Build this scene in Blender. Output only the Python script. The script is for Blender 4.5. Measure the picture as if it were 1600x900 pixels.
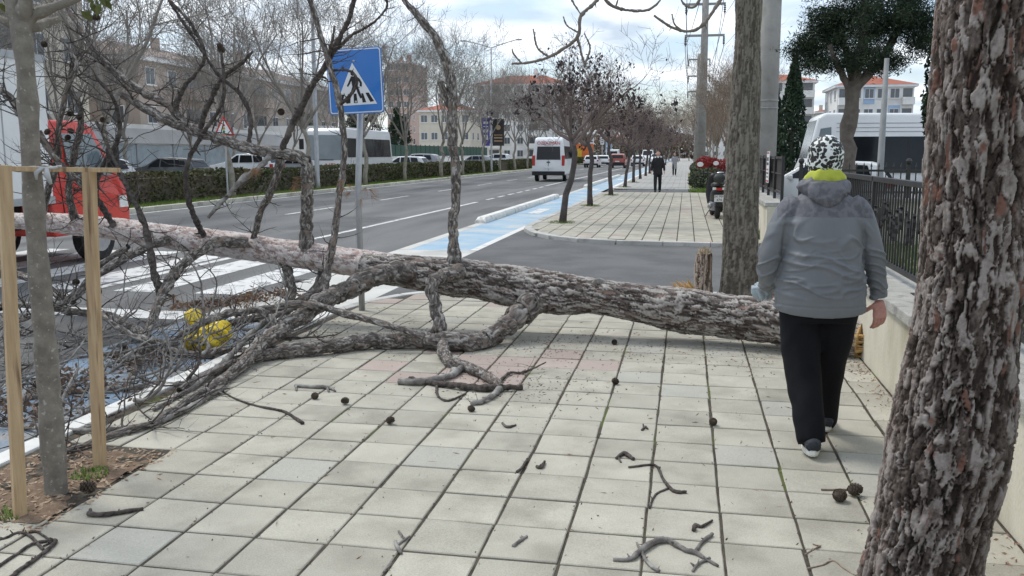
import bpy, bmesh, math, random
import numpy as np
from mathutils import Vector, Matrix, Quaternion

for _o in list(bpy.data.objects):
    bpy.data.objects.remove(_o)
SC = bpy.context.scene
COL = SC.collection
R = math.radians

# ------------------------------------------------------------------ camera
CAM_F, CAM_PITCH, CAM_YAW, CAM_H = 1400.0, R(8.53), R(10.9), 1.56
cam = bpy.data.cameras.new('camera')
cam.sensor_width = 36.0
cam.lens = CAM_F / 1600 * 36
cam.clip_start = 0.05
cam.clip_end = 4000
camo = bpy.data.objects.new('camera', cam)
COL.objects.link(camo)
camo.location = (0, 0, CAM_H)
camo.rotation_euler = (R(90) - CAM_PITCH, 0, CAM_YAW)
SC.camera = camo

# ------------------------------------------------------------------ world and sun
SUN_EL, SUN_AZ = R(58), R(-60)          # azimuth measured from +Y towards +X
W = bpy.data.worlds.new('World')
SC.world = W
W.use_nodes = True
nt = W.node_tree
nt.nodes.clear()
def N(tree, typ, **kw):
    n = tree.nodes.new(typ)
    for k, v in kw.items():
        if k.startswith('i_'):
            n.inputs[int(k[2:])].default_value = v
        else:
            setattr(n, k, v)
    return n
sky = N(nt, 'ShaderNodeTexSky', sky_type='NISHITA', sun_disc=False, sun_elevation=SUN_EL, sun_rotation=SUN_AZ)
sky.air_density = 1.0; sky.dust_density = 1.5; sky.ozone_density = 1.2
tc = N(nt, 'ShaderNodeTexCoord')
sep = N(nt, 'ShaderNodeSeparateXYZ')
nt.links.new(tc.outputs['Generated'], sep.inputs[0])
zz = N(nt, 'ShaderNodeMath', operation='MAXIMUM', i_1=0.0); nt.links.new(sep.outputs[2], zz.inputs[0])
za = N(nt, 'ShaderNodeMath', operation='ADD', i_1=0.16); nt.links.new(zz.outputs[0], za.inputs[0])
dx = N(nt, 'ShaderNodeMath', operation='DIVIDE'); nt.links.new(sep.outputs[0], dx.inputs[0]); nt.links.new(za.outputs[0], dx.inputs[1])
dy = N(nt, 'ShaderNodeMath', operation='DIVIDE'); nt.links.new(sep.outputs[1], dy.inputs[0]); nt.links.new(za.outputs[0], dy.inputs[1])
cmb = N(nt, 'ShaderNodeCombineXYZ'); nt.links.new(dx.outputs[0], cmb.inputs[0]); nt.links.new(dy.outputs[0], cmb.inputs[1])
cn = N(nt, 'ShaderNodeTexNoise'); cn.inputs['Scale'].default_value = 1.15; cn.inputs['Detail'].default_value = 7; cn.inputs['Roughness'].default_value = .52
cn.inputs['Distortion'].default_value = .35
nt.links.new(cmb.outputs[0], cn.inputs['Vector'])
cr = N(nt, 'ShaderNodeValToRGB')
cr.color_ramp.elements[0].position = .38; cr.color_ramp.elements[0].color = (.25, .25, .25, 1)
cr.color_ramp.elements[1].position = .56; cr.color_ramp.elements[1].color = (1, 1, 1, 1)
nt.links.new(cn.outputs[0], cr.inputs[0])
cn2 = N(nt, 'ShaderNodeTexNoise'); cn2.inputs['Scale'].default_value = 2.3; cn2.inputs['Detail'].default_value = 6
nt.links.new(cmb.outputs[0], cn2.inputs['Vector'])
cc = N(nt, 'ShaderNodeValToRGB')                 # grey bases and white tops of the clouds
cc.color_ramp.elements[0].position = .36; cc.color_ramp.elements[0].color = (4.5, 5.25, 6.2, 1)
cc.color_ramp.elements[1].position = .58; cc.color_ramp.elements[1].color = (8.3, 8.9, 9.5, 1)
nt.links.new(cn2.outputs[0], cc.inputs[0])
skm = N(nt, 'ShaderNodeMix', data_type='RGBA')
skb = N(nt, 'ShaderNodeMix', data_type='RGBA', blend_type='MULTIPLY'); skb.inputs[0].default_value = 1.0
skb.inputs[7].default_value = (1.2, 1.25, 1.3, 1)
nt.links.new(sky.outputs[0], skb.inputs[6])
nt.links.new(cr.outputs[0], skm.inputs[0]); nt.links.new(skb.outputs[2], skm.inputs[6]); nt.links.new(cc.outputs[0], skm.inputs[7])
bg = N(nt, 'ShaderNodeBackground'); bg.inputs['Strength'].default_value = 0.105
wo = N(nt, 'ShaderNodeOutputWorld')
nt.links.new(skm.outputs[2], bg.inputs['Color']); nt.links.new(bg.outputs[0], wo.inputs[0])

sun = bpy.data.lights.new('sun', 'SUN')
sun.energy = 1.5
sun.angle = R(14)
sun.color = (1.0, .96, .9)
suno = bpy.data.objects.new('sun', sun)
COL.objects.link(suno)
suno.rotation_euler = Vector((-math.sin(SUN_AZ) * math.cos(SUN_EL), -math.cos(SUN_AZ) * math.cos(SUN_EL), -math.sin(SUN_EL))).to_track_quat('-Z', 'Y').to_euler()

SC.view_settings.view_transform = 'Standard'
SC.view_settings.look = 'None'
SC.view_settings.exposure = 0.5
SC.view_settings.gamma = 1
SC.view_settings.use_curve_mapping = False
SC.cycles.max_bounces = 6
SC.cycles.diffuse_bounces = 3
SC.cycles.glossy_bounces = 3
SC.cycles.transparent_max_bounces = 6
SC.cycles.use_denoising = True

# ------------------------------------------------------------------ positions
_c, _s, _cp, _sp = math.cos(CAM_YAW), math.sin(CAM_YAW), math.cos(CAM_PITCH), math.sin(CAM_PITCH)
def sight(px, py):
    u = (px - 800) / CAM_F; v = (450 - py) / CAM_F
    return Vector((-_s * _cp + u * _c - v * _s * _sp, _c * _cp + u * _s + v * _c * _sp, -_sp + v * _cp))
def gp(px, py, z=0.0):
    d = sight(px, py); t = (z - CAM_H) / d.z
    return Vector((d.x * t, d.y * t, z))
def at(px, py, Y):
    d = sight(px, py); t = Y / d.y
    return Vector((d.x * t, Y, CAM_H + d.z * t))
def mpp(p):
    "metres per photo pixel at a point"
    return (-p[0] * _s * _cp + p[1] * _c * _cp - (p[2] - CAM_H) * _sp) / CAM_F

# ------------------------------------------------------------------ mesh helpers
def tag(o, label=None, cat=None, group=None, kind=None):
    if label: o['label'] = label
    if cat: o['category'] = cat
    if group: o['group'] = group
    if kind: o['kind'] = kind
    return o
def link(name, me, parent=None):
    o = bpy.data.objects.new(name, me)
    COL.objects.link(o)
    if parent: o.parent = parent
    return o
def empty(name, loc=(0, 0, 0), rz=0.0):
    o = bpy.data.objects.new(name, None)
    COL.objects.link(o)
    o.location = loc; o.rotation_euler = (0, 0, rz); o.empty_display_size = .2
    return o
def setmats(me, mat):
    for m in (mat if isinstance(mat, (list, tuple)) else [mat]):
        me.materials.append(m)
def np_mesh(name, V, F, mat, smooth=False):
    "V (n,3), F (m,k) with one k"
    me = bpy.data.meshes.new(name)
    V = np.asarray(V, np.float32); F = np.asarray(F, np.int32)
    k = F.shape[1]
    me.vertices.add(len(V)); me.vertices.foreach_set('co', V.ravel())
    me.loops.add(F.size); me.loops.foreach_set('vertex_index', F.ravel())
    me.polygons.add(len(F)); me.polygons.foreach_set('loop_start', np.arange(0, F.size, k, dtype=np.int32))
    me.polygons.foreach_set('loop_total', np.full(len(F), k, np.int32))
    if smooth: me.polygons.foreach_set('use_smooth', np.ones(len(F), bool))
    me.update(calc_edges=True)
    if mat: setmats(me, mat)
    return me
def frames(pts):
    "parallel transported frames along a path"
    n = len(pts); T = []
    for i in range(n):
        t = pts[min(i + 1, n - 1)] - pts[max(i - 1, 0)]
        T.append(t.normalized() if t.length > 1e-9 else Vector((0, 0, 1)))
    a = Vector((0, 0, 1)) if abs(T[0].z) < .9 else Vector((1, 0, 0))
    u = T[0].cross(a).normalized(); out = []
    for i in range(n):
        u = (u - T[i] * u.dot(T[i]))
        u = u.normalized() if u.length > 1e-6 else T[i].orthogonal().normalized()
        out.append((T[i], u, T[i].cross(u)))
    return out
def spline(P, k=6):
    "Catmull-Rom through rows of numbers"
    P = [np.array(p, float) for p in P]
    if len(P) < 3: 
        return [P[0] + (P[-1] - P[0]) * t / k for t in range(k + 1)]
    Q = [2 * P[0] - P[1]] + P + [2 * P[-1] - P[-2]]; out = []
    for i in range(1, len(Q) - 2):
        a, b, c, d = Q[i - 1], Q[i], Q[i + 1], Q[i + 2]
        for j in range(k):
            t = j / k
            out.append(.5 * (2 * b + (c - a) * t + (2 * a - 5 * b + 4 * c - d) * t * t + (3 * b - a - 3 * c + d) * t ** 3))
    out.append(P[-1])
    return out
class MB:
    def __init__(s): s.v = []; s.f = []; s.m = []
    def add(s, vs, fs, mi=0):
        o = len(s.v); s.v += [tuple(v) for v in vs]
        for f in fs: s.f.append(tuple(i + o for i in f)); s.m.append(mi)
        return s
    def box(s, x0, x1, y0, y1, z0, z1, mi=0, M=None):
        vs = [Vector((x, y, z)) for z in (z0, z1) for y in (y0, y1) for x in (x0, x1)]
        if M is not None: vs = [M @ v for v in vs]
        return s.add(vs, [(0, 2, 3, 1), (4, 5, 7, 6), (0, 1, 5, 4), (1, 3, 7, 5), (3, 2, 6, 7), (2, 0, 4, 6)], mi)
    def tube(s, pts, rs, n=6, mi=0, cap=True):
        pts = [Vector(p) for p in pts]; fr = frames(pts); vs = []; fs = []
        if not isinstance(rs, (list, tuple)): rs = [rs] * len(pts)
        cs = [(math.cos(2 * math.pi * j / n), math.sin(2 * math.pi * j / n)) for j in range(n)]
        for p, r, (t, u, w) in zip(pts, rs, fr):
            for cx, cy in cs: vs.append(p + u * (cx * r) + w * (cy * r))
        for i in range(len(pts) - 1):
            a = i * n; b = a + n
            for j in range(n): k = (j + 1) % n; fs.append((a + j, a + k, b + k, b + j))
        if cap:
            fs.append(tuple(range(n - 1, -1, -1))); e = (len(pts) - 1) * n; fs.append(tuple(range(e, e + n)))
        return s.add(vs, fs, mi)
    def lathe(s, prof, n=16, M=None, mi=0):
        "profile of (radius, height), turned about z"
        vs = []; fs = []
        for r, z in prof:
            for j in range(n):
                a = 2 * math.pi * j / n; vs.append(Vector((r * math.cos(a), r * math.sin(a), z)))
        for i in range(len(prof) - 1):
            for j in range(n):
                k = (j + 1) % n; fs.append((i * n + j, i * n + k, (i + 1) * n + k, (i + 1) * n + j))
        fs.append(tuple(range(n - 1, -1, -1))); e = (len(prof) - 1) * n; fs.append(tuple(range(e, e + n)))
        if M is not None: vs = [M @ v for v in vs]
        return s.add(vs, fs, mi)
    def prism(s, poly, a, b, M=None, mi=0):
        "2-D polygon (x, y) lifted from z=a to z=b"
        n = len(poly); vs = [Vector((p[0], p[1], a)) for p in poly] + [Vector((p[0], p[1], b)) for p in poly]
        if M is not None: vs = [M @ v for v in vs]
        fs = [tuple(range(n - 1, -1, -1)), tuple(range(n, 2 * n))] + [(i, (i + 1) % n, n + (i + 1) % n, n + i) for i in range(n)]
        return s.add(vs, fs, mi)
    def mesh(s, name, mat, smooth=False, bev=0, seg=2):
        me = bpy.data.meshes.new(name); me.from_pydata(s.v, [], s.f); setmats(me, mat)
        if any(s.m): me.polygons.foreach_set('material_index', s.m)
        if bev:
            bm = bmesh.new(); bm.from_mesh(me)
            bmesh.ops.recalc_face_normals(bm, faces=bm.faces)
            ed = [e for e in bm.edges if len(e.link_faces) == 2 and e.calc_face_angle(0) > .5]
            bmesh.ops.bevel(bm, geom=ed, offset=bev, segments=seg, affect='EDGES', profile=.6, clamp_overlap=True)
            bm.to_mesh(me); bm.free()
        if smooth: me.polygons.foreach_set('use_smooth', [True] * len(me.polygons))
        me.update()
        return me
    def build(s, name, mat, parent=None, smooth=False, bev=0, seg=2):
        return link(name, s.mesh(name, mat, smooth, bev, seg), parent)
def copy_tree(o, parent=None):
    c = o.copy(); COL.objects.link(c); c.parent = parent
    for ch in list(o.children): copy_tree(ch, c)
    return c

# ------------------------------------------------------------------ materials
MATS = {}
def pm(name, c1, c2=None, scale=4.0, rough=.8, bump=0.0, bscale=None, metal=0.0, stretch=(1, 1, 1), detail=6, lo=.35, hi=.65,
       rnd=0.0, coat=0.0, spec=.4, c3=None, s3=1.0, lo3=.55, hi3=.7, coord='Object', speck=0.0, speck_scale=300, trans=0.0, sheen=0.0):
    "procedural surface: two colours in noise, an optional third in large patches, grain, relief"
    if name in MATS: return MATS[name]
    m = bpy.data.materials.new(name); MATS[name] = m
    m.use_nodes = True; t = m.node_tree; L = t.links.new
    b = t.nodes['Principled BSDF']
    tcn = N(t, 'ShaderNodeTexCoord'); mp = N(t, 'ShaderNodeMapping'); mp.inputs['Scale'].default_value = stretch
    L(tcn.outputs[coord], mp.inputs[0])
    vec = mp.outputs[0]
    oi = N(t, 'ShaderNodeObjectInfo')
    if rnd:
        off = N(t, 'ShaderNodeVectorMath', operation='ADD'); sc_ = N(t, 'ShaderNodeMath', operation='MULTIPLY', i_1=57.0)
        L(oi.outputs['Random'], sc_.inputs[0]); L(vec, off.inputs[0]); L(sc_.outputs[0], off.inputs[1]); vec = off.outputs[0]
    no = N(t, 'ShaderNodeTexNoise'); no.inputs['Scale'].default_value = scale; no.inputs['Detail'].default_value = detail; no.inputs['Roughness'].default_value = .6
    L(vec, no.inputs['Vector'])
    ra = N(t, 'ShaderNodeValToRGB'); e = ra.color_ramp.elements
    e[0].position = lo; e[1].position = hi
    e[0].color = (*c1, 1); e[1].color = (*(c2 or tuple(x * .8 for x in c1)), 1)
    L(no.outputs[0], ra.inputs[0]); col = ra.outputs[0]
    if c3:
        n3 = N(t, 'ShaderNodeTexNoise'); n3.inputs['Scale'].default_value = s3; n3.inputs['Detail'].default_value = 5
        L(vec, n3.inputs['Vector'])
        r3 = N(t, 'ShaderNodeMapRange'); r3.inputs[1].default_value = lo3; r3.inputs[2].default_value = hi3
        L(n3.outputs[0], r3.inputs[0])
        mx = N(t, 'ShaderNodeMix', data_type='RGBA'); L(r3.outputs[0], mx.inputs[0]); L(col, mx.inputs[6]); mx.inputs[7].default_value = (*c3, 1); col = mx.outputs[2]
    if speck:
        n4 = N(t, 'ShaderNodeTexNoise'); n4.inputs['Scale'].default_value = speck_scale; n4.inputs['Detail'].default_value = 2
        L(vec, n4.inputs['Vector'])
        r4 = N(t, 'ShaderNodeMapRange'); r4.inputs[1].default_value = .3; r4.inputs[2].default_value = .7; r4.inputs[3].default_value = 1 - speck; r4.inputs[4].default_value = 1 + speck
        L(n4.outputs[0], r4.inputs[0])
        mm = N(t, 'ShaderNodeVectorMath', operation='SCALE'); L(col, mm.inputs[0]); L(r4.outputs[0], mm.inputs['Scale']); col = mm.outputs[0]
    if rnd:
        r5 = N(t, 'ShaderNodeMapRange'); r5.inputs[3].default_value = 1 - rnd; r5.inputs[4].default_value = 1 + rnd
        L(oi.outputs['Random'], r5.inputs[0])
        mm = N(t, 'ShaderNodeVectorMath', operation='SCALE'); L(col, mm.inputs[0]); L(r5.outputs[0], mm.inputs['Scale']); col = mm.outputs[0]
    L(col, b.inputs['Base Color'])
    b.inputs['Roughness'].default_value = rough; b.inputs['Metallic'].default_value = metal
    b.inputs['Specular IOR Level'].default_value = spec; b.inputs['Coat Weight'].default_value = coat
    if trans: b.inputs['Transmission Weight'].default_value = trans
    if sheen: b.inputs['Sheen Weight'].default_value = sheen
    if bump:
        nb = N(t, 'ShaderNodeTexNoise'); nb.inputs['Scale'].default_value = bscale or scale * 4; nb.inputs['Detail'].default_value = 6; nb.inputs['Roughness'].default_value = .65
        L(vec, nb.inputs['Vector'])
        bu = N(t, 'ShaderNodeBump'); bu.inputs['Strength'].default_value = bump; bu.inputs['Distance'].default_value = .02
        L(nb.outputs[0], bu.inputs['Height']); L(bu.outputs[0], b.inputs['Normal'])
    return m
def bark_mat(name, dark, mid, light, red, bump=.5):
    "flakes weathered from dark to pale, some fallen away to red inner bark (mesh attributes flake / fresh)"
    m = bpy.data.materials.new(name); m.use_nodes = True; t = m.node_tree; L = t.links.new; b = t.nodes['Principled BSDF']
    a = N(t, 'ShaderNodeAttribute', attribute_name='flake'); c = N(t, 'ShaderNodeAttribute', attribute_name='fresh')
    tcn = N(t, 'ShaderNodeTexCoord'); no = N(t, 'ShaderNodeTexNoise'); no.inputs['Scale'].default_value = 75; no.inputs['Detail'].default_value = 8; no.inputs['Roughness'].default_value = .72
    L(tcn.outputs['Object'], no.inputs['Vector'])
    sm = N(t, 'ShaderNodeMath', operation='MULTIPLY_ADD', i_1=.55, i_2=-.275); L(no.outputs[0], sm.inputs[0])
    ad = N(t, 'ShaderNodeMath', operation='ADD'); L(a.outputs['Fac'], ad.inputs[0]); L(sm.outputs[0], ad.inputs[1])
    ra = N(t, 'ShaderNodeValToRGB'); e = ra.color_ramp.elements
    e[0].position = .12; e[0].color = (*dark, 1); e[1].position = .95; e[1].color = (*light, 1)
    x = e.new(.42); x.color = (*mid, 1); x = e.new(.62); x.color = (*[(p + q) / 2 for p, q in zip(mid, light)], 1)
    L(ad.outputs[0], ra.inputs[0])
    mx = N(t, 'ShaderNodeMix', data_type='RGBA'); L(c.outputs['Fac'], mx.inputs[0]); L(ra.outputs[0], mx.inputs[6]); mx.inputs[7].default_value = (*red, 1)
    L(mx.outputs[2], b.inputs['Base Color']); b.inputs['Roughness'].default_value = .92; b.inputs['Specular IOR Level'].default_value = .15
    bu = N(t, 'ShaderNodeBump'); bu.inputs['Strength'].default_value = bump; bu.inputs['Distance'].default_value = .006
    L(no.outputs[0], bu.inputs['Height']); L(bu.outputs[0], b.inputs['Normal'])
    return m
def glass(name, tint=(.02, .025, .03), rough=.06):
    return pm(name, tint, tuple(x * 1.3 for x in tint), scale=1.5, rough=rough, spec=.8)
# ------------------------------------------------------------------ numpy noise
def _hash(ix, iy, seed):
    h = (ix.astype(np.int64) * 374761393 + iy.astype(np.int64) * 668265263 + seed * 974711) & 0x7fffffff
    h = ((h ^ (h >> 13)) * 1274126177) & 0x7fffffff
    h = ((h ^ (h >> 16)) * 2246822519) & 0x7fffffff
    return (h ^ (h >> 15)) % 100003 / 100003.0
def vnoise(x, y, seed=0, per=0):
    ix = np.floor(x); iy = np.floor(y); fx = x - ix; fy = y - iy
    fx = fx * fx * (3 - 2 * fx); fy = fy * fy * (3 - 2 * fy)
    m = (lambda a: np.mod(a, per)) if per else (lambda a: a)
    a = _hash(m(ix), iy, seed); b = _hash(m(ix + 1), iy, seed); c = _hash(m(ix), iy + 1, seed); d = _hash(m(ix + 1), iy + 1, seed)
    return (a * (1 - fx) + b * fx) * (1 - fy) + (c * (1 - fx) + d * fx) * fy
def worley(x, y, per, seed):
    "periodic in x; returns F1, F2 and a random number of the nearest cell"
    ix = np.floor(x); iy = np.floor(y)
    f1 = np.full(x.shape, 9.0); f2 = np.full(x.shape, 9.0); idr = np.zeros(x.shape)
    for ox in (-1, 0, 1):
        for oy in (-1, 0, 1):
            cx = ix + ox; cy = iy + oy; mx = np.mod(cx, per)
            px = cx + .1 + .8 * _hash(mx, cy, seed); py = cy + .1 + .8 * _hash(mx, cy, seed + 7)
            d = np.hypot(x - px, y - py); r = _hash(mx, cy, seed + 13)
            n = d < f1
            f2 = np.where(n, f1, np.minimum(f2, d)); idr = np.where(n, r, idr); f1 = np.where(n, d, f1)
    return f1, f2, idr
def fbm(x, y, seed, per=0, octv=4):
    o = 0; amp = .5; tot = 0
    for i in range(octv):
        o = o + amp * vnoise(x * 2 ** i, y * 2 ** i, seed + i * 17, per * 2 ** i); tot += amp; amp *= .55
    return o / tot
def sstep(a, b, x):
    t = np.clip((x - a) / (b - a), 0, 1); return t * t * (3 - 2 * t)
def bark_tube(name, path, mat, parent=None, nu=96, step=.01, cell=(.035, .08), depth=.012, lump=.02, seed=1, pale=.5, redq=.66, lev=6):
    "path rows: x, y, z, r.  Flaking bark as real relief; returns the object"
    P = np.array(path, float); seg = np.linalg.norm(np.diff(P[:, :3], axis=0), axis=1); s = np.r_[0, np.cumsum(seg)]
    nv = max(6, int(s[-1] / step)); S = np.linspace(0, s[-1], nv)
    Q = np.stack([np.interp(S, s, P[:, k]) for k in range(4)], 1)
    fr = frames([Vector(q[:3]) for q in Q])
    U = np.array([f[1] for f in fr]); Wv = np.array([f[2] for f in fr])
    th = np.linspace(0, 2 * math.pi, nu, endpoint=False)
    TH, SS = np.meshgrid(th, S); rr = Q[:, 3][:, None] * np.ones_like(TH)
    rm = float(np.mean(Q[:, 3])); K = max(3, int(round(2 * math.pi * rm / cell[0])))
    u = TH / (2 * math.pi) * K; v = SS / cell[1]
    wu = u + 1.5 * (fbm(u * .5 if K % 2 == 0 else u, v * .6, seed + 3, K // 2 if K % 2 == 0 else K, 3) - .5); wv = v + 1.4 * (fbm(u, v, seed + 4, K, 3) - .5)
    n = np.clip((fbm(wu, wv, seed, K, 3) - .22) / .52, 0, .999) * lev
    fl = np.floor(n); terr = (fl + sstep(0, .13, n - fl)) / lev
    c = fbm(wu, wv * .3, seed + 31, K, 3); crack = 1 - sstep(.008, .034, np.abs(c - .5))
    c2 = fbm(wu * 2, wv * .8, seed + 41, K * 2, 2); crack2 = 1 - sstep(.01, .05, np.abs(c2 - .5))
    fine = fbm(u * 4, v * 3, seed + 9, K * 4, 4)
    k2 = int(K * 1.5) if K % 2 == 0 else K * 2
    l1 = fbm(wu * k2 / K, wv, seed + 61, k2, 4); thr = 1 - pale
    lite = sstep(thr - .02, thr + .02, l1); rim = np.exp(-((l1 - thr + .018) / .016) ** 2)
    sub = sstep(.0, .03, np.abs(fbm(wu * 2, wv * 1.5, seed + 71, K * 2, 3) - .5))                  # hairline splits inside the flakes
    h = depth * (.75 * (terr - .5) + .3 * lite - .9 * crack - .35 * rim - .15 * crack2 + .12 * (fine - .5) - .08)
    big = lump * rm / .15 * (vnoise(TH / (2 * math.pi) * 5, SS / .35, seed + 20, 5) - .5) * 2
    rad = rr * .97 + h * np.clip(rr / rm, .3, 1.2) + big * np.clip(rr / rm, .3, 1)
    V = Q[:, None, :3] + (np.cos(TH) * rad)[..., None] * U[:, None, :] + (np.sin(TH) * rad)[..., None] * Wv[:, None, :]
    V = V.reshape(-1, 3)
    i = np.arange(nv - 1)[:, None] * nu; j = np.arange(nu)[None, :]; k = (j + 1) % nu
    F = np.stack([i + j, i + k, i + nu + k, i + nu + j], -1).reshape(-1, 4)
    me = np_mesh(name, V, F, mat, True)
    flake = np.clip(.2 + .42 * lite + .4 * (terr - .45) + .5 * (fine - .5), 0, 1) * (1 - .7 * crack) * (1 - .6 * rim) * (.72 + .28 * sub)
    fresh = sstep(redq, redq + .05, fbm(wu, wv * .6, seed + 81, K, 3)) * (1 - crack)
    for an, av in (('flake', flake), ('fresh', fresh)):
        at_ = me.attributes.new(an, 'FLOAT', 'POINT'); at_.data.foreach_set('value', av.astype(np.float32).ravel())
    return link(name, me, parent)
def leaf_mesh(name, pts, size, mat, seed=0, elong=1.6, hang=0.0, var=.4):
    "small leaf-shaped quads at points"
    rng = np.random.default_rng(seed); n = len(pts); pts = np.asarray(pts, float)
    d = rng.normal(size=(n, 3)); d[:, 2] -= hang * 3; d /= np.linalg.norm(d, axis=1)[:, None]
    e = np.cross(d, rng.normal(size=(n, 3))); e /= np.linalg.norm(e, axis=1)[:, None] + 1e-9
    s = size * (1 + var * (rng.random(n) * 2 - 1)); s = s[:, None]
    V = np.stack([pts - d * s * elong * .5, pts + e * s * .5, pts + d * s * elong * .5, pts - e * s * .5], 1).reshape(-1, 3)
    F = np.arange(4 * n).reshape(-1, 4)
    return np_mesh(name, V, F, mat)
# ------------------------------------------------------------------ shared materials
M_ASPH = pm('asphalt', (.125, .125, .122), (.175, .175, .17), scale=1.1, rough=.85, bump=.25, bscale=90, c3=(.095, .095, .093), s3=.7, lo3=.48, hi3=.66, speck=.25, speck_scale=120, stretch=(1, .14, 1))
M_ASPH2 = pm('patched asphalt', (.095, .095, .094), (.135, .135, .132), scale=1.2, rough=.9, bump=.35, bscale=70, c3=(.14, .14, .138), s3=.5, speck=.3, speck_scale=110)
M_PAINT = pm('road paint', (.58, .58, .56), (.7, .7, .68), scale=3, rough=.6, c3=(.22, .22, .22), s3=7, lo3=.54, hi3=.66, bump=.1, bscale=60)
M_BED = pm('joint soil', (.05, .042, .032), (.1, .085, .065), scale=14, rough=1, bump=.6, bscale=60, c3=(.1, .125, .035), s3=1.3, lo3=.56, hi3=.64)
M_TILE = pm('concrete paver', (.37, .35, .288), (.445, .422, .35), scale=3.2, rough=.88, bump=.18, bscale=150, rnd=.1, c3=(.27, .252, .205), s3=3.1, lo3=.48, hi3=.76, speck=.14, speck_scale=170)
M_TILEP = pm('pinkish paver', (.365, .295, .255), (.405, .335, .29), scale=3.2, rough=.88, bump=.18, bscale=150, rnd=.06, speck=.14, speck_scale=170)
M_TILEB = pm('bluish paver', (.36, .348, .3), (.41, .398, .345), scale=3.2, rough=.88, bump=.18, bscale=150, rnd=.05, speck=.14, speck_scale=170)
M_PAVEFAR = None
M_KERB = pm('kerb concrete', (.42, .41, .385), (.5, .49, .46), scale=2.5, rough=.85, bump=.25, bscale=50, rnd=.12, c3=(.3, .29, .26), s3=3, speck=.15, speck_scale=120)
M_WKERB = pm('white painted kerb', (.66, .65, .61), (.74, .73, .69), scale=3, rough=.7, bump=.2, bscale=40, rnd=.08, c3=(.4, .39, .36), s3=4, lo3=.58, hi3=.7)
M_YKERB = pm('pale kerb', (.5, .48, .4), (.58, .56, .47), scale=2, rough=.8, bump=.2, bscale=30, rnd=.16, c3=(.33, .31, .27), s3=2)
M_BLUE = pm('blue cycle lane paint', (.25, .39, .5), (.32, .45, .55), scale=1.3, rough=.75, bump=.2, bscale=60, c3=(.47, .5, .5), s3=1.2, lo3=.45, hi3=.7, speck=.12, speck_scale=90)
M_BLUEW = pm('worn blue cycle lane', (.15, .235, .33), (.22, .3, .39), scale=1.6, rough=.8, bump=.3, bscale=60, c3=(.3, .3, .29), s3=2.4, lo3=.42, hi3=.62, speck=.15, speck_scale=90)
M_CONC = pm('pale concrete', (.5, .49, .46), (.58, .57, .53), scale=1.5, rough=.85, bump=.2, bscale=60, c3=(.4, .39, .36), s3=.9, speck=.1, speck_scale=100)
M_SOIL = pm('litter soil', (.16, .105, .07), (.26, .185, .125), scale=14, rough=1, bump=1.0, bscale=45, c3=(.32, .27, .2), s3=18, lo3=.6, hi3=.7)
M_GROUND = pm('dry ground', (.17, .15, .12), (.22, .2, .16), scale=.4, rough=1, bump=.3, bscale=6)
M_GRASS = pm('grass', (.10, .17, .03), (.19, .28, .06), scale=6, rough=.9, c3=(.22, .2, .09), s3=1.1, lo3=.5, hi3=.75)
M_GRASSG = pm('turf ground', (.12, .15, .045), (.2, .21, .085), scale=3, rough=1, bump=.6, bscale=40, c3=(.25, .2, .12), s3=.8)
M_WALL = pm('cream render', (.6, .56, .45), (.7, .66, .55), scale=2.2, rough=.9, bump=.25, bscale=55, c3=(.4, .36, .26), s3=2.2, lo3=.45, hi3=.72, stretch=(1, 1, .4), speck=.08, speck_scale=120)
M_CAP = pm('weathered coping', (.34, .33, .3), (.45, .44, .4), scale=5, rough=.95, bump=.5, bscale=60, c3=(.24, .235, .22), s3=7, speck=.25, speck_scale=140)
M_IRON = pm('black iron paint', (.012, .012, .013), (.03, .028, .028), scale=8, rough=.45, bump=.1, bscale=60, spec=.5)
M_DSLAT = pm('dark slat', (.035, .03, .03), (.06, .05, .048), scale=4, rough=.6)
M_GALV = pm('galvanised steel', (.35, .36, .37), (.46, .47, .48), scale=6, rough=.5, metal=.6, bump=.05)
M_WHITE = pm('white paint', (.72, .73, .73), (.78, .79, .79), scale=1.2, rough=.35, coat=.3)
M_WPLAST = pm('white sheet', (.68, .68, .67), (.76, .76, .75), scale=2, rough=.5)
M_RED = pm('red paint', (.55, .035, .025), (.62, .05, .03), scale=2, rough=.4, coat=.4)
M_BLACK = pm('black plastic', (.012, .012, .013), (.02, .02, .021), scale=6, rough=.5)
M_RUB = pm('tyre rubber', (.018, .018, .018), (.03, .03, .03), scale=12, rough=.85, bump=.2)
M_GLASS = pm('dark window glass', (.012, .014, .016), (.018, .02, .023), scale=1.5, rough=.08, spec=.3)
M_GLASSB = glass('pale window glass', (.12, .15, .165), .1)
M_LAMPR = pm('red lamp lens', (.4, .02, .015), (.5, .04, .03), scale=9, rough=.2)
M_LAMPW = pm('clear lamp lens', (.65, .65, .62), (.8, .8, .78), scale=9, rough=.15)
M_SILV = pm('silver rim', (.4, .41, .42), (.5, .5, .52), scale=9, rough=.35, metal=.7)

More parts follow.
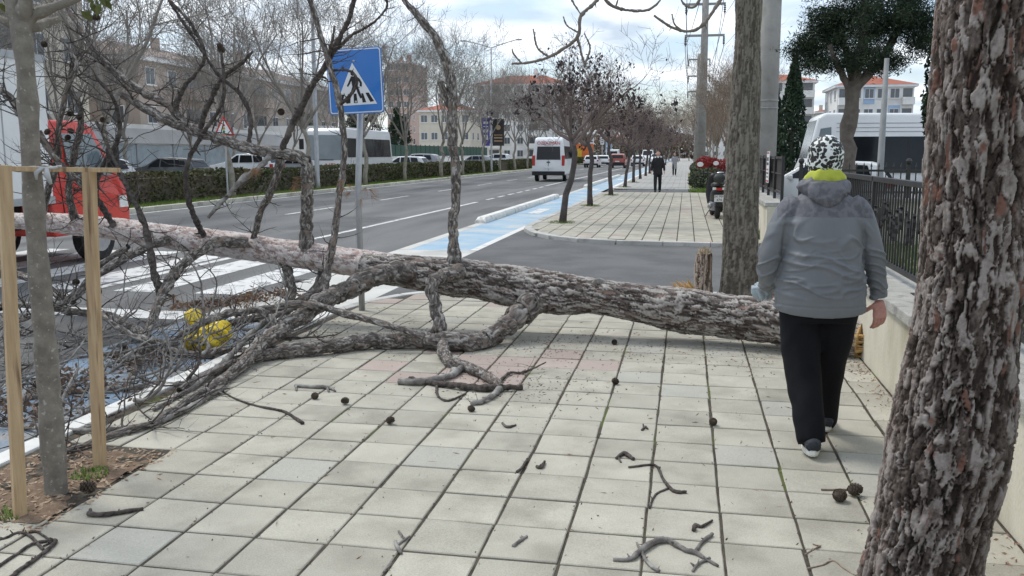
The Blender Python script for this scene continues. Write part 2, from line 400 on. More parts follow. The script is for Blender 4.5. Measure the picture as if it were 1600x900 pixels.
# ------------------------------------------------------------------ the setting: ground, roads, markings
ROADZ = -.10
def sheet(name, x0, x1, y0, y1, z, mat, nx=1, ny=1, kind='structure', parent=None):
    mb = MB()
    for i in range(nx):
        for j in range(ny):
            xa, xb = x0 + (x1 - x0) * i / nx, x0 + (x1 - x0) * (i + 1) / nx; ya, yb = y0 + (y1 - y0) * j / ny, y0 + (y1 - y0) * (j + 1) / ny
            mb.add([(xa, ya, z), (xb, ya, z), (xb, yb, z), (xa, yb, z)], [(0, 1, 2, 3)])
    o = mb.build(name, mat, parent)
    if kind: o['kind'] = kind
    return o
sheet('ground', -1500, 1500, -60, 2800, -.2, M_GROUND)
road = sheet('road', -15.3, -4.86, -15, 900, ROADZ, M_ASPH)
sheet('opposite_road', -29, -18.3, -15, 900, ROADZ, M_ASPH)
def mark(name, x0, x1, y0, y1, x0b=None, z=ROADZ + .004):
    d = 0 if x0b is None else x0b - x0
    mb = MB().add([(x0, y0, z), (x1, y0, z), (x1 + d, y1, z), (x0 + d, y1, z)], [(0, 1, 2, 3)])
    return mb.build(name, M_PAINT, road)
mark('edge_line', -7.32, -7.18, -4, 30.3, -7.14)
for i in range(7): mark('lane_dash', -7.14, -7.0, 31.9 + i * 2.0, 33.1 + i * 2.0)
mark('edge_line', -7.2, -7.06, 46.2, 160)
for i in range(-2, 16):
    if i != 0 or True:
        y = 30.9 + i * 7.8
        if not (8 < y < 14): mark('lane_dash', -10.85, -10.72, y, y + 3.4)
for i in range(9): mark('zebra_stripe', -5.75 - i * 1.08, -5.17 - i * 1.08, 9.7, 13.9)
mark('stop_line', -12.0, -5.0, 8.1, 8.55)
mark('median_line', -15.05, -14.93, -10, 200)
for x, y, w, l in ((-8.9, 18.5, 1.5, 4.2), (-12.6, 26, 1.2, 6.5), (-6.0, 24.5, .9, 3.4), (-9.4, 42, 1.6, 9)):   # trench patches
    o = MB().add([(x, y, ROADZ + .002), (x + w, y, ROADZ + .002), (x + w, y + l, ROADZ + .002), (x, y + l, ROADZ + .002)], [(0, 1, 2, 3)]).build('asphalt_patch', M_ASPH2, road)
# cycle lane: worn blue, bare concrete where the drive crosses, blue again beyond
sheet('cycle_lane_worn', -4.86, -3.5, -3, 8.2, -.084, M_BLUEW)
mb = MB()
for k in range(6):
    y0 = 8.205 + k * 1.1; mb.box(-4.86, -3.45 if k else -3.5, y0, y0 + 1.092, -.2, -.082 + .002 * (k % 2))
tag(mb.build('crossing_slab', M_CONC, bev=.006, seg=1), kind='structure')
sheet('cycle_lane', -4.66, -3.6, 14.82, 300, -.083, M_BLUE)
sheet('lane_border', -3.6, -3.40, 14.82, 36.5, -.077, M_WKERB)
sheet('lane_edge', -4.86, -4.66, 14.82, 300, -.081, M_CONC)
for y in (24.5, 40.5, 57):                       # pale lozenges on the lane
    mb = MB().add([(-4.3, y, -.079), (-3.95, y, -.079), (-3.95, y + 2.2, -.079), (-4.3, y + 2.2, -.079)], [(0, 1, 2, 3)])
    tag(mb.build('lane_marking', M_PAINT), kind='structure')
# side drive of asphalt
mb = MB()
mb.add([(-3.45, 8.4, -.074), (-3.1, 9.6, -.072), (-2.2, 10.28, -.07), (1.36, 10.28, -.07), (1.36, 16.2, -.07), (-1.2, 16.2, -.07), (-2.4, 16.9, -.07), (-3.45, 19.2, -.074)], [(0, 1, 2, 3, 4, 5, 6, 7)])
tag(mb.build('side_drive', M_ASPH2), kind='structure')
sheet('side_drive_apron', 1.36, 3.0, 10.28, 16.0, -.075, M_ASPH2)
sheet('second_drive', -3.4, 1.3, 37.2, 41.0, -.07, M_ASPH2)
# ------------------------------------------------------------------ near pavement and its pavers
rng = random.Random(5)
PITCH, PX0, PY0 = .315, -1.70, 3.2274
pave = MB().add([(-3.36, -2, -.0065), (1.40, -2, -.0065), (1.40, 10.2, -.0065), (-2.3, 10.2, -.0065), (-3.0, 9.5, -.0065), (-3.36, 8.4, -.0065)], [(0, 1, 2, 3, 4, 5)]).build('pavement', M_BED)
pave['kind'] = 'structure'
def paver_mesh(i, w, l, wob=0.0):
    r = random.Random(i); t = .004; mb = MB()
    c = [(-w / 2, -l / 2), (w / 2, -l / 2), (w / 2, l / 2), (-w / 2, l / 2)]
    c = [(x + r.uniform(-wob, wob), y + r.uniform(-wob, wob)) for x, y in c]
    mid = []
    for k in range(4):                            # uneven, slightly chipped edges
        a, b = c[k], c[(k + 1) % 4]
        mid.append(a)
        for f in (.25, .55, .8):
            q = [a[0] + (b[0] - a[0]) * f, a[1] + (b[1] - a[1]) * f]; k2 = r.uniform(-.0012, .0012); mid.append((q[0] * (1 + k2 * 6), q[1] * (1 + k2 * 6)))
    n = len(mid)
    lo_ = [(x, y, -.05) for x, y in mid]; up = [(x, y, -t) for x, y in mid]; top = [(x * (1 - 2 * t / w), y * (1 - 2 * t / l), 0) for x, y in mid]
    fs = [(i_, (i_ + 1) % n, n + (i_ + 1) % n, n + i_) for i_ in range(n)] + [(n + i_, n + (i_ + 1) % n, 2 * n + (i_ + 1) % n, 2 * n + i_) for i_ in range(n)] + [tuple(range(2 * n, 3 * n))]
    return MB().add(lo_ + up + top, fs)
PV = [paver_mesh(i, PITCH - .0125, PITCH - .0135, .0028) for i in range(7)]
PVm = {m: [p.mesh('paver', m) for p in PV] for m in (M_TILE, M_TILEP, M_TILEB)}
PVh = [paver_mesh(20 + i, .213, PITCH - .007, .004).mesh('paver', M_TILE) for i in range(3)]
def in_pave(x, y):
    if y > 10.1 or x < -3.28: return False
    if x < -2.1 and y > 8.3:
        return (x - -2.1) ** 2 / 1.2 ** 2 + (y - 8.3) ** 2 / 1.85 ** 2 < .92
    return True
def in_pit(x, y): return x < -2.69 and 3.2 < y < 4.06
cells = []
for k in range(-2, 22):
    for j in range(-5, 10):
        x = PX0 + (j + .5) * PITCH if j < 9 else 1.25; y = PY0 + (k + .5) * PITCH
        if in_pave(x, y) and not in_pit(x, y): cells.append((y + abs(x) * .15, x, y, j, k))
cells.sort()
shown = [c for c in cells if -60 < 800 + CAM_F * (c[1] * _c + c[2] * _s) / (-c[1] * _s * _cp + c[2] * _c * _cp + 1.56 * _sp) < 1660]
rest = [c for c in cells if c not in shown] + shown[290:]
def paver_kind(x, y, j, k):
    if (j in (-2, -1, 0, 1) and k in (8, 9)) or (j in (0, 1, 2, 3) and k == 10) or (j, k) in ((2, 11), (-1, 11)): return M_TILEP if rng.random() < .85 else M_TILE
    if (j, k) in ((1, 3), (-1, 2), (5, 8), (7, 7), (4, 9), (6, 4), (8, 3)): return M_TILEB
    return M_TILE if rng.random() < .95 else M_TILEB
for c in shown[:290]:
    _, x, y, j, k = c
    me = PVh[k % 3] if j == 9 else rng.choice(PVm[paver_kind(x, y, j, k)])
    o = link('paver', me, pave)
    o.location = (x + rng.uniform(-.0018, .0018), y + rng.uniform(-.001, .001), rng.uniform(-.0022, .0018))
    o.rotation_euler = (rng.uniform(-.005, .005), rng.uniform(-.005, .005), rng.choice((0, math.pi)) + rng.uniform(-.004, .004))
def paver_field(name, cl, mat, parent):
    mb = MB()
    for x, y, w, l in cl:
        z = rng.uniform(-.003, .002); t = .004; a, b = w / 2, l / 2; tl = rng.uniform(-.0015, .0015)
        mb.add([(x - a, y - b, z - .02), (x + a, y - b, z - .02), (x + a, y + b, z - .02), (x - a, y + b, z - .02),
                (x - a + t, y - b + t, z + tl), (x + a - t, y - b + t, z - tl), (x + a - t, y + b - t, z + tl), (x - a + t, y + b - t, z - tl)],
               [(4, 5, 6, 7), (0, 1, 5, 4), (1, 2, 6, 5), (2, 3, 7, 6), (3, 0, 4, 7)], 0 if rng.random() < .72 else rng.choice((1, 2, 0)))
    o = mb.build(name, mat, parent); o['kind'] = 'stuff'
    return o
paver_field('pavers_beyond', [(c[1], c[2], (.213 if c[3] == 9 else PITCH - .0125), PITCH - .014) for c in rest], [M_TILE, M_TILEP, M_TILEB], pave)
# planting pit
def rough_sheet(name, x0, x1, y0, y1, z, amp, mat, parent=None, n=40, seed=3):
    X, Y = np.meshgrid(np.linspace(x0, x1, n), np.linspace(y0, y1, n))
    Z = z + amp * (vnoise(X * 9, Y * 9, seed) - .5) + amp * .6 * (vnoise(X * 25, Y * 25, seed + 1) - .5)
    V = np.stack([X, Y, Z], -1).reshape(-1, 3); i = np.arange(n - 1)[:, None] * n + np.arange(n - 1)[None, :]
    return link(name, np_mesh(name, V, np.stack([i, i + 1, i + n + 1, i + n], -1).reshape(-1, 4), mat, True), parent)
o = rough_sheet('planting_pit', -3.33, -2.665, 3.17, 4.075, -.002, .022, M_SOIL); o['kind'] = 'structure'
# kerb stones
def stone(l, w, h, mat, name='kerb_stone', bev=.012):
    return MB().box(-w / 2, w / 2, -l / 2 + .004, l / 2 - .004, -h, 0).mesh(name, mat, bev=bev, seg=2)
def kerb_run(name, pts, w, z, mat, length=.5, h=.2, jit=.003):
    root = empty(name); root['kind'] = 'structure'
    me = stone(length, w, h, mat)
    for i in range(len(pts) - 1):
        a, b = Vector(pts[i]), Vector(pts[i + 1]); L = (b - a).length; n = max(1, round(L / length))
        for k in range(n):
            p = a + (b - a) * ((k + .5) / n)
            o = link('kerb_stone', me, root); o.location = (p.x + rng.uniform(-jit, jit), p.y, z + rng.uniform(-jit, jit))
            o.scale = (1, L / n / length, 1); o.rotation_euler = (0, 0, math.atan2(-(b - a).x, (b - a).y) + rng.uniform(-.006, .006))
    return root
kerb_run('pavement_kerb', [(-3.43, 0, 0), (-3.43, 8.4, 0)], .13, .012, M_WKERB, .62, .25)
kerb_run('rounded_kerb', [(-3.43, 8.4, 0), (-3.33, 8.95, 0), (-3.08, 9.5, 0), (-2.7, 9.95, 0), (-2.2, 10.22, 0), (-1.5, 10.3, 0), (1.34, 10.3, 0)], .12, .004, M_KERB, .5, .2)
kerb_run('far_rounded_kerb', [(-3.36, 36.9, 0), (-3.36, 19.4, 0), (-3.28, 18.8, 0), (-3.0, 17.9, 0), (-2.5, 17.1, 0), (-1.9, 16.6, 0), (-1.2, 16.3, 0), (1.3, 16.15, 0)], .16, .004, M_KERB, .8, .2)
kerb_run('distant_kerb', [(-3.36, 90, 0), (-3.36, 42.2, 0), (-3.1, 41.5, 0), (-2.6, 41.2, 0), (1.3, 41.1, 0)], .2, .01, M_WKERB, 2.0, .2)
kerb_run('median_kerb', [(-15.36, 14, 0), (-15.36, 100, 0)], .2, .03, M_YKERB, .9, .2)
sheet('median_kerb_far', -15.46, -15.26, 100.1, 300, .03, M_YKERB)
# second pavement
pv2 = MB().add([(-3.3, 19.2, -.007), (-2.9, 17.9, -.007), (-2.4, 17.1, -.007), (-1.2, 16.4, -.007), (1.4, 16.25, -.007), (1.4, 37.2, -.007), (-3.3, 37.2, -.007)], [(0, 1, 2, 3, 4, 5, 6)]).build('far_pavement', M_BED)
pv2['kind'] = 'structure'
cl = []
for k in range(66):
    for j in range(15):
        x = -3.12 + j * PITCH; y = 16.42 + k * PITCH
        if x < -1.2 and y < 19.2 and (x + 1.2) ** 2 / 2.05 ** 2 + (y - 19.2) ** 2 / 2.8 ** 2 > .97: continue
        if y < 36.9: cl.append((x, y, PITCH - .014, PITCH - .016))
paver_field('far_pavers', cl, [M_TILE, M_TILEP, M_TILEB], pv2)
def grid_mat():
    m = bpy.data.materials.new('distant pavers'); m.use_nodes = True; t = m.node_tree; b = t.nodes['Principled BSDF']
    tcn = N(t, 'ShaderNodeTexCoord'); br = N(t, 'ShaderNodeTexBrick'); br.offset = 0
    br.inputs['Color1'].default_value = (.4, .39, .36, 1); br.inputs['Color2'].default_value = (.36, .35, .33, 1); br.inputs['Mortar'].default_value = (.17, .16, .14, 1)
    br.inputs['Scale'].default_value = 1; br.inputs['Brick Width'].default_value = PITCH; br.inputs['Row Height'].default_value = PITCH; br.inputs['Mortar Size'].default_value = .008
    t.links.new(tcn.outputs['Object'], br.inputs['Vector']); t.links.new(br.outputs[0], b.inputs['Base Color']); b.inputs['Roughness'].default_value = .9
    return m
sheet('distant_pavement', -3.28, 1.4, 41.05, 300, -.004, grid_mat())
# median: turf and ground on it
sheet('median_ground', -18.3, -15.26, -10, 300, .0, M_GRASSG)
sheet('verge_far_side', -60, -29, -10, 300, -.06, pm('far pavement', (.36, .35, .33), (.42, .41, .39), scale=.8, rough=.9))
sheet('car_park', 1.75, 60, 16.7, 200, -.09, pm('car park asphalt', (.16, .16, .16), (.21, .21, .21), scale=.7, rough=.9))
sheet('garden_ground', 1.75, 30, -5, 16.4, .06, M_GRASSG)
sheet('verge_ground', .15, 1.4, 41.3, 75, .005, M_GRASSG)
# lane dividers: long white rounded blocks
def divider(y0, y1, n, lab):
    root = empty('lane_divider', (-4.78, y0, -.09)); tag(root, lab, 'kerb block', 'white cycle lane dividers')
    L = (y1 - y0) / n
    for k in range(n):
        mb = MB(); pr = [(-.13, 0), (-.13, .09), (-.09, .15), (.09, .15), (.13, .09), (.13, 0)]
        ys = [k * L + .01, (k + 1) * L - .01]
        if k == 0: ys = [k * L, k * L + .18] + ys[1:]
        vs = []; 
        for q, yy in enumerate(ys):
            f = .55 if (k == 0 and q == 0) else 1
            vs += [(x, yy, z * f) for x, z in pr]
        fs = [tuple(range(5, -1, -1)), tuple(range(len(vs) - 6, len(vs)))]
        for q in range(len(ys) - 1):
            fs += [(q * 6 + i, q * 6 + (i + 1) % 6, q * 6 + 6 + (i + 1) % 6, q * 6 + 6 + i) for i in range(6)]
        mb.add(vs, fs).build('block', M_WKERB, root, bev=.012)
divider(20.8, 33.6, 5, 'white concrete divider between road and blue cycle lane before the plum trees')
divider(44.0, 66.0, 8, 'distant white concrete divider along the cycle lane beside the parked queue of cars')

# ------------------------------------------------------------------ boundary walls and iron fences
def wall(name, x0, x1, y0, y1, h, lab, capz=.07, along='y'):
    root = empty(name, (x0, y0, 0)); tag(root, lab, 'wall')
    MB().box(0, x1 - x0, 0, y1 - y0, -.2, h - capz).build('wall_face', M_WALL, root)
    n = max(1, int(round((y1 - y0 if along == 'y' else x1 - x0) / 1.6)))
    for k in range(n):
        if along == 'y':
            a, b = (y1 - y0) * k / n, (y1 - y0) * (k + 1) / n; mb = MB().box(-.035, x1 - x0 + .03, a + .002, b - .002, h - capz + .001, h + rng.uniform(-.002, .002))
        else:
            a, b = (x1 - x0) * k / n, (x1 - x0) * (k + 1) / n; mb = MB().box(a + .002, b - .002, -.03, y1 - y0 + .03, h - capz + .001, h)
        mb.build('coping', M_CAP, root, bev=.008)
    return root
wall('boundary_wall', 1.37, 1.78, .5, 10.05, .6, 'low cream rendered wall with grey coping beside the walking person')
wall('boundary_wall', 1.37, 1.80, 15.75, 36, .74, 'cream wall beyond the side drive below the dark slatted fence')
wall('boundary_wall', 1.83, 9, 15.9, 16.25, .82, 'cream cross wall under the spiked fence in front of the white bus', along='x')
def iron_fence(name, x, ys, z0, zt, zb, lab, sp=.088):
    root = empty(name, (x, ys[0], z0)); tag(root, lab, 'fence')
    bar = MB().box(-.007, .007, -.007, .007, 0, zt - zb).mesh('bar', M_IRON)
    orn = MB(); pr = [(-.002, -.085), (.018, -.05), (.009, -.02), (.026, .005), (.03, .04), (.012, .07), (.024, .085), (0, .1)]
    pl = [(a, b) for a, b in pr] + [(-a, b) for a, b in reversed(pr)]
    Mx = Matrix(((0, 0, 1, 0), (1, 0, 0, 0), (0, 1, 0, 0), (0, 0, 0, 1)))
    orn.prism(pl, -.011, .011, Mx); ornm = orn.mesh('ornament', M_IRON, bev=.003, seg=1)
    for i, y in enumerate(ys):
        p = MB().box(-.02, .02, -.02, .02, 0, zt - z0 + .02).box(-.05, .05, -.05, .05, 0, .008).build('post', M_IRON, root, bev=.003); p.location = (0, y - ys[0], 0)
        if i == len(ys) - 1: break
        y2 = ys[i + 1]; L = y2 - y
        r_ = MB().box(-.025, .025, .021, L - .021, zt - z0 - .02, zt - z0 + .022).build('top_rail', M_IRON, root, bev=.004); r_.location = (0, y - ys[0], 0)
        r_ = MB().box(-.02, .02, .021, L - .021, zb - z0 - .02, zb - z0 + .018).build('bottom_rail', M_IRON, root, bev=.004); r_.location = (0, y - ys[0], 0)
        n = int(L / sp)
        for k in range(1, n):
            b = link('bar', bar, root); b.location = (0, y - ys[0] + L * k / n, zb - z0)
            q = link('ornament', ornm, root); q.location = (rng.uniform(-.012, .012), y - ys[0] + L * k / n, (zb + zt) / 2 - z0 + .015 + .06 * math.sin(k * 1.05) + rng.uniform(-.01, .01))
            q.rotation_euler = (rng.uniform(-.08, .08), 0, rng.uniform(-.5, .5)); q.scale = (1, rng.uniform(1.0, 1.5), rng.uniform(.85, 1.1))
    return root
iron_fence('iron_fence', 1.60, [1.9, 4.2, 6.5, 8.2, 9.95], .6, 1.345, .695, 'black iron fence with cast ornaments on the low cream wall')
# cross fence with spikes
root = empty('spiked_fence', (1.9, 16.08, .82)); tag(root, 'black spiked iron fence on the cross wall in front of the white bus', 'fence')
bar = MB().box(-.008, .008, -.008, .008, .06, .52).add([(-.016, -.016, .52), (.016, -.016, .52), (.016, .016, .52), (-.016, .016, .52), (0, 0, .6)], [(0, 1, 4), (1, 2, 4), (2, 3, 4), (3, 0, 4)]).mesh('bar', M_IRON)
for k in range(58):
    b = link('bar', bar, root); b.location = (.1 + k * .118, 0, 0)
for z in (.08, .44):
    r_ = MB().box(0, 7, -.018, .018, z, z + .035).build('rail', M_IRON, root)
for k in range(5):
    p = MB().box(-.03, .03, -.03, .03, 0, .56).lathe([(.02, .56), (.045, .59), (.05, .62), (.035, .655), (.0, .665)], 10).build('post', M_IRON, root); p.location = (.03 + 1.72 * k, 0, 0)
# dark slatted fence along the pavement
root = empty('slatted_fence', (1.62, 15.95, .74)); tag(root, 'dark slatted fence on the cream wall behind the grey tree trunk', 'fence')
for k in range(16):
    p = MB().box(-.025, .025, -.025, .025, 0, .78).build('post', M_IRON, root); p.location = (0, .02 + k * 1.28, 0)
for k in range(15):
    for z, h in ((.13, .035), (.73, .04), (.46, .02)):
        r_ = MB().box(-.015, .015, .05, 1.24, z, z + h).build('rail', M_DSLAT, root); r_.location = (0, k * 1.28, 0)
sl = MB().box(-.006, .006, -.024, .024, .17, .72).mesh('slat', M_DSLAT)
for k in range(290):
    s_ = link('slat', sl, root); s_.location = (.022, .07 + k * .062, 0)
# notice on it
root = empty('notice_board', (1.56, 18.0, 1.0)); tag(root, 'white notice with red lines of print fixed to the dark slatted fence', 'sign')
MB().box(0, .012, -.02, .5, 0, .6).build('panel', M_WPLAST, root, bev=.003)
M_INK = pm('dark print', (.06, .05, .06), (.1, .09, .1), scale=20, rough=.7)
for z, y0, y1, h, m in ((.42, .08, .4, .07, M_INK), (.34, .06, .42, .05, M_INK), (.24, .1, .38, .03, M_RED), (.17, .06, .42, .03, M_INK), (.1, .12, .36, .03, M_INK), (.02, .0, .48, .03, M_RED), (.56, .0, .48, .025, M_RED)):
    MB().box(-.004, -.001, y0, y1, z, z + h).build('print', m, root)
# ------------------------------------------------------------------ fallen pine
M_BARK = bark_mat('pine bark', (.036, .027, .022), (.14, .11, .094), (.37, .327, .297), (.19, .1, .075))
M_BARKF = bark_mat('fallen pine bark', (.07, .056, .049), (.19, .163, .147), (.48, .45, .415), (.25, .175, .145))
M_BARKP = bark_mat('pink flaky pine bark', (.27, .2, .18), (.47, .39, .36), (.68, .62, .585), (.43, .3, .26))
M_BARKB = bark_mat('branch bark', (.085, .073, .065), (.2, .18, .163), (.43, .41, .38), (.22, .17, .14))
M_BRANCH = pm('lichen grey branch bark', (.13, .115, .105), (.29, .275, .255), scale=16, rough=.95, bump=.8, bscale=40, c3=(.38, .37, .34), s3=9, lo3=.55, hi3=.68, stretch=(1, 1, 1))
M_TAN = pm('peeled branch', (.2, .15, .115), (.4, .31, .23), scale=22, rough=.9, bump=.7, bscale=50, c3=(.12, .1, .085), s3=14, lo3=.52, hi3=.62)
M_TWIG = pm('dark dead twig', (.03, .024, .021), (.125, .105, .092), scale=38, rough=.95, bump=.5, bscale=60, c3=(.17, .155, .14), s3=6, lo3=.58, hi3=.7)
M_WOODF = pm('fresh splintered wood', (.55, .34, .13), (.68, .46, .22), scale=8, rough=.85, bump=.8, bscale=50, stretch=(1, 1, .2), c3=(.4, .2, .08), s3=5)
M_CONE = pm('pine cone', (.05, .036, .026), (.105, .08, .06), scale=30, rough=.9)
M_NEEDLE = pm('dead pine needles', (.24, .13, .07), (.33, .2, .11), scale=12, rough=.9)
M_TAN2 = None
def trace(rows, k=5, wob=0.0, seed=0, rest=False):
    "photo pixels with a depth (or resting on the ground when depth is None) and a radius in pixels"
    out = []
    for px, py, rp, Y in rows:
        if Y is None:
            g = gp(px, py); r = rp * mpp(g); p = gp(px, py, r * .9 + GZ(g))
        else:
            p = at(px, py, Y); r = rp * mpp(p)
            if rest and p.z < r * .8 + GZ(p): p = gp(px, py, r * .8 + GZ(p))
        out.append((p.x, p.y, p.z, r))
    S = spline(out, k); rr = random.Random(seed)
    if wob:
        for i in range(1, len(S) - 1):
            w = S[i][3] * wob
            S[i] = S[i] + np.array([rr.uniform(-w, w), rr.uniform(-w, w), rr.uniform(-w, w), rr.uniform(-.12, .12) * S[i][3]])
    return S
def GZ(p): return 0.0 if p[0] > -3.5 else (-.084 if p[0] > -4.86 else ROADZ)
def limb(name, S, mat, parent, n=9, spur=.14, jit=1.0):
    "a crooked limb: kinked, knobbed, with short dead spurs"
    rl = random.Random(int(abs(S[0][0] * 997 + S[-1][2] * 613)) + len(S)); P = np.array(S); seg = np.r_[0, np.cumsum(np.linalg.norm(np.diff(P[:, :3], axis=0), axis=1))]
    m = max(4, int(seg[-1] / max(.012, np.mean(P[:, 3]) * 1.3))); T = np.linspace(0, seg[-1], m); Q = np.stack([np.interp(T, seg, P[:, k]) for k in range(4)], 1); mb = MB(); pts = []; rs = []
    for i, q in enumerate(Q):
        r = max(.0025, q[3]) * (1 + jit * rl.uniform(-.16, .16)) * (1.22 if jit > .5 and rl.random() < .1 else 1); w = q[3] * .16 * jit if 0 < i < m - 1 else 0
        pts.append(Vector(q[:3]) + Vector((rl.uniform(-w, w), rl.uniform(-w, w), rl.uniform(-w, w)))); rs.append(r)
        if spur and 1 < i < m - 1 and rl.random() < spur:
            d = Vector((rl.gauss(0, 1), rl.gauss(0, 1), rl.gauss(0, 1))).normalized(); L = rl.uniform(.6, 2.4) * q[3] + .01
            mb.tube([pts[-1], pts[-1] + d * (q[3] + L * .5), pts[-1] + d * (q[3] + L) + Vector((rl.uniform(-.01, .01), 0, rl.uniform(-.01, .01)))], [r * .45, r * .34, r * .16], 5)
    mb.tube(pts, rs, n); return mb.build(name, mat, parent, smooth=True)
base = at(1338, 545, 7.3)
pine = empty('fallen_pine', (0, 0, 0)); pine.location = (1.3, 7.3, 0)
tag(pine, 'uprooted pine lying across the pavement and road with bare broken branches', 'tree')
def reparent(o, root):
    o.parent = root; o.matrix_parent_inverse = Matrix.Translation(root.location).inverted()
    return o
T1 = trace([(1342, 533, 29, 7.22), (1290, 522, 34, 7.3), (1225, 508, 36, 7.36), (1130, 493, 35, 7.45), (1050, 482, 34, 7.5), (940, 465, 31, 7.55), (850, 455, 33, 7.58), (790, 446, 33, 7.6), (740, 437, 32, 7.62), (690, 430, 28, 7.64), (640, 425, 24, 7.68), (600, 420, 23, 7.7), (570, 415, 21, 7.72)], 8)
T2 = trace([(640, 425, 23, 7.69), (600, 418, 24, 7.71), (560, 411, 22, 7.74), (480, 399, 21.5, 7.8), (400, 388, 20.5, 7.9), (300, 374, 19.5, 8.0), (200, 361, 17.5, 8.15), (100, 350, 15.5, 8.3), (20, 345, 12.5, 8.45), (-60, 340, 9, 8.6), (-150, 330, 5, 8.8)], 8)
reparent(bark_tube('trunk', T1, M_BARKF, None, nu=128, step=.008, cell=(.03, .075), depth=.018, lump=.022, seed=4, pale=.5, redq=.74), pine)
reparent(bark_tube('upper_trunk', T2, M_BARKP, None, nu=88, step=.0095, cell=(.028, .05), depth=.009, lump=.014, seed=9, pale=.6, redq=.68), pine)
M_WOODK = pm('knot wood', (.09, .07, .055), (.17, .135, .1), scale=30, rough=.95, bump=.8, bscale=60)
# torn butt of the trunk
mb = MB(); e0 = Vector(T1[0][:3]); rb = T1[0][3]; ax = (e0 - Vector(T1[3][:3])).normalized(); q_ = ax.to_track_quat('Z', 'Y').to_matrix().to_4x4()
Mb = Matrix.Translation(e0) @ q_; rr = random.Random(3)
mb.lathe([(rb * .95, -.05), (rb * .98, 0), (rb * .6, .015), (.001, .02)], 20, Mb)
for i in range(70):
    a = rr.uniform(0, 6.28); r0 = rb * math.sqrt(rr.random()) * .92; h = rr.uniform(.02, .09); w = rr.uniform(.006, .016)
    c = Vector((r0 * math.cos(a), r0 * math.sin(a), 0)); d = Vector((rr.uniform(-.02, .02), rr.uniform(-.02, .02), h))
    mb.tube([Mb @ c, Mb @ (c + d * .5), Mb @ (c + d)], [w, w * .8, w * .15], 4)
reparent(mb.build('torn_end', M_WOODF, None), pine)
for i, (px, py, Y, s) in enumerate(((935, 452, 7.42, .05), (1042, 475, 7.36, .045))):       # knots where limbs broke off
    p = at(px, py, Y); Mk = Matrix.Translation(p + Vector((0, .06, .02))) @ Vector((.1, -.9, .45)).to_track_quat('Z', 'Y').to_matrix().to_4x4()
    reparent(MB().lathe([(s * 1.5, -.03), (s * 1.35, .02), (s, .035), (s * .75, .025), (.001, .02)], 14, Mk).build('knot', M_BRANCH, None, smooth=True), pine)
BR = {}
def br(key, rows, mat=M_BRANCH, k=5, wob=.16, bark=True):
    S = [s * np.array([1, 1, 1, .84]) for s in trace(rows, k, wob, seed=len(BR) + 3, rest=True)]; BR[key] = S
    rm = float(np.mean([s[3] for s in S]))
    if rm > .026:
        o = bark_tube('branch', S, M_BARKB, None, nu=48, step=.011, cell=(.022, .035), depth=.2 * rm if rm < .05 else .011, lump=.02, seed=20 + len(BR), pale=.42)
    else: o = limb('branch', S, mat, None, 9 if rm > .02 else 6)
    reparent(o, pine); return S
br('fork', [(650, 424, 20, 7.6), (600, 428, 19, 7.45), (545, 450, 18, 7.25), (510, 468, 17, 7.05), (483, 487, 16, 6.8), (433, 520, 15, 6.4), (395, 552, 13, 6.05), (350, 592, 10, 5.6), (283, 633, 8, None), (233, 663, 7, None), (173, 680, 6, None), (110, 702, 4, None), (60, 715, 2.5, None)])
br('prop', [(842, 470, 24, 7.5), (812, 492, 22, 7.3), (790, 512, 19, 7.15), (765, 528, 17, 7.08), (720, 535, 15, None), (650, 531, 15, None), (580, 533, 14, None), (510, 542, 13, None), (450, 548, 12, None), (410, 556, 10, None), (360, 570, 8, None), (280, 610, 6, None)])
br('hang', [(722, 425, 14, 7.4), (692, 432, 13, 7.25), (676, 444, 12, 7.12), (678, 470, 11.5, 7.05), (686, 505, 11, 6.95), (690, 530, 11, 6.85), (700, 562, 10, 6.6), (732, 574, 9, 6.4), (768, 592, 8, 6.2), (782, 606, 7, 6.1)])
br('hang2', [(724, 573, 7, 6.42), (700, 588, 6, 6.3), (660, 596, 6, None), (622, 596, 5, None)])
br('hang3', [(640, 592, 5, None), (700, 601, 6, None), (760, 606, 6.5, None), (816, 605, 5, None)], M_TWIG)
br('hang4', [(782, 606, 6, 6.1), (770, 618, 5, None), (750, 628, 4.5, None), (735, 631, 3, None)])
br('hang5', [(778, 600, 4, 6.1), (795, 583, 2.6, 6.1), (815, 582, 2.4, 6.15), (835, 575, 2, 6.2), (853, 566, 1.3, 6.3)], M_TWIG)
br('hang6', [(682, 598, 2.5, 6.2), (684, 618, 2.2, None), (700, 626, 2.2, None), (728, 615, 2, None)], M_TWIG)
br('hang7', [(688, 508, 8, 6.95), (668, 525, 6, 6.9), (652, 535, 5, 6.85)])
br('mast', [(712, 420, 15, 7.6), (710, 385, 11, 7.6), (707, 350, 9.5, 7.6), (712, 310, 9, 7.62), (713, 270, 9.5, 7.64), (708, 230, 9, 7.64), (706, 180, 9, 7.66), (706, 150, 9, 7.66), (699, 105, 8.5, 7.68), (682, 62, 8, 7.7), (662, 35, 7, 7.72), (640, 10, 6, 7.75), (610, -30, 4, 7.8)])
br('mast2', [(704, 168, 6, 7.66), (694, 148, 7, 7.64), (688, 128, 6.5, 7.6)])
br('stub', [(482, 395, 15, 7.75), (480, 360, 12.5, 7.74), (479, 320, 12, 7.72), (481, 285, 12, 7.7), (480, 258, 11, 7.7), (470, 246, 11, 7.68), (440, 241, 10.5, 7.66), (400, 234, 10, 7.64), (350, 220, 9.5, 7.62), (300, 203, 9.5, 7.6), (265, 190, 9, 7.58), (225, 168, 8, 7.56), (190, 147, 6.5, 7.54)])
